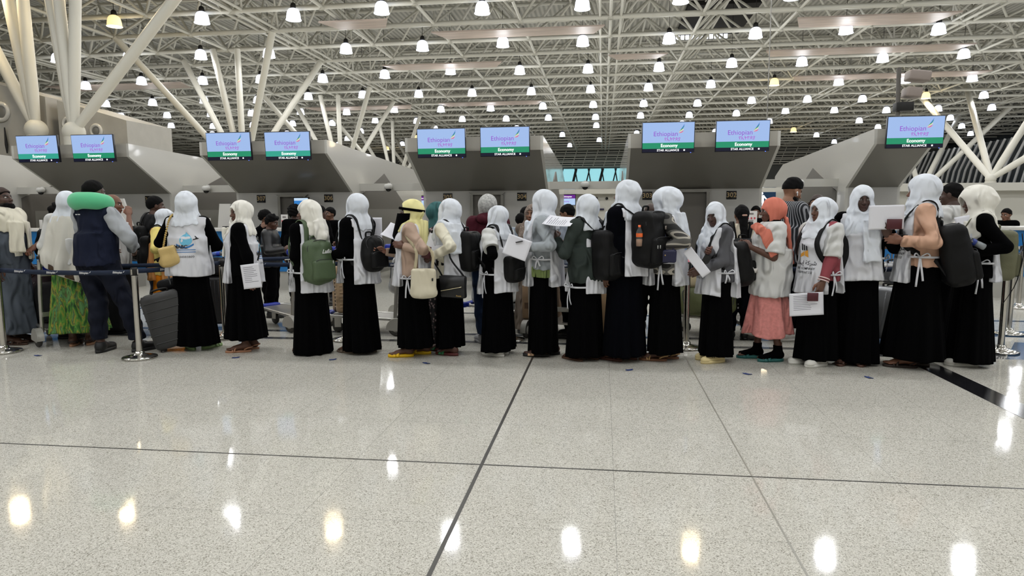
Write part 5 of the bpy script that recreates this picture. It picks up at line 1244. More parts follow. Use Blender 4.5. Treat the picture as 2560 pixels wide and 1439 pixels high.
# --- woman in yellow, orange vest and orange skirt
P = mk((-5.43, 7.86), -82, 1.53, skin=dark_skin, head=(0, -22, 0), R=(437, 612, -0.25, dict(curl=0.7)), L=(442, 600, 0.05, dict(curl=0.6)), label='person in pale yellow top, tan waistcoat and long orange skirt', feet=dict(l=(-0.08, -0.02), r=(0.08, 0.04)))
P.body(); P.top(C_('top_yellow', (238, 218, 128)), hem=0.78, e=0.026, wr=0.005); P.vest(C_('waistcoat_tan', (208, 146, 86)), hem=0.72, gap=0.25); P.skirt(C_('skirt_orange', (232, 138, 24)), z0=1.0, hem=0.10, a=(0.16, 0.235), b=(0.13, 0.20), amp=0.013, nf=6)
P.hijab(white_h, e=0.008, zf=1.24, zb=1.32, seed=3, tails=[((0.03, 0.17, 1.36), (0.04, 0.2, 1.12), 0.07, 0.014)]); P.shoe('sandal', M('leather_brown', (70, 46, 32), 0.6))
backpack(P, ny_black, 'black backpack worn by the person in yellow and orange', (0.28, 0.15, 0.40), z=1.1)

# --- woman with vest print and gold bag, from behind
P = mk((-4.45, 6.86), 17, 1.69, skin=dark_skin, head=(6, 0, 0), L=(452, 615, 0.22, dict(pole=(-1, -0.35, -0.35), curl=0.6)), R=dict(to=(0.08, 0.27, 1.05), pole=(1, -0.2, -0.6), curl=0.5), feet=dict(l=(-0.03, 0.0), r=(0.13, 0.03), la=30, ra=-35), label='person from behind in white vest printed with a blue drop, gold bag on shoulder')
P.body(); P.top(black_c, hem=0.85, e=0.024); P.skirt(black_c, hem=0.06, a=(0.155, 0.225), b=(0.125, 0.2), off=(0.03, 0), seed=12); P.vest(vest_w, hem=0.80, gap=0.2); back_print(P, z=1.12)
P.hijab(white_h, e=0.022, zf=1.30, zb=1.33, seed=21, neck=0.004, bun=0.012); P.shoe('slide', M('slide_green', (146, 176, 118), 0.6)); P.tie(vest_w, -1, z=0.96, hang=0.26)
f = Field((-0.4, -0.34, 0.8), (0.0, 0.1, 1.25), 0.007); c = np.array([-0.145, -0.19, 1.02]); Rg = rz(0.1)@ry(-0.25)
f.box(c, (0.085, 0.035, 0.10), 0.03, Rg).ell(c+np.array([0, 0, -0.05]), (0.10, 0.045, 0.06), Rg, 0.03).wrinkle(0.004, 2, 40, 30); V, F = f.mesh(1)
gbag = P.held('shoulder_bag', V, M('bag_gold', (206, 178, 116), 0.35, 0.2, bump=0.3, bs=90), 'small gold quilted shoulder bag on the back of the printed white vest', 'bag', F=F.tolist(), center=c)
mb = MB()
for k, q in enumerate(cr([c+np.array([-0.05, 0, 0.09]), (-0.17, -0.165, 1.25), (-0.145, -0.10, 1.40), (-0.125, 0.0, 1.44), (-0.135, 0.10, 1.36)], 7)): mb.rbox(q-0.010, q+0.010, 0.006, 1)
P.on(gbag, 'chain_strap', mb, M('chain_gold', (200, 170, 100), 0.3, 0.6))

# --- woman in black and vest, face half turned to the camera
P = mk((-3.83, 6.85), 105, 1.60, skin=(96, 64, 48), head=(42, -3, 0), L=(632, 712, -0.2, dict(curl=0.35, pole=(-0.2, -1, -0.2))), R=dict(to=(0.18, 0.1, 0.92)), feet=dict(l=(-0.08, 0.03), r=(0.08, -0.02)), label='person in white scarf and vest over black, face in three-quarter view, tan sandals')
P.body(); P.top(black_c, hem=0.85, e=0.026); P.skirt(black_c, hem=0.15, a=(0.155, 0.245), b=(0.125, 0.215), amp=0.024, nf=10, seed=4); P.vest(vest_w, hem=0.77, gap=0.55); back_print(P, z=1.1)
P.hijab(cream_h, e=0.014, zf=1.25, zb=1.30, seed=31, neck=0.008, tails=[((0.02, 0.17, 1.38), (0.06, 0.20, 1.06), 0.06, 0.014)], open_=(0.062, 0.088)); P.shoe('sandal', M('sandal_tan2', (178, 128, 96), 0.6))
mb = MB(); ribbon(mb, [P.B((0.13, 0.02, 1.45)), (0.05, -0.16, 1.25), (-0.10, -0.18, 1.02), (-0.2, -0.05, 0.88)], 0.025, 0.006, [(0, 0, 1), (0, -1, 0.2), (-0.3, -1, 0), (-1, -0.3, 0)]); P.addmb('bag_strap', mb, ny_black)
P.paper(lc(P, 628, 690, -0.27), rz(R_(-112))@rz(R_(6))@rx(R_(90))@rz(0.12), 0.21, 0.26, 0.0, 'white form held at the hip above the tan sandals, beside the leather jacket')

# --- boy in the black leather jacket, farther back
P = mk((-4.66, 9.11), -80, 1.45, skin=(88, 58, 44), male=True, head=(-4, -16, 0), R=(712, 622, -0.1, dict(curl=0.6)), L=dict(to=(-0.1, 0.27, 1.0)), label='person in black leather jacket looking down, behind the women with vests', res=1.25)
P.body(toes=False); P.top(M('leather_black', (22, 22, 24), 0.35), hem=0.82, e=0.034, wr=0.006); P.pants(black_c); P.shoe('clog', M('shoe_black', (20, 20, 20), 0.5)); P.hair(hair_b, e=0.016, lump=0.007, top=0.012)
P = mk((-5.05, 9.75), -70, 1.52, skin=(110, 74, 54), head=(0, 0, 0), R=(655, 568, -0.2, dict(curl=0.8)), label='person in dark clothes raising a hand, behind the leather jacket', res=1.5)
P.body(); P.top(black_c, hem=0.8); P.pants(black_c); P.hair(hair_b, e=0.018, lump=0.004); P.shoe('clog', M('shoe_black', (20, 20, 20), 0.5))

# --- staff in black suits by desk 306
def bgman(px, Y, ytop, yaw, skin, topm, botm, lab, hairkw=None, male=True, head=(0, 0, 0), **k):
    a = PY(px, ytop, Y); P = mk((a[0], Y), yaw, float(a[2])-0.02, skin=skin, male=male, sw=1.1 if male else 1.0, head=head, label=lab, res=1.5, **k)
    P.body(toes=False); P.top(topm, hem=0.8, e=0.028); P.pants(botm); P.shoe('clog', M('shoe_black', (20, 20, 20), 0.5))
    if hairkw is not None: P.hair(hair_b, **hairkw)
    return P
bgman(737, 10.6, 512, 5, dark_skin, black_c, black_c, 'person with round black hair in black suit facing the desk near sign 306', dict(e=0.04, lump=0.008), male=False)
bgman(800, 10.3, 512, -35, dark_skin, black_c, black_c, 'person in black jacket with hand on hip below sign 306', dict(e=0.016, long=(0.0, -0.14, 1.22)), male=False, R=dict(to=(0.2, 0.08, 0.98), pole=(1, -0.6, 0)))
bgman(824, 11.0, 516, 150, (116, 80, 60), black_c, black_c, 'person in black suit and white collar facing the camera beside sign 306', dict(e=0.012))

# --- woman with the green backpack
P = mk((-3.05, 6.8), 58, 1.60, skin=(104, 68, 52), head=(38, -4, 0), L=(742, 640, 0.05, dict(curl=0.6, pole=(-0.6, -0.8, -0.3))), R=dict(to=(0.1, 0.28, 1.02)), feet=dict(l=(-0.06, 0.1), r=(0.08, 0.0)), label='person in cream headscarf and black dress wearing a green backpack')
P.body(); P.top(black_c, hem=0.85, e=0.024); P.skirt(black_c, hem=0.012, a=(0.155, 0.21), b=(0.125, 0.195), seed=6); P.vest(vest_w, hem=0.68, gap=0.5)
P.hijab(cream_h, e=0.012, zf=1.33, zb=1.30, seed=7, open_=(0.095, 0.088, 0.115), open_c=(0.118, 0.06), cw=0.09, tails=[((0.02, -0.16, 1.46), (0.06, -0.2, 1.12), 0.1, 0.016)], long=(0.05, -0.17, 1.28)); P.shoe('flip', M('flip_brown', (86, 60, 46), 0.6)); P.tie(vest_w, -1, z=0.9, hang=0.14)
t, g, pm = backpack(P, M('bag_green', (74, 92, 62), 0.5, bump=0.25, bs=60), 'olive green backpack with white scribble, worn by the person in the cream scarf', (0.33, 0.17, 0.46), z=1.02, x=-0.05, tilt=-0.08, rad=0.08)
V, F = text_mesh('Lafin', 0.06, shear=0.4, bold=0.02); pm('bag_lettering', MB().add(xf(mat4(P.RB@rx(-0.08)@rx(PI/2), g((0.03, -0.124, 0.1))), V), F), M('mark_white', (220, 220, 220), 0.5))

# --- woman with the black backpack, tie at her waist
P = mk((-2.56, 6.9), 66, 1.66, skin=dark_skin, head=(-12, 0, 0), L=dict(to=(-0.2, 0.22, 1.0), pole=(-0.3, -1, -0.4)), R=dict(to=(0.12, 0.3, 1.12), curl=0.6), feet=dict(l=(-0.09, 0.06), r=(0.08, -0.06)), label='person in white scarf and black dress with small black backpack, left of the veiled person')
P.body(); P.top(black_c, hem=0.85, e=0.024); P.skirt(black_c, hem=0.035, a=(0.155, 0.21), b=(0.125, 0.185), off=(0.0, -0.03), seed=14); P.vest(vest_w, hem=0.74, gap=0.6)
P.hijab(white_h, e=0.016, zf=1.30, zb=1.30, seed=41, neck=0.006, tails=[((-0.12, 0.11, 1.40), (-0.19, 0.06, 0.98), 0.055, 0.014)], open_=(0.05, 0.08)); P.shoe('sandal', M('sandal_grey', (120, 104, 88), 0.6)); P.tie(vest_w, -1, z=1.0, hang=0.24)
backpack(P, ny_black, 'small black backpack with white zip marks, left of the veiled person', (0.28, 0.15, 0.36), z=1.06, rad=0.09, pull=(230, 230, 230), tilt=-0.1)
P.paper(lc(P, 934, 575, 0.22), rz(R_(-66))@rz(R_(14))@rx(R_(86)), 0.18, 0.27, 0.1, 'upright white sheet held in front of the person with the small black backpack', lines=False)

# --- veiled person with the cream scarf and tote
P = mk((-1.95, 6.8), 98, 1.60, skin=(96, 64, 50), head=(0, 0, 0), L=(1006, 614, -0.2, dict(curl=0.7, pole=(-0.5, -0.9, -0.6))), R=dict(to=(0.06, 0.3, 1.12), curl=0.6), feet=dict(l=(-0.07, 0.08), r=(0.07, -0.09)), label='person in black face veil, cream yellow scarf and beige jacket with yellow sandals')
P.body(); P.top(C_('jacket_beige', (186, 160, 142)), hem=0.86, e=0.024, wr=0.005); P.skirt(black_c, hem=0.11, a=(0.155, 0.235), b=(0.125, 0.185), off=(0.0, -0.02), seed=9); P.vest(vest_w, hem=0.76, gap=0.5); front_print(P, z=1.02, logo=False)
P.hijab(C_('scarf_yellow', (240, 232, 168)), e=0.014, zf=1.34, zb=1.25, seed=51, open_=(0.092, 0.115, 0.118), tails=[((-0.03, -0.14, 1.45), (-0.09, -0.17, 1.08), 0.08, 0.014)])
f = Field(P.Hh((-0.16, -0.18, 0.06)), P.Hh((-0.16, -0.18, 0.06))+np.array([0.32, 0.42, 0.2]), 0.0065); f.ell(P.Hh((0, -0.016, 0.142)), (0.118, 0.140, 0.115), P.RH, 0.01, cut=lambda x, y, z: np.abs(z+0.006-0.14*y)-0.014); V, F = f.mesh(1); P.add('veil_band', V, F, black_c)
G = []
for i in range(22):
    u = i/21; z = 0.098-0.42*u; row = []
    for j in range(17):
        a = (j/16-0.5)*3.3; rr_ = 0.128+0.035*u+0.006*math.sin(a*9+u*3)*u; row.append(P.Hh((rr_*0.86*math.sin(a)*(1-0.2*u), max(rr_*math.cos(a)*1.08, -0.02)+0.06*u, z)))
    G.append(row)
P.addmb('face_veil', MB().sheet(np.array(G), 0.004), black_c); P.shoe('slide', M('slide_yellow', (244, 196, 20), 0.5)); P.tie(vest_w, -1, z=0.85, hang=0.2)
f = Field((-0.42, -0.25, 0.55), (-0.12, 0.2, 1.05), 0.008); c = lc(P, 1060, 706, -0.30); c[0] = min(c[0], -0.26); f = Field(c-0.26, c+0.26, 0.008); f.box(c, (0.05, 0.128, 0.145), 0.035).ell(c+np.array([0, 0, -0.1]), (0.06, 0.135, 0.06), None, 0.04).wrinkle(0.005, 4, 18, 18); V, F = f.mesh(2)
tot = P.held('tote_bag', V, C_('canvas_cream', (214, 206, 182)), 'cream canvas tote bag hanging at the side of the veiled person', 'bag', F=F.tolist(), center=c)
mb = MB()
for dy in (-0.09, 0.09): ribbon(mb, [c+np.array([0, dy, 0.13]), c+np.array([0.03, dy*0.8, 0.3]), (-0.19, 0.02+dy*0.2, 1.36), (-0.17, 0.0, 1.44)] if False else [c+np.array([0, dy, 0.13]), c+np.array([0.02, dy*0.85, 0.32]), np.array([-0.20, 0.0+dy*0.25, 1.30]), np.array([-0.16, 0.0, 1.425])], 0.03, 0.005, [(-1, 0, 0)]*3+[(-0.3, 0, 1)])
P.on(tot, 'tote_strap', mb, C_('strap_cream', (188, 176, 146)))
mb = MB().rbox(c+np.array([-0.062, -0.10, 0.02]), c+np.array([-0.05, -0.085, 0.05]), 0.003, 1); P.on(tot, 'button', mb, blackm)
P.paper(lc(P, 985, 580, 0.02), rz(R_(-98))@ry(0.35)@rx(0.5), 0.2, 0.27, 0.45, 'curled white sheet held out in front of the veiled person', lines=False)

# --- woman in the teal scarf and floral dress
def floral(name, base, c1, c2, sc=22):
    m, nt, b, N, L = node_mat(name); tc = N('ShaderNodeTexCoord'); v = N('ShaderNodeTexVoronoi'); v.inputs['Scale'].default_value = sc; L(tc.outputs['Object'], v.inputs['Vector'])
    r = N('ShaderNodeValToRGB'); e = r.color_ramp.elements; e[0].position = 0.18; e[0].color = (*srgb(*c1), 1); e[1].position = 0.62; e[1].color = (*srgb(*base), 1); q = e.new(0.3); q.color = (*srgb(*c2), 1); q = e.new(0.42); q.color = (*srgb(*base), 1)
    L(v.outputs['Distance'], r.inputs[0]); L(r.outputs[0], b.inputs['Base Color']); b.inputs['Roughness'].default_value = 0.8; return m
fl_m = floral('dress_floral', (18, 17, 18), (176, 160, 156), (120, 96, 96), 26)
P = mk((-1.79, 7.35), -50, 1.58, skin=(116, 78, 58), head=(-5, 0, 0), R=(1104, 572, -0.12, dict(curl=0.7, pole=(0.5, 0, -1))), label='person in teal headscarf and black flowered dress behind the queue', res=1.15)
P.body(); P.top(fl_m, hem=0.85, e=0.03); P.skirt(fl_m, hem=0.06, a=(0.16, 0.23), b=(0.13, 0.2)); P.hijab(C_('scarf_teal', (62, 104, 104)), e=0.012, zf=1.28, zb=1.3, seed=15); P.shoe('sandal', M('leather_brown', (70, 46, 32), 0.6))

# --- woman with cream sleeves, messenger bag and backpack
P = mk((-1.58, 6.92), 72, 1.60, skin=(84, 52, 40), head=(0, 0, 0), L=(1080, 640, -0.26, dict(curl=0.9, pole=(-0.5, -0.9, -0.6), back=(-1, 0, 0.3))), R=dict(to=(0.1, 0.27, 1.05)), feet=dict(l=(-0.07, -0.04), r=(0.07, 0.16)), label='person in white scarf with cream sleeves, black bag at hip and backpack')
P.body(); P.top(C_('top_cream', (230, 224, 202)), hem=0.84, e=0.026, wr=0.005); P.vest(vest_w, hem=0.84, gap=0.25); P.skirt(black_c, z0=0.98, hem=0.09, a=(0.15, 0.2), b=(0.12, 0.135), seed=16)
P.hijab(white_h, e=0.018, zf=1.25, zb=1.18, side=0.1, cw=0.19, seed=61, neck=0.01, tails=[((-0.1, -0.12, 1.42), (-0.15, -0.16, 1.10), 0.09, 0.018), ((0.0, 0.16, 1.36), (0.02, 0.22, 0.92), 0.06, 0.013)]); P.shoe('slide', M('slide_maroon', (92, 36, 34), 0.4), M('slide_bow', (34, 110, 62), 0.5))
t, g, pm = backpack(P, ny_black, 'black backpack with white clip on the person with cream sleeves', (0.29, 0.17, 0.42), z=1.12, x=0.05)
c = lc(P, 1134, 716, -0.34); c[0] = min(c[0], -0.27); f = Field(c-0.24, c+0.24, 0.007); f.box(c, (0.035, 0.145, 0.115), 0.02).wrinkle(0.002, 4, 18, 18); V, F = f.mesh(1)
ms = P.held('messenger_bag', V, M('leather_black2', (22, 22, 24), 0.4), 'flat black flap bag with metal bar at the hip of the person with cream sleeves', 'bag', F=F.tolist(), center=c)
mb = MB().prism([(c[1]+0.145, c[2]+0.11), (c[1]-0.145, c[2]+0.11), (c[1]-0.145, c[2]+0.0), (c[1]+0.13, c[2]-0.055)], 0, c[0]-0.043, c[0]-0.034); P.on(ms, 'flap', mb, M('leather_black3', (30, 30, 32), 0.4))
mb = MB().tube([(c[0]-0.046, c[1]+0.125, c[2]-0.045), (c[0]-0.046, c[1]-0.12, c[2]+0.005)], 0.005, 8); P.on(ms, 'metal_bar', mb, M('bar_metal', (220, 210, 180), 0.25, 0.9))
V, F = text_mesh('Pronts', 0.022, bold=0.02); P.on(ms, 'bag_lettering', xf(mat4(rz(-PI/2)@rx(PI/2), (c[0]-0.0385, c[1]-0.08, c[2]-0.09)), V), M('chain_gold', (200, 170, 100), 0.3, 0.6), F=F)
mb = MB(); ribbon(mb, [c+np.array([0, 0.13, 0.1]), (-0.2, 0.14, 1.15), (-0.06, 0.16, 1.34), (0.1, 0.02, 1.45)], 0.018, 0.005, [(-1, 0, 0), (-0.6, 1, 0), (-0.2, 1, 0.2), (0, 0, 1)]); ribbon(mb, [c+np.array([0, -0.13, 0.1]), (-0.2, -0.12, 1.1), (-0.05, -0.16, 1.32), (0.1, 0.0, 1.45)], 0.018, 0.005, [(-1, 0, 0), (-0.6, -1, 0), (-0.2, -1, 0.2), (0, 0, 1)]); P.on(ms, 'bag_strap', mb, ny_black)
P.paper(lc(P, 1098, 610, -0.16), rz(R_(-72))@rz(0.0)@rx(R_(60))@rz(R_(75)), 0.2, 0.29, 0.35, 'folded white papers above a raised hand with a passport', lines=False)
mb = MB().rbox((-0.044, -0.006, -0.062), (0.044, 0.006, 0.062), 0.003, 1).xform(mat4(rz(R_(-72))@ry(0.2), lc(P, 1066, 630, -0.31)))
P.held('passport', mb, M('passport_maroon', (78, 26, 34), 0.5), 'dark maroon passport in the raised hand next to the cream tote', 'passport')

# --- maroon hoodie
P = mk((-1.28, 7.58), 22, 1.66, skin=dark_skin, sw=1.06, bw=1.05, head=(-15, 0, 0), L=(1190, 600, 0.1, dict(curl=0.7)), R=dict(to=(0.1, 0.26, 1.1)), label='person in maroon hooded top and jeans with grey lace headscarf')
mar = C_('hoodie_maroon', (72, 22, 34)); P.body(toes=False); P.top(mar, hem=0.84, e=0.034, wr=0.006); P.pants(C_('jeans_blue', (36, 52, 80)), e=0.024); P.shoe('sneaker', M('shoe_grey', (150, 150, 152), 0.6))
f = Field((-0.22, -0.28, 1.24), (0.22, 0.1, 1.52), 0.008); f.ell(P.B((0, -0.10, 1.40)), (0.15, 0.09, 0.075), rx(0.3), 0.02).wrinkle(0.006, 2, 25, 25); V, F = f.mesh(1); P.add('hood', V, F, mar)
lace = M('scarf_lace', (176, 176, 172), 0.8, var=0.35, vs=45); P.hijab(lace, e=0.016, shoulders=False, seed=71)

# --- small woman with the big paper sheet
P = mk((-1.07, 6.92), 60, 1.54, skin=(70, 46, 36), head=(5, -6, 0), L=(1225, 632, -0.08, dict(curl=0.8, pole=(-0.6, -0.7, -0.6))), R=dict(to=(0.08, 0.28, 1.06), curl=0.6), feet=dict(l=(-0.06, -0.02), r=(0.08, 0.02)), label='short person in white scarf with black strap and white sneakers, beside a hanging white sheet')
P.body(toes=False); P.top(black_c, hem=0.85, e=0.026); P.skirt(black_c, hem=0.06, a=(0.16, 0.235), b=(0.13, 0.16), seed=18); P.vest(vest_w, hem=0.70, gap=0.5, lift=-0.1); P.sleeves(shirt_w, e=0.034, short=0.72)
P.hijab(white_h, e=0.004, zf=1.22, zb=1.30, seed=81, neck=0.004, tails=[((0.0, 0.16, 1.36), (-0.03, 0.2, 1.06), 0.06, 0.014)]); P.shoe('sneaker', M('shoe_white', (224, 222, 214), 0.5)); P.tie(vest_w, -1, z=0.92, hang=0.26)
backpack(P, ny_black, 'black bag slung low behind the short person with the white sneakers', (0.28, 0.16, 0.28), z=0.98, x=0.02, straps=(-1, 1))
for (px, py, lq, cp, lab) in ((1221, 622, (232, 120, 60), (236, 96, 50), 'orange drink bottle held by the short person with white sneakers'), (1237, 628, (190, 200, 205), (40, 80, 160), 'clear bottle with blue cap held beside the orange bottle')):
    c = P.world(lc(P, px, py+12, -0.2)); bottle(mat4(rz(P.yaw)@rx(-0.25), c), 0.17, 0.03, lq, cp, lab)
P.paper(lc(P, 1293, 618, -0.30), rz(R_(-60))@ry(R_(0))@rx(R_(80))@rz(-0.35), 0.26, 0.22, 0.12, 'large blank white sheet tilted between two people, above the black bag', lines=False)

# --- group at the back near sign 304
bg = dict(e=0.010)
P = bgman(1303, 9.4, 530, -25, (84, 58, 44), C_('shirt_bluegrey', (140, 152, 164)), black_c, 'person in blue grey shirt with black strap, back turned, below sign 304', bg)
mb = MB(); ribbon(mb, [P.B((0.13, 0.0, 1.44)), (0.06, -0.17, 1.3), (-0.1, -0.18, 1.05), (-0.2, -0.06, 0.9)], 0.04, 0.006, [(0, 0, 1), (0, -1, 0.2), (-0.3, -1, 0), (-1, -0.3, 0)]); P.addmb('bag_strap', mb, ny_black)
bgman(1318, 10.1, 514, -80, dark_skin, black_c, black_c, 'person with black hair and glasses hidden to the chin below sign 304', bg)
P = mk((-0.86, 8.3), 165, 1.56, skin=(138, 98, 74), head=(4, 0, 0), R=(1353, 572, -0.15, dict(curl=0.5)), label='person in brown patterned headscarf looking straight at the camera', res=1.2)
pt = floral('scarf_brown_print', (120, 104, 92), (70, 56, 48), (170, 156, 140), 30); P.body(); P.top(C_('robe_taupe', (112, 100, 88)), hem=0.85); P.skirt(C_('robe_taupe', (112, 100, 88)), hem=0.05); P.hijab(pt, e=0.006, zf=1.15, zb=1.2, seed=9); P.shoe('clog', M('shoe_black', (20, 20, 20), 0.5))

# --- woman with the grey fleece sleeve
P = mk((-0.60, 6.95), 84, 1.67, skin=(74, 48, 38), head=(0, -4, 0), L=(1318, 617, -0.26, dict(curl=0.55, pole=(-0.5, -0.9, -0.6), back=(0, 0, 1))), R=dict(to=(0.12, 0.26, 1.15), curl=0.7), feet=dict(l=(-0.06, 0.02), r=(0.07, -0.07)), label='person in white scarf with grey fleece sleeve reaching a hand forward')
P.body(); P.top(C_('fleece_grey', (162, 168, 172), 0.95), hem=0.9, e=0.026, wr=0.006); P.skirt(black_c, z0=0.96, hem=0.05, a=(0.155, 0.20), b=(0.125, 0.14), seed=20); P.vest(vest_w, hem=0.72, gap=0.55); P.skirt(C_('shirt_green', (126, 142, 88)), z0=1.1, hem=0.82, a=(0.165, 0.185), b=(0.135, 0.15), amp=0.02, nf=16, name='shirt_hem')
P.hijab(white_h, e=0.02, zf=1.12, zb=1.30, seed=91, neck=0.006, ez=0.01, tails=[((-0.03, 0.16, 1.38), (-0.05, 0.2, 1.0), 0.08, 0.016)], open_=(0.05, 0.08)); P.shoe('slide', M('slide_black', (28, 26, 26), 0.6), M('slide_nude', (214, 176, 140), 0.6)); P.tie(vest_w, -1, z=1.0, hang=0.08)
mb = MB().rbox((-0.036, -0.004, -0.075), (0.036, 0.004, 0.075), 0.006, 2).xform(mat4(rz(R_(-84))@rx(R_(80))@rz(0.2), lc(P, 1300, 606, -0.27))); P.held('phone', mb, M('phone_black', (18, 18, 20), 0.2), 'dark phone in the outstretched hand of the person with the grey fleece sleeve', 'phone')

# --- man behind the papers
P = bgman(1425, 8.0, 506, 70, (120, 84, 62), C_('shirt_pale', (150, 158, 168)), black_c, 'person with short dark hair bending over papers behind the green jacket', dict(e=0.006), head=(0, -18, 0))

# --- woman in the dark green jacket
P = mk((-0.16, 6.8), 48, 1.63, skin=(80, 54, 42), head=(-6, 0, 0), L=(1392, 598, 0.0, dict(curl=0.8, pole=(-0.5, -0.6, -0.9))), R=dict(to=(0.1, 0.27, 1.15), curl=0.7), feet=dict(l=(-0.10, 0.04), r=(0.08, -0.02)), label='person in dark green jacket and white scarf with black backpack and flip-flops')
P.body(); P.top(C_('jacket_green', (50, 58, 54)), hem=0.80, e=0.03, wr=0.007, boxy=0.012); P.skirt(black_c, z0=0.98, hem=0.045, a=(0.155, 0.21), b=(0.125, 0.155), seed=22); P.vest(vest_w, hem=0.69, gap=0.9, e=0.02, under=True); P.tie(vest_w, -1, z=0.76, hang=0.22)
P.hijab(white_h, e=0.016, zf=1.34, zb=1.33, seed=101); P.shoe('flip', M('flip_brown2', (96, 66, 48), 0.6)); 
t, g, pm = backpack(P, ny_black, 'large black backpack of the person in the dark green jacket', (0.36, 0.22, 0.48), z=1.08, x=0.08, tilt=-0.05)
P.paper(lc(P, 1400, 552, -0.1), rz(R_(-58))@rx(R_(25))@rz(R_(80)), 0.21, 0.3, 0.3, 'white papers spread open in front of the person in the dark green jacket')

# --- tall woman with the big backpack and bottle
P = mk((0.22, 6.8), 52, 1.77, skin=(104, 70, 52), head=(10, 0, 0), L=(1514, 700, -0.12, dict(curl=0.3, back=(-1, 0, 0))), R=dict(to=(0.14, 0.26, 1.05)), feet=dict(l=(-0.07, 0.06), r=(0.09, 0.0)), label='tallest person of the queue in white scarf and black with a big black backpack')
P.body(); P.top(navy_c, hem=0.85, e=0.03, wr=0.005); P.skirt(navy_c, hem=0.06, a=(0.155, 0.21), b=(0.125, 0.185), seed=24); P.vest(vest_w, hem=0.80, gap=0.7)
P.hijab(white_h, e=0.006, zf=1.28, zb=1.32, seed=111, neck=0.01, tails=[((-0.1, 0.12, 1.38), (-0.16, 0.16, 1.1), 0.07, 0.015)]); P.shoe('sandal', M('sandal_brown', (92, 54, 42), 0.6))
mb = MB(); a = P.arm[-1]; mb.lathe([(0.046, -0.012), (0.05, -0.012), (0.05, 0.012), (0.046, 0.012)], n=18, M=mat4(np.stack([a['Y'], np.cross(a['fd'], a['Y']), a['fd']], 1), a['W']-a['fd']*0.045)); P.addmb('cuff_stripe', mb, M('mark_white', (220, 220, 220), 0.5))
t, g, pm = backpack(P, ny_black, 'biggest black backpack, holding an orange capped bottle, on the tallest person', (0.34, 0.22, 0.50), z=1.14, x=0.03, rad=0.07)
pm('bag_badge', MB().rbox((-0.012, -0.004, -0.016), (0.012, 0.004, 0.016), 0.003, 1).xform(mat4(P.RB, g((0.05, -0.135, 0.10)))), M('badge_grey', (150, 140, 132), 0.4, 0.5))
for k, xx in enumerate((-0.1, -0.06)): pm('zip_pull', MB().rbox((-0.006, -0.004, -0.03), (0.006, 0.004, 0.0), 0.003, 1).xform(mat4(P.RB, g((xx, -0.155, -0.05)))), M('zip_metal200', (200, 200, 196), 0.3, 0.6))
c = P.world(g((-0.185, -0.02, -0.06))); bottle(mat4(rz(P.yaw), c), 0.20, 0.031, (224, 170, 130), (240, 110, 50), 'bottle with orange cap in the side pocket of the biggest backpack', level=0.35)

# --- bald man in dark jacket
bgman(1627, 8.7, 504, -10, (62, 44, 36), C_('jacket_dark', (24, 26, 34)), black_c, 'bald person in dark jacket behind the biggest backpack')

# --- woman with the plaid sleeve
def plaid():
    m, nt, b, N, L = node_mat('plaid_cloth'); tc = N('ShaderNodeTexCoord'); outs = []
    for d in ('X', 'Z'):
        w_ = N('ShaderNodeTexWave'); w_.bands_direction = d; w_.inputs['Scale'].default_value = 2.6; w_.inputs['Distortion'].default_value = 0.15; L(tc.outputs['Object'], w_.inputs['Vector']); outs.append(w_)
    ad = N('ShaderNodeMath'); ad.operation = 'ADD'; L(outs[0].outputs['Fac'], ad.inputs[0]); L(outs[1].outputs['Fac'], ad.inputs[1]); hf = N('ShaderNodeMath'); hf.operation = 'MULTIPLY'; hf.inputs[1].default_value = 0.5; L(ad.outputs[0], hf.inputs[0])
    r = N('ShaderNodeValToRGB'); r.color_ramp.interpolation = 'CONSTANT'; e = r.color_ramp.elements; e[0].color = (*srgb(26, 25, 25), 1); e[1].position = 0.36; e[1].color = (*srgb(92, 90, 86), 1); q = e.new(0.62); q.color = (*srgb(178, 172, 160), 1); q = e.new(0.86); q.color = (*srgb(60, 58, 56), 1)
    L(hf.outputs[0], r.inputs[0]); L(r.outputs[0], b.inputs['Base Color']); b.inputs['Roughness'].default_value = 0.85; return m
pl = plaid()
P = mk((0.62, 6.88), 78, 1.69, skin=(92, 62, 48), head=(-8, -4, 0), L=(1648, 618, -0.22, dict(curl=0.5, pole=(-0.3, -1, -0.4))), R=dict(to=(0.1, 0.28, 1.05)), feet=dict(l=(-0.07, 0.05), r=(0.07, -0.05)), label='person in draped white scarf with plaid sleeves and navy handbag')
P.body(); P.top(pl, hem=0.86, e=0.032, wr=0.005, boxy=0.01); P.skirt(black_c, z0=0.94, hem=0.085, a=(0.155, 0.22), b=(0.13, 0.165), seed=26); P.vest(vest_w, hem=0.74, gap=0.55, e=0.036); back_print(P, z=1.13, k=0.9)
P.hijab(white_h, e=0.026, zf=1.26, zb=1.22, seed=121, neck=0.012, bun=0.02, hood=0.004, tails=[((-0.05, -0.14, 1.44), (-0.07, -0.2, 1.16), 0.08, 0.016)], open_=(0.055, 0.085)); P.shoe('sandal', M('flat_brown', (136, 92, 66), 0.5), M('strap_gold', (196, 160, 110), 0.4, 0.3)); P.tie(vest_w, -1, z=0.97, hang=0.26)
c = lc(P, 1664, 640, -0.3); f = Field(c-0.2, c+0.2, 0.007); f.box(c, (0.035, 0.10, 0.06), 0.02).wrinkle(0.002, 3, 20, 20); V, F = f.mesh(1); hb = P.held('handbag', V, M('leather_navy', (26, 28, 62), 0.4), 'small navy handbag under the plaid sleeve', 'handbag', F=F.tolist(), center=c)
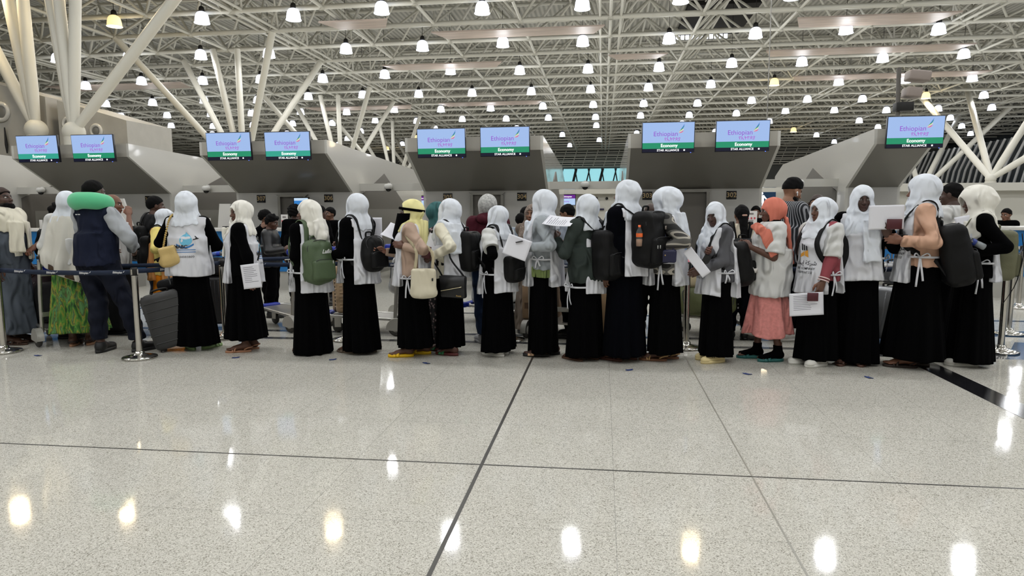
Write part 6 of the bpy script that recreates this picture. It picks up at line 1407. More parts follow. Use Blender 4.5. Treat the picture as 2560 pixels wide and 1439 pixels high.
P.on(hb, 'clasp', MB().ball(c+np.array([-0.036, 0, 0.01]), 0.007, 6), M('clasp_gold', (200, 170, 110), 0.3, 0.8)); mb = MB(); mb.tube(cr([c+np.array([0, -0.08, 0.055]), np.array([-0.24, -0.03, 1.2]), np.array([-0.17, 0.0, 1.43])], 6), 0.005, 6); P.on(hb, 'bag_strap', mb, M('leather_navy', (26, 28, 62), 0.4))
bottle(mat4(rz(P.yaw), P.world(lc(P, 1622, 684, -0.1))), 0.24, 0.033, (232, 150, 40), (40, 100, 170), 'bottle of orange drink with blue wrap between the big backpack and the plaid sleeve', level=0.3)

# --- girl looking into the camera, grey sleeves
P = mk((1.12, 6.87), 112, 1.55, skin=(72, 46, 36), head=(32, -8, 4), bow=3, L=(1752, 676, -0.24, dict(curl=0.7, pole=(-0.3, -0.9, -0.6))), R=(1772, 628, -0.2, dict(curl=0.8)), feet=dict(l=(-0.07, 0.02), r=(0.08, -0.02)), label='person with grey sleeves and white head wrap turning to look into the camera')
P.body(toes=False); P.top(C_('sleeve_slate', (88, 88, 92), 0.7), hem=0.86, e=0.03, wr=0.006); P.skirt(black_c, hem=0.075, a=(0.155, 0.20), b=(0.125, 0.165), seed=28); P.vest(vest_w, hem=0.70, gap=0.4, lift=0.1); front_print(P, z=0.98, x=-0.02, logo=False)
P.hijab(white_h, e=0.006, zf=1.2, zb=1.3, seed=131, neck=0.006, ez=0.01, tails=[((0.06, 0.16, 1.34), (0.07, 0.2, 1.0), 0.06, 0.015)], open_=(0.056, 0.076), open_c=(0.118, 0.072)); P.shoe('clog', M('clog_cream', (226, 206, 150), 0.55)); P.tie(vest_w, -1, z=0.95, hang=0.1)
t, g, pm = backpack(P, ny_black, 'black backpack with white cat shaped tag on the person looking into the camera', (0.32, 0.2, 0.46), z=1.02, x=-0.02, tilt=-0.15, rad=0.08)
pm('bag_tag', MB().prism([(-0.028, -0.02), (0.028, -0.02), (0.034, 0.01), (0.028, 0.042), (0.014, 0.026), (-0.014, 0.026), (-0.028, 0.042), (-0.034, 0.01)], 0, -0.003, 0.003).xform(mat4(P.RB, g((-0.15, -0.09, -0.09)))), M('tag_white', (226, 222, 216), 0.5))
P.paper(lc(P, 1742, 655, -0.28), rz(R_(-112))@ry(R_(-38))@rx(R_(86)), 0.10, 0.32, 0.15, 'narrow white folded sheet pointing down in the hand of the person looking into the camera', lines=False)
mb = MB().rbox((-0.036, -0.005, -0.075), (0.036, 0.005, 0.075), 0.006, 2).xform(mat4(rz(R_(-112))@ry(0.5), lc(P, 1762, 655, -0.26))); P.held('phone', mb, M('phone_black', (18, 18, 20), 0.2), 'dark phone behind the folded sheet, left of the grey sleeve', 'phone')

# --- ponytail woman
P = mk((1.57, 8.1), -5, 1.54, skin=(128, 90, 68), head=(12, 0, 0), label='person with black ponytail and cream top behind the person looking into the camera', res=1.2)
P.body(toes=False); P.top(C_('top_ivory', (226, 216, 194)), hem=0.85); P.pants(navy_c); P.hair(hair_b, e=0.012, long=(0.03, -0.16, 1.25)); P.shoe('clog', M('shoe_black', (20, 20, 20), 0.5)); P.hij = None
mb = MB().lathe([(0.028, -0.01), (0.034, 0), (0.028, 0.01)], tuple(P.Hh((0.0, -0.12, 0.11))), 12); P.addmb('hair_tie', mb, C_('tie_pink', (214, 170, 150)))
backpack(P, ny_black, 'black backpack worn by the person with the ponytail', (0.28, 0.16, 0.4), z=1.06)

# --- salmon headscarf, white tee, pink skirt
sal = C_('scarf_salmon', (216, 126, 106)); P = mk((1.64, 6.98), 96, 1.59, skin=(92, 60, 46), head=(0, -2, 0), L=(1888, 640, -0.1, dict(to=None)), feet=dict(l=(-0.08, -0.06), r=(0.08, 0.12), z=0.03)) if False else mk((1.64, 6.98), 96, 1.59, skin=(92, 60, 46), head=(0, -2, 0), L=dict(to=(-0.12, 0.24, 1.18), pole=(-0.4, -0.6, -0.8), curl=0.6), R=dict(to=(0.1, 0.26, 1.15), curl=0.6), feet=dict(l=(-0.08, -0.06), r=(0.08, 0.10), z=0.03), label='person in salmon headscarf, loose white tee, pink skirt and teal sandals')
P.body(); P.top(shirt_w, hem=0.68, e=0.04, sleeves=False, wr=0.006, boxy=0.03, flare=0.0); P.sleeves(shirt_w, e=0.036, short=0.85); P.skirt(C_('skirt_pink', (218, 142, 136), 0.85, var=0.1, vs=40), z0=0.9, hem=0.27, a=(0.165, 0.215), b=(0.14, 0.245), amp=0.03, nf=7, seed=30, wavy=0.02)
P.top(black_c, e=0.016, hem=1.30, sleeves=False, collar=0.06, name='undershirt', boxy=None)
P.hijab(sal, e=0.008, shoulders=False, seed=141, bun=0.015, neck=-0.06, open_=(0.095, 0.09, 0.115), open_c=(0.122, 0.05), ez=0.004, tails=[((-0.05, -0.13, 1.47), (-0.03, -0.215, 1.0), 0.05, 0.02), ((0.02, 0.18, 1.41), (-0.19, 0.14, 1.33), 0.05, 0.03), ((-0.19, 0.14, 1.34), (-0.255, 0.03, 1.10), 0.055, 0.02)])
f = Field((-0.2, -0.25, 0.03), (0.2, 0.25, 0.3), 0.0065)
P.legs(f, 0.008, m=P.slim)
for sd in (-1, 1):
    fp = P.foot[sd]; p_ = np.array([fp['p'][0], fp['p'][1], P.fz]); g_ = lambda v: rz(fp['a'])@np.array(v, float)+p_
    f.ell(g_((0, -0.055, 0.036)), (0.036, 0.041, 0.042), None, 0.02).cone(g_((0, -0.03, 0.05)), g_((0, 0.085, 0.026)), 0.041, 0.031, 0.03).ell(g_((0, 0.11, 0.02)), (0.047, 0.068, 0.024), rz(fp['a']), 0.02)
f.fn(lambda X, Y, Z, D: np.maximum(np.maximum(D, Z-0.17), 0.026-Z)); V, F = f.mesh(1); P.add('sock', V, F, black_c); P.shoe('slide', M('slide_teal', (40, 104, 100), 0.55))

# --- bearded man with earphone
P = mk((2.08, 8.1), -62, 1.83, skin=(150, 108, 82), male=True, sw=1.12, bw=1.05, head=(-8, -20, 0), R=dict(to=(0.1, 0.3, 1.12), curl=0.7), L=dict(to=(-0.1, 0.3, 1.12), curl=0.7), label='bearded person with white earphone and striped shirt looking down')
def stripes(name, c1, c2, sc=14, d='X'):
    m, nt, b, N, L = node_mat(name); tc = N('ShaderNodeTexCoord'); w_ = N('ShaderNodeTexWave'); w_.bands_direction = d; w_.inputs['Scale'].default_value = sc; L(tc.outputs['Object'], w_.inputs['Vector']); r = N('ShaderNodeValToRGB'); r.color_ramp.interpolation = 'CONSTANT'; r.color_ramp.elements[0].color = (*srgb(*c1), 1); r.color_ramp.elements[1].position = 0.7; r.color_ramp.elements[1].color = (*srgb(*c2), 1); L(w_.outputs['Fac'], r.inputs[0]); L(r.outputs[0], b.inputs['Base Color']); b.inputs['Roughness'].default_value = 0.8; return m
P.body(beard=(16, 12, 11), toes=False); P.top(stripes('shirt_striped', (24, 26, 32), (150, 152, 156)), hem=0.8, e=0.032); P.pants(black_c); P.shoe('sneaker', M('shoe_white', (224, 222, 214), 0.5))
P.hair(hair_b, e=0.012, plane=(0.085, 0.17, 0.35, -0.94), top=0.016); f = Field(P.Hh((0, 0.03, 0.03))-0.12, P.Hh((0, 0.03, 0.03))+0.12, 0.006); f.ell(P.Hh((0, 0.03, 0.045)), (0.062, 0.07, 0.075), P.RH, 0.02, cut=lambda x, y, z: z+0.004-0.35*np.clip(0.02-y, 0, 0.1)*2); f.wrinkle(0.002, 3, 90, 90); V, F = f.mesh(1); P.add('beard', V, F, hair_b)
for sd in (-1, 1): P.addmb('earphone', MB().ball(P.Hh((sd*0.083, 0.005, 0.10)), (0.009, 0.011, 0.013), 6).tube([P.Hh((sd*0.085, 0.008, 0.097)), P.Hh((sd*0.084, 0.018, 0.07))], 0.0045, 6), M('ear_white', (230, 230, 230), 0.3))

# --- dark haired woman behind
P = mk((2.33, 8.4), 20, 1.54, skin=(150, 108, 84), head=(-10, 0, 0), R=dict(to=(0.12, 0.22, 1.22), curl=0.7), label='person with long black hair and grey jacket behind the salmon headscarf', res=1.2)
P.body(toes=False); P.top(C_('jacket_grey', (70, 70, 72)), hem=0.82); P.pants(black_c); P.hair(hair_b, e=0.018, long=(0.0, -0.12, 1.2)); P.shoe('sneaker', M('shoe_white', (224, 222, 214), 0.5))
backpack(P, ny_black, 'black bag of the person with long black hair behind the salmon scarf', (0.3, 0.16, 0.42), z=1.0)

# --- woman with maroon sleeves and printed vest
P = mk((2.06, 6.83), 118, 1.59, skin=(100, 68, 52), head=(-4, 0, 0), L=(2048, 742, -0.25, dict(curl=0.45, pole=(-0.6, -0.8, 0))), R=(2002, 720, 0.05, dict(curl=0.5)), feet=dict(l=(-0.08, 0.02), r=(0.08, 0.05)), label='person in white scarf and printed vest with dusty red sleeves, holding papers and passport')
P.body(toes=False); P.top(C_('sleeve_rose', (150, 74, 82)), hem=0.86, e=0.026, wr=0.007, clip=-0.01); P.sleeves(shirt_w, e=0.036, short=0.95); P.skirt(black_c, hem=0.065, a=(0.155, 0.20), b=(0.13, 0.195), seed=32); P.vest(vest_w, hem=0.73, gap=0.42); front_print(P, z=1.03, x=0.0, k=1.05)
P.hijab(white_h, e=0.014, zf=1.26, zb=1.26, seed=151, neck=0.012, bun=0.02, open_=(0.058, 0.085)); P.shoe('sneaker', M('shoe_white', (224, 222, 214), 0.5)); P.tie(vest_w, -1, z=0.92, hang=0.2)
for k in range(2):
    a = P.arm[-1]; mb = MB().lathe([(0.049, -0.006), (0.053, -0.006), (0.053, 0.006), (0.049, 0.006)], n=18, M=mat4(np.stack([a['Y'], np.cross(a['fd'], a['Y']), a['fd']], 1), a['W']-a['fd']*(0.02+0.025*k))); P.addmb('cuff_stripe', mb, M('cuff_pale', (224, 196, 192), 0.8))
backpack(P, ny_black, 'round black backpack on the person with dusty red sleeves', (0.31, 0.2, 0.44), z=1.12, rad=0.1, x=0.0)
P.paper(lc(P, 2016, 760, -0.3), rz(R_(-118))@rz(R_(4))@rx(R_(90))@rz(0.06), 0.32, 0.22, 0.05, 'printed white papers held low beside the dusty red sleeve')
mb = MB().rbox((-0.05, -0.005, -0.04), (0.05, 0.005, 0.04), 0.003, 1).xform(mat4(rz(R_(-118)), lc(P, 2032, 742, -0.33))); P.held('passport', mb, M('passport_maroon', (78, 26, 34), 0.5), 'maroon passport held on top of the printed white papers', 'passport')

# --- long haired woman behind
P = mk((2.52, 8.55), 138, 1.66, skin=(158, 116, 90), head=(8, 4, 0), label='person with long brown braids and beige top, behind the scarf wearers at right', res=1.1)
P.body(toes=False); P.top(C_('top_beige', (196, 164, 138)), hem=0.84); P.pants(black_c); P.shoe('clog', M('shoe_black', (20, 20, 20), 0.5)); hb_ = M('hair_brown', (52, 36, 28), 0.55, bump=0.5, bs=200); P.hair(hb_, e=0.012, long=(0.0, -0.1, 1.15), plane=(0.085, 0.17, 0.45, -0.9))
mb = MB(); mb.tube(cr([P.Hh((0.08, 0.03, 0.14)), P.B((0.12, 0.08, 1.4)), P.B((0.13, 0.14, 1.2))], 6), [0.014]*12+[0.006], 7); mb.tube(cr([P.Hh((-0.08, 0.03, 0.14)), P.B((-0.11, 0.08, 1.4)), P.B((-0.12, 0.14, 1.2))], 6), [0.014]*12+[0.006], 7); P.addmb('braid', mb, hb_)

# --- woman holding papers up
P = mk((2.45, 6.92), 160, 1.70, skin=(70, 46, 36), head=(12, -2, 0), L=(2218, 588, -0.24, dict(curl=0.75, pole=(-0.5, 0.2, -1), back=(0, 1, 0.2), dir=(0.15, 0.0, 1), thumb=0.2)), R=dict(to=(0.2, 0.12, 0.9)), feet=dict(l=(-0.05, 0.0), r=(0.1, 0.05)), label='person facing the camera in white scarf, raising papers and a passport in one hand')
P.body(); P.top(black_c, hem=0.85, e=0.03); P.skirt(black_c, hem=0.03, a=(0.155, 0.215), b=(0.125, 0.2), seed=34); P.vest(vest_w, hem=0.80, gap=0.5)
P.hijab(white_h, e=0.01, zf=1.2, zb=1.28, seed=161, neck=0.014, open_=(0.056, 0.08), open_c=(0.118, 0.076), tails=[((-0.08, 0.16, 1.36), (-0.11, 0.2, 0.98), 0.08, 0.015)]); P.shoe('sandal', M('sandal_brown2', (84, 56, 44), 0.6)); P.tie(vest_w, -1, z=1.0, hang=0.12)
P.paper(lc(P, 2216, 543, -0.27), rz(R_(-160))@rz(R_(2))@rx(R_(90))@rz(0.02), 0.30, 0.215, 0.0, 'blank white sheet raised beside the face of the person facing the camera', lines=False)
mb = MB().rbox((-0.064, -0.004, -0.045), (0.064, 0.004, 0.045), 0.003, 1).xform(mat4(rz(R_(-160)), lc(P, 2236, 560, -0.29))); P.held('passport', mb, M('passport_maroon', (78, 26, 34), 0.5), 'open maroon passport at the corner of the raised white sheet', 'passport')

# --- woman in the peach jacket
P = mk((2.95, 6.83), 74, 1.78, skin=(120, 80, 60), head=(0, -4, 0), L=(2252, 600, -0.22, dict(curl=0.7, pole=(-0.5, -0.9, -0.7))), R=dict(to=(0.06, 0.32, 1.08), curl=0.7), feet=dict(l=(-0.07, 0.06), r=(0.07, -0.05)), label='person in peach jacket and white scarf with a heavy black backpack on one shoulder')
P.body(); P.top(C_('jacket_peach', (206, 164, 138), 0.6), hem=0.9, e=0.026, wr=0.007); P.skirt(black_c, hem=0.085, a=(0.155, 0.23), b=(0.13, 0.245), pw=0.9, seed=36); P.vest(vest_w, hem=0.75, gap=0.5, back=False); front_print(P, z=1.05, x=0.06, logo=False, k=0.9)
P.hijab(white_h, e=0.022, zf=1.33, zb=1.32, seed=171, neck=0.022, open_=(0.052, 0.08)); P.shoe('sandal', M('sandal_black', (48, 36, 30), 0.6)); P.tie(vest_w, -1, z=0.98, hang=0.25)
t, g, pm = backpack(P, ny_black, 'heavy black backpack hanging from one shoulder of the peach jacket', (0.38, 0.22, 0.52), z=1.0, x=-0.08, tilt=-0.22, rad=0.07, straps=(-1,)); pm('bag_badge', MB().prism([(-0.04, 0), (0, -0.008), (0.04, 0), (0, 0.010)], 1, -0.004, 0.0).xform(mat4(P.RB@rx(-0.22), g((0.0, -0.140, 0.08)))), M('badge_grey', (150, 140, 132), 0.4, 0.5))
mb = MB().rbox((-0.036, -0.005, -0.075), (0.036, 0.005, 0.075), 0.006, 2).xform(mat4(rz(R_(-74))@rx(1.1), lc(P, 2250, 596, -0.1))); P.held('phone', mb, M('phone_black', (18, 18, 20), 0.2), 'black phone in the hands of the person in the peach jacket', 'phone')

# --- man in the white T-shirt
P = mk((3.66, 7.8), 40, 1.76, skin=(70, 48, 38), male=True, sw=1.1, bw=1.05, head=(10, -6, 0), L=dict(to=(-0.1, 0.28, 1.1)), label='person with short black hair and white T-shirt behind the peach jacket')
P.body(toes=False); P.top(shirt_w, hem=0.8, e=0.034, sleeves=False); P.sleeves(shirt_w, e=0.036, short=0.85); P.pants(black_c, e=0.03); P.shoe('sneaker', M('shoe_black', (20, 20, 20), 0.5)); P.hair(hair_b, e=0.008)
mb = MB().lathe([(0.062, -0.004), (0.066, 0), (0.062, 0.004)], tuple(P.B((0, -0.012, 1.425))), 20); P.addmb('necklace', mb, M('chain_gold', (200, 170, 100), 0.3, 0.6))

# --- last woman of the queue
P = mk((3.50, 6.98), 82, 1.67, skin=(84, 58, 46), head=(6, -6, 0), L=(2432, 628, -0.22, dict(curl=0.6, pole=(-0.5, -1, -0.6))), R=dict(to=(0.02, 0.26, 1.12), curl=0.6), feet=dict(l=(-0.08, 0.02), r=(0.07, 0.12)), label='rearmost person of the queue in wide white scarf with olive backpack')
P.body(toes=False); P.top(black_c, hem=0.85, e=0.03); P.skirt(black_c, hem=0.045, a=(0.155, 0.23), b=(0.13, 0.22), seed=38); P.vest(vest_w, hem=0.80, gap=0.5)
P.hijab(cream_h, e=0.034, zf=1.2, zb=1.28, seed=181, bun=0.05, neck=0.01, hood=0.018, fold=0.005, cw=0.18, tails=[((-0.06, 0.15, 1.36), (-0.1, 0.18, 1.1), 0.08, 0.016)], open_=(0.06, 0.09)); P.shoe('sneaker', M('shoe_white', (224, 222, 214), 0.5)); P.tie(vest_w, -1, z=0.98, hang=0.28)
t, g, pm = backpack(P, M('bag_olive', (104, 104, 78), 0.6, bump=0.2, bs=100), 'olive backpack with dark straps on the rearmost person of the queue', (0.31, 0.18, 0.46), z=1.05, x=0.02, mat2=M('bag_olive2', (92, 92, 68), 0.6))
mb = MB(); ribbon(mb, [g((-0.1, -0.12, 0.2)), g((-0.12, -0.135, 0.0)), g((-0.1, -0.1, -0.26)), g((-0.02, -0.04, -0.46))], 0.03, 0.005, [(-0.6, -1, 0)]*4); pm('loose_strap', mb, ny_black)
bottle(mat4(rz(P.yaw)@ry(0)@rx(-1.1), P.world(lc(P, 2462, 618, -0.3))), 0.2, 0.03, (200, 206, 210), (40, 60, 140), 'clear water bottle with blue cap tucked under the black sleeve at right', level=0.4)
P.paper(lc(P, 2418, 570, -0.12), rz(R_(-82))@ry(-0.2)@rx(R_(70)), 0.16, 0.24, 0.1, 'white papers held against the chest of the rearmost person', lines=False)

# --- desk staff at the far right
for px, yt, Y, yaw, m_, lab in ((2274, 541, 13.0, 150, C_('jacket_grey', (70, 70, 72)), 'distant person sitting behind the blue desk, left of the peach jacket'), (2518, 526, 13.0, 120, black_c, 'distant person in black waistcoat behind the blue desk at far right')):
    a = PY(px, yt, Y); P = mk((a[0], Y), yaw, float(a[2])*1.02, skin=(120, 84, 64), male=True, head=(0, -10, 0), label=lab, res=1.5); P.body(toes=False); P.top(m_, hem=0.8, e=0.03); P.pants(black_c); P.hair(hair_b, e=0.012); P.shoe('clog', M('shoe_black', (20, 20, 20), 0.5))
P = bgman(1890, 13.0, 514, 170, (110, 76, 58), black_c, black_c, 'distant person behind the small white notice at desk 302', dict(e=0.022), male=False)

# ================================================================== queue barriers
chrome = M('chrome', (205, 202, 196), 0.16, 1.0); belt_m = M('belt_navy', (13, 30, 56), 0.75)
def stanchion(x, y, lab):
    t = empty('queue_post', (x, y, 0), 0, lab, 'barrier post', 'steel queue barrier posts')
    MB().lathe([(0.0, 0.0), (0.165, 0.0), (0.17, 0.012), (0.165, 0.022), (0.10, 0.036), (0.05, 0.05), (0.045, 0.075), (0.036, 0.08)], n=36).build('base', chrome, t)
    MB().lathe([(0.031, 0.07), (0.031, 0.86)], n=20).build('pole', chrome, t)
    MB().lathe([(0.031, 0.86), (0.036, 0.862), (0.036, 0.925), (0.03, 0.94), (0.0, 0.942)], n=20).build('belt_head', dark_metal, t)
    for s in (0, 1, 2, 3): MB().box((-0.008, -0.04, 0.87), (0.008, -0.033, 0.925), M=mat4(rz(s*PI/2))).build('belt_slot', chrome, t)
    return (x, y)
SP = [stanchion(*a) for a in ((-6.43, 6.47, 'steel queue post cut by the left edge of the photo'), (-4.74, 6.35, 'steel queue post in front of the dark ribbed suitcase'), (-4.46, 7.49, 'steel queue post right of the person with the gold bag'), (-2.96, 7.53, 'steel queue post left of the small black backpack'),
    (0.91, 7.47, 'steel queue post beside the pink wrapped bundle'), (4.14, 7.61, 'steel queue post right of the olive backpack'), (4.82, 8.73, 'second steel queue post behind the olive backpack'), (6.21, 11.05, 'farthest steel queue post at the right end'), (-3.85, 8.45, 'steel queue post beside the blue handled trolley'), (1.62, 9.3, 'steel queue post behind the person looking into the camera'), (-1.05, 7.72, 'steel queue post hidden behind the jeans'))]
T_BELT = text_mesh('Ethiopian', 0.030, bold=0.03, shear=0.2)
def belt(a, b, lab, z=0.90, w=0.05, logos=3):
    a = np.array(a, float); b = np.array(b, float); n = 15; L_ = np.linalg.norm(b-a); d = np.array([b[0]-a[0], b[1]-a[1], 0]); d /= np.linalg.norm(d)
    nr = np.array([d[1], -d[0], 0]); nr = nr if nr[1] < 0 else -nr
    a3 = np.array([a[0], a[1], z])+d*0.036; b3 = np.array([b[0], b[1], z])-d*0.036
    pts = [a3+(b3-a3)*u-np.array([0, 0, 0.05*L_*0.22*4*u*(1-u)]) for u in np.linspace(0, 1, n)]
    G = np.array([[p+np.array([0, 0, s*w/2]) for s in (-1, 1)] for p in pts])
    o = MB().sheet(G, 0.003).build('barrier_belt', belt_m); tag(o, lab, 'belt', 'navy barrier belts')
    rgt = d if np.cross(d, [0, 0, 1]) @ nr > 0 else -d
    for k in range(logos):
        u = (k+0.6)/logos; p = a3+(b3-a3)*u-np.array([0, 0, 0.05*L_*0.22*4*u*(1-u)])+nr*0.0028
        V, F = T_BELT; W_ = p+V[:, :1]*rgt+V[:, 1:2]*np.array([0, 0, 1.0]); link('belt_lettering', arr_mesh('t', W_, F, M('mark_white', (220, 220, 220), 0.5), smooth=False), o)
        q = [(0.065, 0.0), (0.08, 0.004), (0.088, 0.02), (0.083, 0.017), (0.074, 0.009)]
        link('wing_mark', arr_mesh('t', [p+x*rgt+np.array([0, 0, zz]) for x, zz in q], [list(range(5))], M('mark_white', (220, 220, 220), 0.5), smooth=False), o)
belt(SP[0], SP[1], 'navy belt from the left edge in front of the shawl to the first full post', z=0.895, logos=4)
belt((-9.4, 7.6), SP[2], 'navy belt running behind the trolley at far left', z=0.90, logos=5)
belt(SP[1], SP[2], 'navy belt from the first full post back past the orange skirt', logos=2, z=0.905)
belt(SP[2], SP[3], 'navy belt between the gold bag and the green backpack', logos=2)
belt(SP[3], SP[10], 'navy belt behind the veiled person and the cream sleeves', logos=2)
belt(SP[10], SP[4], 'navy belt behind the dark green jacket', logos=2)
belt(SP[4], SP[5], 'navy belt behind the pink skirt and printed vest', logos=3)
belt(SP[5], SP[6], 'navy belt joining two posts behind the olive backpack', logos=1)
belt(SP[6], SP[7], 'navy belt leading back to the farthest right post', logos=2)
belt(SP[8], (-2.6, 8.5), 'short navy belt behind the green backpack', logos=1)
belt(SP[8], (-7.5, 8.5), 'navy belt behind the leather jacket', logos=2)

# ================================================================== luggage trolleys and bags
tro = M('trolley_steel', (182, 180, 174), 0.32, 0.8); tyre = M('tyre_grey', (64, 62, 58), 0.7); tblue = M('trolley_blue', (16, 42, 150), 0.45); fend = M('fender_grey', (186, 184, 176), 0.4, 0.3)
def trolley(x, y, yaw, lab, grips=True):
    t = empty('luggage_trolley', (x, y, 0), R_(yaw), lab, 'luggage trolley', 'airport luggage trolleys')
    for s in (-1, 1):
        MB().tube([(s*0.27, 0.0, 0.16), (s*0.27, -0.03, 0.6), (s*0.27, -0.10, 0.98)], 0.022, 10).build('upright', tro, t)
        wh = MB().lathe([(0.03, -0.02), (0.075, -0.022), (0.092, -0.018), (0.098, 0), (0.092, 0.018), (0.075, 0.022), (0.03, 0.02)], n=26, M=mat4(ry(PI/2))); wh.xform(mat4(None, (s*0.32, -0.02, 0.099))); w_ = wh.build('wheel', tyre, t)
        MB().lathe([(0.0, -0.026), (0.05, -0.026), (0.05, 0.026), (0.0, 0.026)], n=18, M=mat4(ry(PI/2), (s*0.32, -0.02, 0.099))).build('wheel_hub', fend, w_)
        pts = []
        for a in np.linspace(R_(-10), R_(190), 16): pts.append((0.118*math.cos(a), 0.118*math.sin(a)))
        pts += [(-0.03, -0.03), (0.03, -0.03)]
        MB().prism([(p[0]-0.02, p[1]+0.099) for p in pts], 0, s*0.32+0.03*s-0.006, s*0.32+0.03*s+0.006).build('fender', fend, t)
        rim = [(0.118*math.cos(a)-0.02, 0.118*math.sin(a)+0.099) for a in np.linspace(R_(-10), R_(190), 16)]
        MB().grid(np.array([[(s*0.32-0.03, p[0], p[1]), (s*0.32+0.03, p[0], p[1])] for p in rim])).build('fender_rim', fend, t)
        MB().tube([(s*0.25, 0.0, 0.19), (s*0.2, 0.78, 0.24), (s*0.06, 0.86, 0.25)], 0.018, 8).build('side_rail', tro, t)
        if grips: MB().rbox((s*0.33-0.07, -0.16, 0.97), (s*0.33+0.05, -0.09, 1.05), 0.025, 3).build('corner_grip', tblue, t)
    mb = MB().tube([(-0.30, -0.12, 1.01), (0.30, -0.12, 1.01)], 0.018, 10); mb.build('handle_bar', dark_metal, t)
    for z in (0.34, 0.80): MB().box((-0.27, -0.06-0.05*(z > 0.5), z), (0.27, -0.03-0.05*(z > 0.5), z+0.05)).build('cross_bar', tro, t)
    MB().box((-0.23, 0.02, 0.175), (0.23, 0.8, 0.195), M=mat4(rx(0.06))).build('platform', tro, t)
    mb = MB()
    for k in range(4): mb.tube([(-0.2+k*0.133, -0.1, 0.84), (-0.2+k*0.133, 0.12, 0.82), (-0.2+k*0.133, 0.14, 0.90)], 0.006, 5)
    mb.tube([(-0.25, 0.14, 0.90), (0.25, 0.14, 0.90)], 0.008, 6); mb.build('basket', tro, t)
    fw = MB().lathe([(0.0, -0.018), (0.06, -0.018), (0.068, 0), (0.06, 0.018), (0.0, 0.018)], n=20, M=mat4(ry(PI/2), (0, 0.74, 0.068))).build('front_wheel', tyre, t)
    MB().box((-0.026, 0.7, 0.07), (-0.02, 0.78, 0.22)).box((0.02, 0.7, 0.07), (0.026, 0.78, 0.22)).build('fork', tro, fw)
    MB().rbox((-0.14, 0.80, 0.20), (0.14, 0.90, 0.27), 0.02, 2).build('front_bumper', tblue, t)
    return t
def tloc(t, p): return np.array([t.location.x, t.location.y, 0])+rz(t.rotation_euler[2])@np.array(p, float)
def soft_bag(c, size, yaw, mat, name, lab, cat, tilt=0.0, roll=0.0, wr=0.006, rad=0.06, handle=True, hm=None, h=0.011, extra=None):
    w_, d_, hh = size; f = Field(np.array([-w_, -d_, -hh])*0.5-0.05, np.array([w_, d_, hh])*0.5+0.05, h); f.box((0, 0, 0), (w_/2, d_/2, hh/2), rad).ell((0, 0, -hh*0.08), (w_*0.5, d_*0.54, hh*0.46), None, 0.05).wrinkle(wr, int(w_*977), 14, 14); V, F = f.mesh(2)
    t = empty(name, c, 0, lab, cat); t.rotation_euler = (tilt, roll, R_(yaw)); link('bag_body', arr_mesh('b', V, F, mat), t)
    if handle: MB().tube(cr([(-0.07, 0, hh*0.5-0.01), (-0.06, 0, hh*0.5+0.045), (0.06, 0, hh*0.5+0.045), (0.07, 0, hh*0.5-0.01)], 6), 0.01, 7).build('handle', hm or dark_metal, t)
    mb = MB().tube(cr([(-w_*0.42, -d_*0.46, -hh*0.1), (-w_*0.42, -d_*0.40, hh*0.36), (0, -d_*0.36, hh*0.47), (w_*0.42, -d_*0.40, hh*0.36), (w_*0.42, -d_*0.46, -hh*0.1)], 6), 0.005, 5); mb.build('zip', M('zip_grey', (70, 70, 72), 0.5), t)
    if extra: extra(t, w_, d_, hh)
    return t
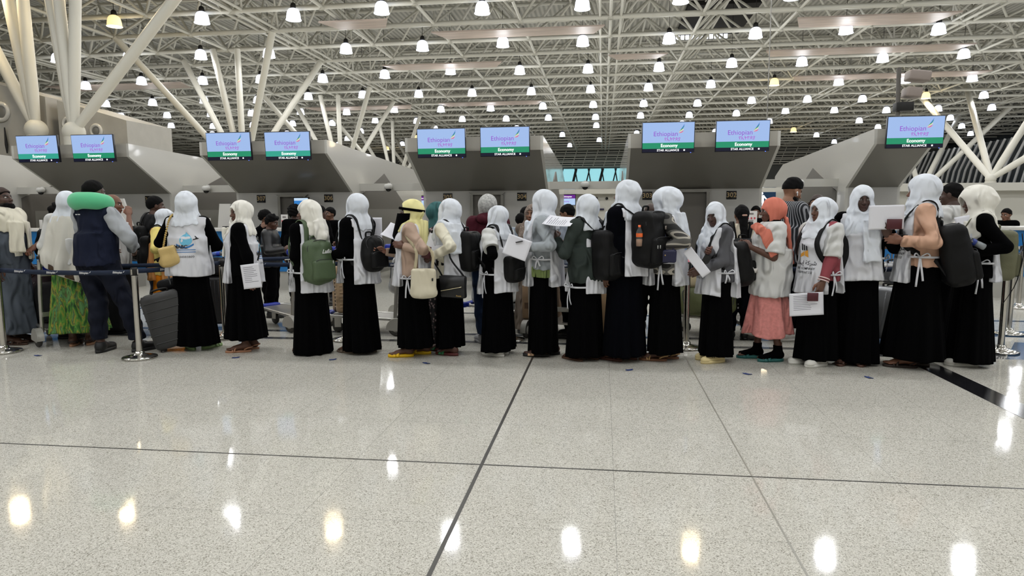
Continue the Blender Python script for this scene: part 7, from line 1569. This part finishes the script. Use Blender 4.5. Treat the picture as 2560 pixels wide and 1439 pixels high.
def suitcase(base, size, yaw, mat, lab, tilt=0.0, roll=0.0, ribs=8, horiz=False, wheels=True, handle_up=0.0, edge=None):
    """hard shell case standing on its wheels; base = ground point of its middle"""
    w_, d_, hh = size; t = empty('suitcase', base, 0, lab, 'suitcase', 'suitcases'); t.rotation_euler = (tilt, roll, R_(yaw)); z0 = 0.06
    MB().rbox((-w_/2, -d_/2, z0), (w_/2, -0.004, z0+hh), 0.05, 4).build('front_shell', mat, t); MB().rbox((-w_/2, 0.004, z0), (w_/2, d_/2, z0+hh), 0.05, 4).build('rear_shell', mat, t)
    MB().rbox((-w_/2+0.006, -0.006, z0+0.006), (w_/2-0.006, 0.006, z0+hh-0.006), 0.004, 1).build('zip_seam', edge or dark_metal, t)
    mb = MB()
    for k in range(ribs):
        if horiz:
            z = z0+0.08+(hh-0.16)*k/(ribs-1); mb.rbox((-w_/2+0.03, -d_/2-0.006, z-0.006), (w_/2-0.03, -d_/2+0.01, z+0.006), 0.004, 1); mb.rbox((-w_/2-0.005, -d_/2+0.03, z-0.006), (-w_/2+0.01, -0.02, z+0.006), 0.004, 1); mb.rbox((w_/2-0.01, -d_/2+0.03, z-0.006), (w_/2+0.005, -0.02, z+0.006), 0.004, 1)
        else:
            x = -w_/2+0.06+(w_-0.12)*k/(ribs-1); mb.rbox((x-0.008, -d_/2-0.006, z0+0.05), (x+0.008, -d_/2+0.01, z0+hh-0.05), 0.005, 1); mb.rbox((x-0.008, d_/2-0.01, z0+0.05), (x+0.008, d_/2+0.006, z0+hh-0.05), 0.005, 1)
    mb.build('shell_rib', mat, t)
    MB().tube(cr([(-0.08, 0, z0+hh-0.005), (-0.07, 0, z0+hh+0.03), (0.07, 0, z0+hh+0.03), (0.08, 0, z0+hh-0.005)], 6), 0.011, 7).build('carry_handle', dark_metal, t)
    if handle_up:
        MB().tube([(-0.09, d_*0.3, z0+hh), (-0.09, d_*0.3, z0+hh+handle_up)], 0.008, 7).tube([(0.09, d_*0.3, z0+hh), (0.09, d_*0.3, z0+hh+handle_up)], 0.008, 7).build('telescopic_tube', chrome, t); MB().rbox((-0.12, d_*0.3-0.02, z0+hh+handle_up-0.01), (0.12, d_*0.3+0.02, z0+hh+handle_up+0.025), 0.012, 2).build('pull_handle', dark_metal, t)
    if wheels:
        for sx in (-1, 1):
            for sy in (-1, 1):
                w2 = MB().lathe([(0.0, -0.014), (0.024, -0.014), (0.029, 0), (0.024, 0.014), (0.0, 0.014)], n=16, M=mat4(ry(PI/2), (sx*(w_/2-0.06), sy*(d_/2-0.05), 0.03))).build('wheel', tyre, t)
                MB().lathe([(0.0, -0.0155), (0.014, -0.0155), (0.014, 0.0155), (0.0, 0.0155)], n=12, M=mat4(ry(PI/2), (sx*(w_/2-0.06), sy*(d_/2-0.05), 0.03))).build('wheel_hub', fend, w2)
                MB().rbox((sx*(w_/2-0.06)-0.02, sy*(d_/2-0.05)-0.018, 0.035), (sx*(w_/2-0.06)+0.02, sy*(d_/2-0.05)+0.018, 0.075), 0.006, 1).build('wheel_housing', dark_metal, t)
    return t
foil = M('wrap_film', (176, 178, 176), 0.12, coat=0.6, bump=1.0, bs=14, var=0.3, vs=5); ch = M('case_charcoal', (58, 58, 58), 0.5); tan_c = M('case_tan', (176, 150, 118), 0.45); silver_c = M('case_silver', (150, 152, 154), 0.3, 0.6)
fabric_k = M('fabric_black', (26, 26, 28), 0.75, spec=0.25, bump=0.15, bs=200)

# left trolley with bags
p = PG(100, 866); t1 = trolley(p[0]+0.16, p[1]+0.26, 58, 'steel trolley at far left with a bare arm on its handle', grips=False)
def zips(t, w_, d_, hh):
    for k in (-1, 1): MB().rbox((-0.03+k*0.02, -d_*0.55, -0.02), (-0.02+k*0.02, -d_*0.53, 0.02), 0.003, 1).build('zip_pull', M('zip_metal200', (200, 200, 196), 0.3, 0.6), t)
soft_bag(tloc(t1, (0.08, 0.30, 0.46)), (0.42, 0.5, 0.46), 58-60, fabric_k, 'travel_bag', 'boxy black travel bag standing on the left trolley', 'bag', rad=0.05)
soft_bag(tloc(t1, (-0.02, 0.72, 0.60)), (0.46, 0.28, 0.40), 10, M('fabric_plum', (62, 44, 50), 0.75, bump=0.15, bs=200), 'travel_backpack', 'plum and black backpack lying on the luggage at the left edge', 'backpack', tilt=-0.3, roll=0.45, extra=zips)
soft_bag(tloc(t1, (0.0, 0.72, 0.34)), (0.5, 0.34, 0.2), 10, fabric_k, 'travel_bag', 'black bag under the plum backpack at the left edge', 'bag', rad=0.05, handle=False)
soft_bag((-6.15, 7.75, 0.45), (0.5, 0.4, 0.85), 10, fabric_k, 'travel_bag', 'tall black bag behind the left trolley and shawl', 'bag')
# leaning ribbed suitcase
suitcase((-4.60, 6.80, 0.0), (0.40, 0.28, 0.60), 28, ch, 'charcoal ribbed suitcase leaning behind the steel post at left', roll=-0.24, ribs=6, horiz=True)
soft_bag((-4.72, 6.94, 0.72), (0.3, 0.2, 0.12), 28, fabric_k, 'cabin_bag', 'flat black bag lying on top of the charcoal ribbed suitcase', 'bag', rad=0.05, roll=-0.2, handle=False)
# trolley with the blue handle end, behind the gold bag queue
p = PG(725, 830); t2 = trolley(p[0]+0.16, p[1]+0.26, 62, 'steel trolley with blue grip between the tan sandals and the green backpack')
# dark cases behind the vest
suitcase((-4.93, 8.2, 0), (0.36, 0.26, 0.62), 15, M('case_black', (24, 24, 26), 0.4), 'black suitcase between the gold bag and the tan sandals', ribs=6)
soft_bag((-4.93, 8.2, 0.80), (0.38, 0.24, 0.22), 15, fabric_k, 'cabin_bag', 'black bag on top of the black suitcase with a blue bottle', 'bag', rad=0.06)
bottle(mat4(rz(0.3)@ry(1.5), (-5.02, 8.15, 0.955)), 0.22, 0.032, (60, 110, 220), (30, 60, 180), 'blue bottle lying on the black bag right of the gold bag')
# tan suitcase on its trolley
p = PG(846, 830); t3 = trolley(p[0]+0.73, p[1]+0.13, 100, 'steel trolley carrying the tan ribbed suitcase')
suitcase(tloc(t3, (0.0, 0.60, 0.2)), (0.36, 0.26, 0.60), 38, tan_c, 'tan ribbed suitcase on the trolley right of the green backpack', ribs=11, horiz=True, wheels=False)
soft_bag(tloc(t3, (0.0, 0.60, 0.96)), (0.34, 0.22, 0.14), 38, C_('bag_sand', (206, 178, 138)), 'cabin_bag', 'small sand coloured bag on top of the tan suitcase', 'bag', rad=0.05)
# wrapped bags behind the black backpack
p = PG(945, 806); t4 = trolley(p[0]+0.35, p[1]+0.5, -118, 'steel trolley with film wrapped bags left of the veiled person')
soft_bag((-2.45, 8.55, 0.66), (0.5, 0.4, 0.5), -15, foil, 'wrapped_bag', 'film wrapped grey bag beside the small black backpack', 'bag', rad=0.09, roll=0.15)
soft_bag((-1.98, 8.45, 0.55), (0.42, 0.4, 0.48), 10, M('wrap_dark', (92, 94, 94), 0.12, coat=0.7, bump=1.0, bs=14, var=0.4, vs=5), 'wrapped_bag', 'dark film wrapped bag left of the veiled person', 'bag', rad=0.09)
# trolley behind the messenger bag
t5 = trolley(-0.95, 8.9, 75, 'steel trolley with film wrapped bags and a carton behind the maroon hoodie')
soft_bag(tloc(t5, (0.0, 0.5, 0.46)), (0.5, 0.56, 0.42), 75, foil, 'wrapped_bag', 'film wrapped bag beside the black messenger bag', 'bag', rad=0.1)
carton = M('carton', (150, 122, 92), 0.8, var=0.06, vs=6)
def box_carton(c, size, yaw, lab, mat=None):
    w_, d_, hh = size; t = empty('carton_box', c, R_(yaw), lab, 'carton'); MB().rbox((-w_/2, -d_/2, 0), (w_/2, d_/2, hh), 0.006, 1).build('carton_body', mat or carton, t)
    MB().box((-w_/2-0.001, -0.025, hh*0.65), (w_/2+0.001, 0.025, hh+0.002)).build('packing_tape', M('tape_brown', (170, 140, 100), 0.3), t); MB().box((-w_/2+0.03, -d_/2-0.002, hh*0.25), (-w_/2+0.14, -d_/2, hh*0.4)).build('carton_mark', M('mark_brown', (96, 72, 52), 0.8), t); return t
box_carton(tloc(t5, (0.0, 0.45, 0.67)), (0.46, 0.4, 0.26), 75, 'pale brown wrapped carton above the film wrapped bag', M('carton_wrapped', (176, 146, 118), 0.15, coat=0.6, bump=0.6, bs=14))
# trolley with cartons in the middle
p = PG(1312, 857); t6 = trolley(p[0]+0.30, p[1]+0.25, -12, 'steel trolley with cartons behind the reaching hand')
box_carton(tloc(t6, (-0.22, 0.38, 0.21)), (0.40, 0.5, 0.48), -12, 'tall brown carton left of the grey fleece sleeve on the trolley'); box_carton((0.0, 7.95, 0.0), (0.42, 0.4, 0.62), 8, 'brown carton standing between the grey fleece and the green jacket', M('carton_dark', (138, 112, 80), 0.8, var=0.06, vs=6))
# bundles beside the girl looking at the camera
t7 = trolley(1.75, 8.35, 80, 'trolley with pink bundle and olive duffel bag')
def pinkwrap():
    m, nt, b, N, L = node_mat('bundle_pink'); tc = N('ShaderNodeTexCoord'); n = N('ShaderNodeTexNoise'); n.inputs['Scale'].default_value = 2.2; L(tc.outputs['Object'], n.inputs['Vector']); r = N('ShaderNodeValToRGB'); e = r.color_ramp.elements; r.color_ramp.interpolation = 'CONSTANT'
    e[0].color = (*srgb(206, 110, 124), 1); e[1].position = 0.52; e[1].color = (*srgb(222, 208, 168), 1); L(n.outputs['Fac'], r.inputs[0]); L(r.outputs[0], b.inputs['Base Color']); b.inputs['Roughness'].default_value = 0.2; b.inputs['Coat Weight'].default_value = 0.4
    n2 = N('ShaderNodeTexNoise'); n2.inputs['Scale'].default_value = 16; L(tc.outputs['Object'], n2.inputs['Vector']); bp = N('ShaderNodeBump'); bp.inputs['Strength'].default_value = 0.8; L(n2.outputs['Fac'], bp.inputs['Height']); L(bp.outputs['Normal'], b.inputs['Normal']); return m
soft_bag((1.18, 8.15, 0.80), (0.62, 0.42, 0.34), 4, pinkwrap(), 'wrapped_bundle', 'pink and cream bundle in clear film beside the steel post', 'bundle', rad=0.1, roll=-0.08, wr=0.012, handle=False)
soft_bag((1.2, 8.15, 0.45), (0.66, 0.40, 0.36), 4, M('duffel_olive', (98, 104, 66), 0.5, bump=0.3, bs=30), 'duffel_bag', 'olive duffel bag under the pink wrapped bundle', 'bag', rad=0.12, wr=0.008)
# dark trolley behind the pink skirt
t8 = trolley(2.05, 9.25, 30, 'trolley with dark load between the black backpack and the pink skirt'); soft_bag(tloc(t8, (0, 0.4, 0.5)), (0.5, 0.5, 0.56), 30, M('wrap_black', (44, 46, 48), 0.14, coat=0.6, bump=1.0, bs=14), 'wrapped_bag', 'black film wrapped bag behind the pink skirt', 'bag')
# silver cases at the right
t9 = trolley(3.52, 8.0, 20, 'trolley with silver suitcases left of the peach jacket')
suitcase((3.12, 8.0, 0.0), (0.4, 0.26, 0.58), -20, silver_c, 'silver upright suitcase left of the peach jacket', ribs=4, roll=0.1)
suitcase(tloc(t9, (-0.06, 0.38, 0.60)), (0.40, 0.46, 0.22), 20, silver_c, 'small silver hard case with raised handle on top of the silver suitcase', ribs=4, wheels=False, handle_up=0.24)
soft_bag(tloc(t9, (-0.06, 0.38, 0.42)), (0.42, 0.48, 0.32), 20, fabric_k, 'travel_bag', 'black bag between the two silver suitcases', 'bag')

# scraps of blue paper on the floor
scr = M('scrap_blue', (42, 62, 120), 0.6)
for k, (px, py, nm) in enumerate(((1066, 908, 'below the yellow sandals'), (1573, 925, 'in front of the tallest person'), (95, 889, 'by the left post'), (832, 899, 'in front of the black hem'), (590, 894, 'below the tan sandals'), (2172, 944, 'at the lower right of the queue'), (1868, 935, 'in front of the teal sandals'))):
    p = PG(px, py); r = random.Random(k); mb = MB()
    G = np.array([[(x*0.035+0.01*math.sin(y*3), y*0.02, 0.003+0.004*(x*x+0.3*math.sin(3*y))) for y in np.linspace(-1, 1, 5)] for x in np.linspace(-1, 1, 5)]); mb.sheet(G, 0.0012)
    o = mb.build('paper_scrap', scr); o.location = p; o.rotation_euler = (0, 0, r.uniform(0, 3)); tag(o, 'blue paper scrap on the floor '+nm, 'paper scrap', 'blue paper scraps')
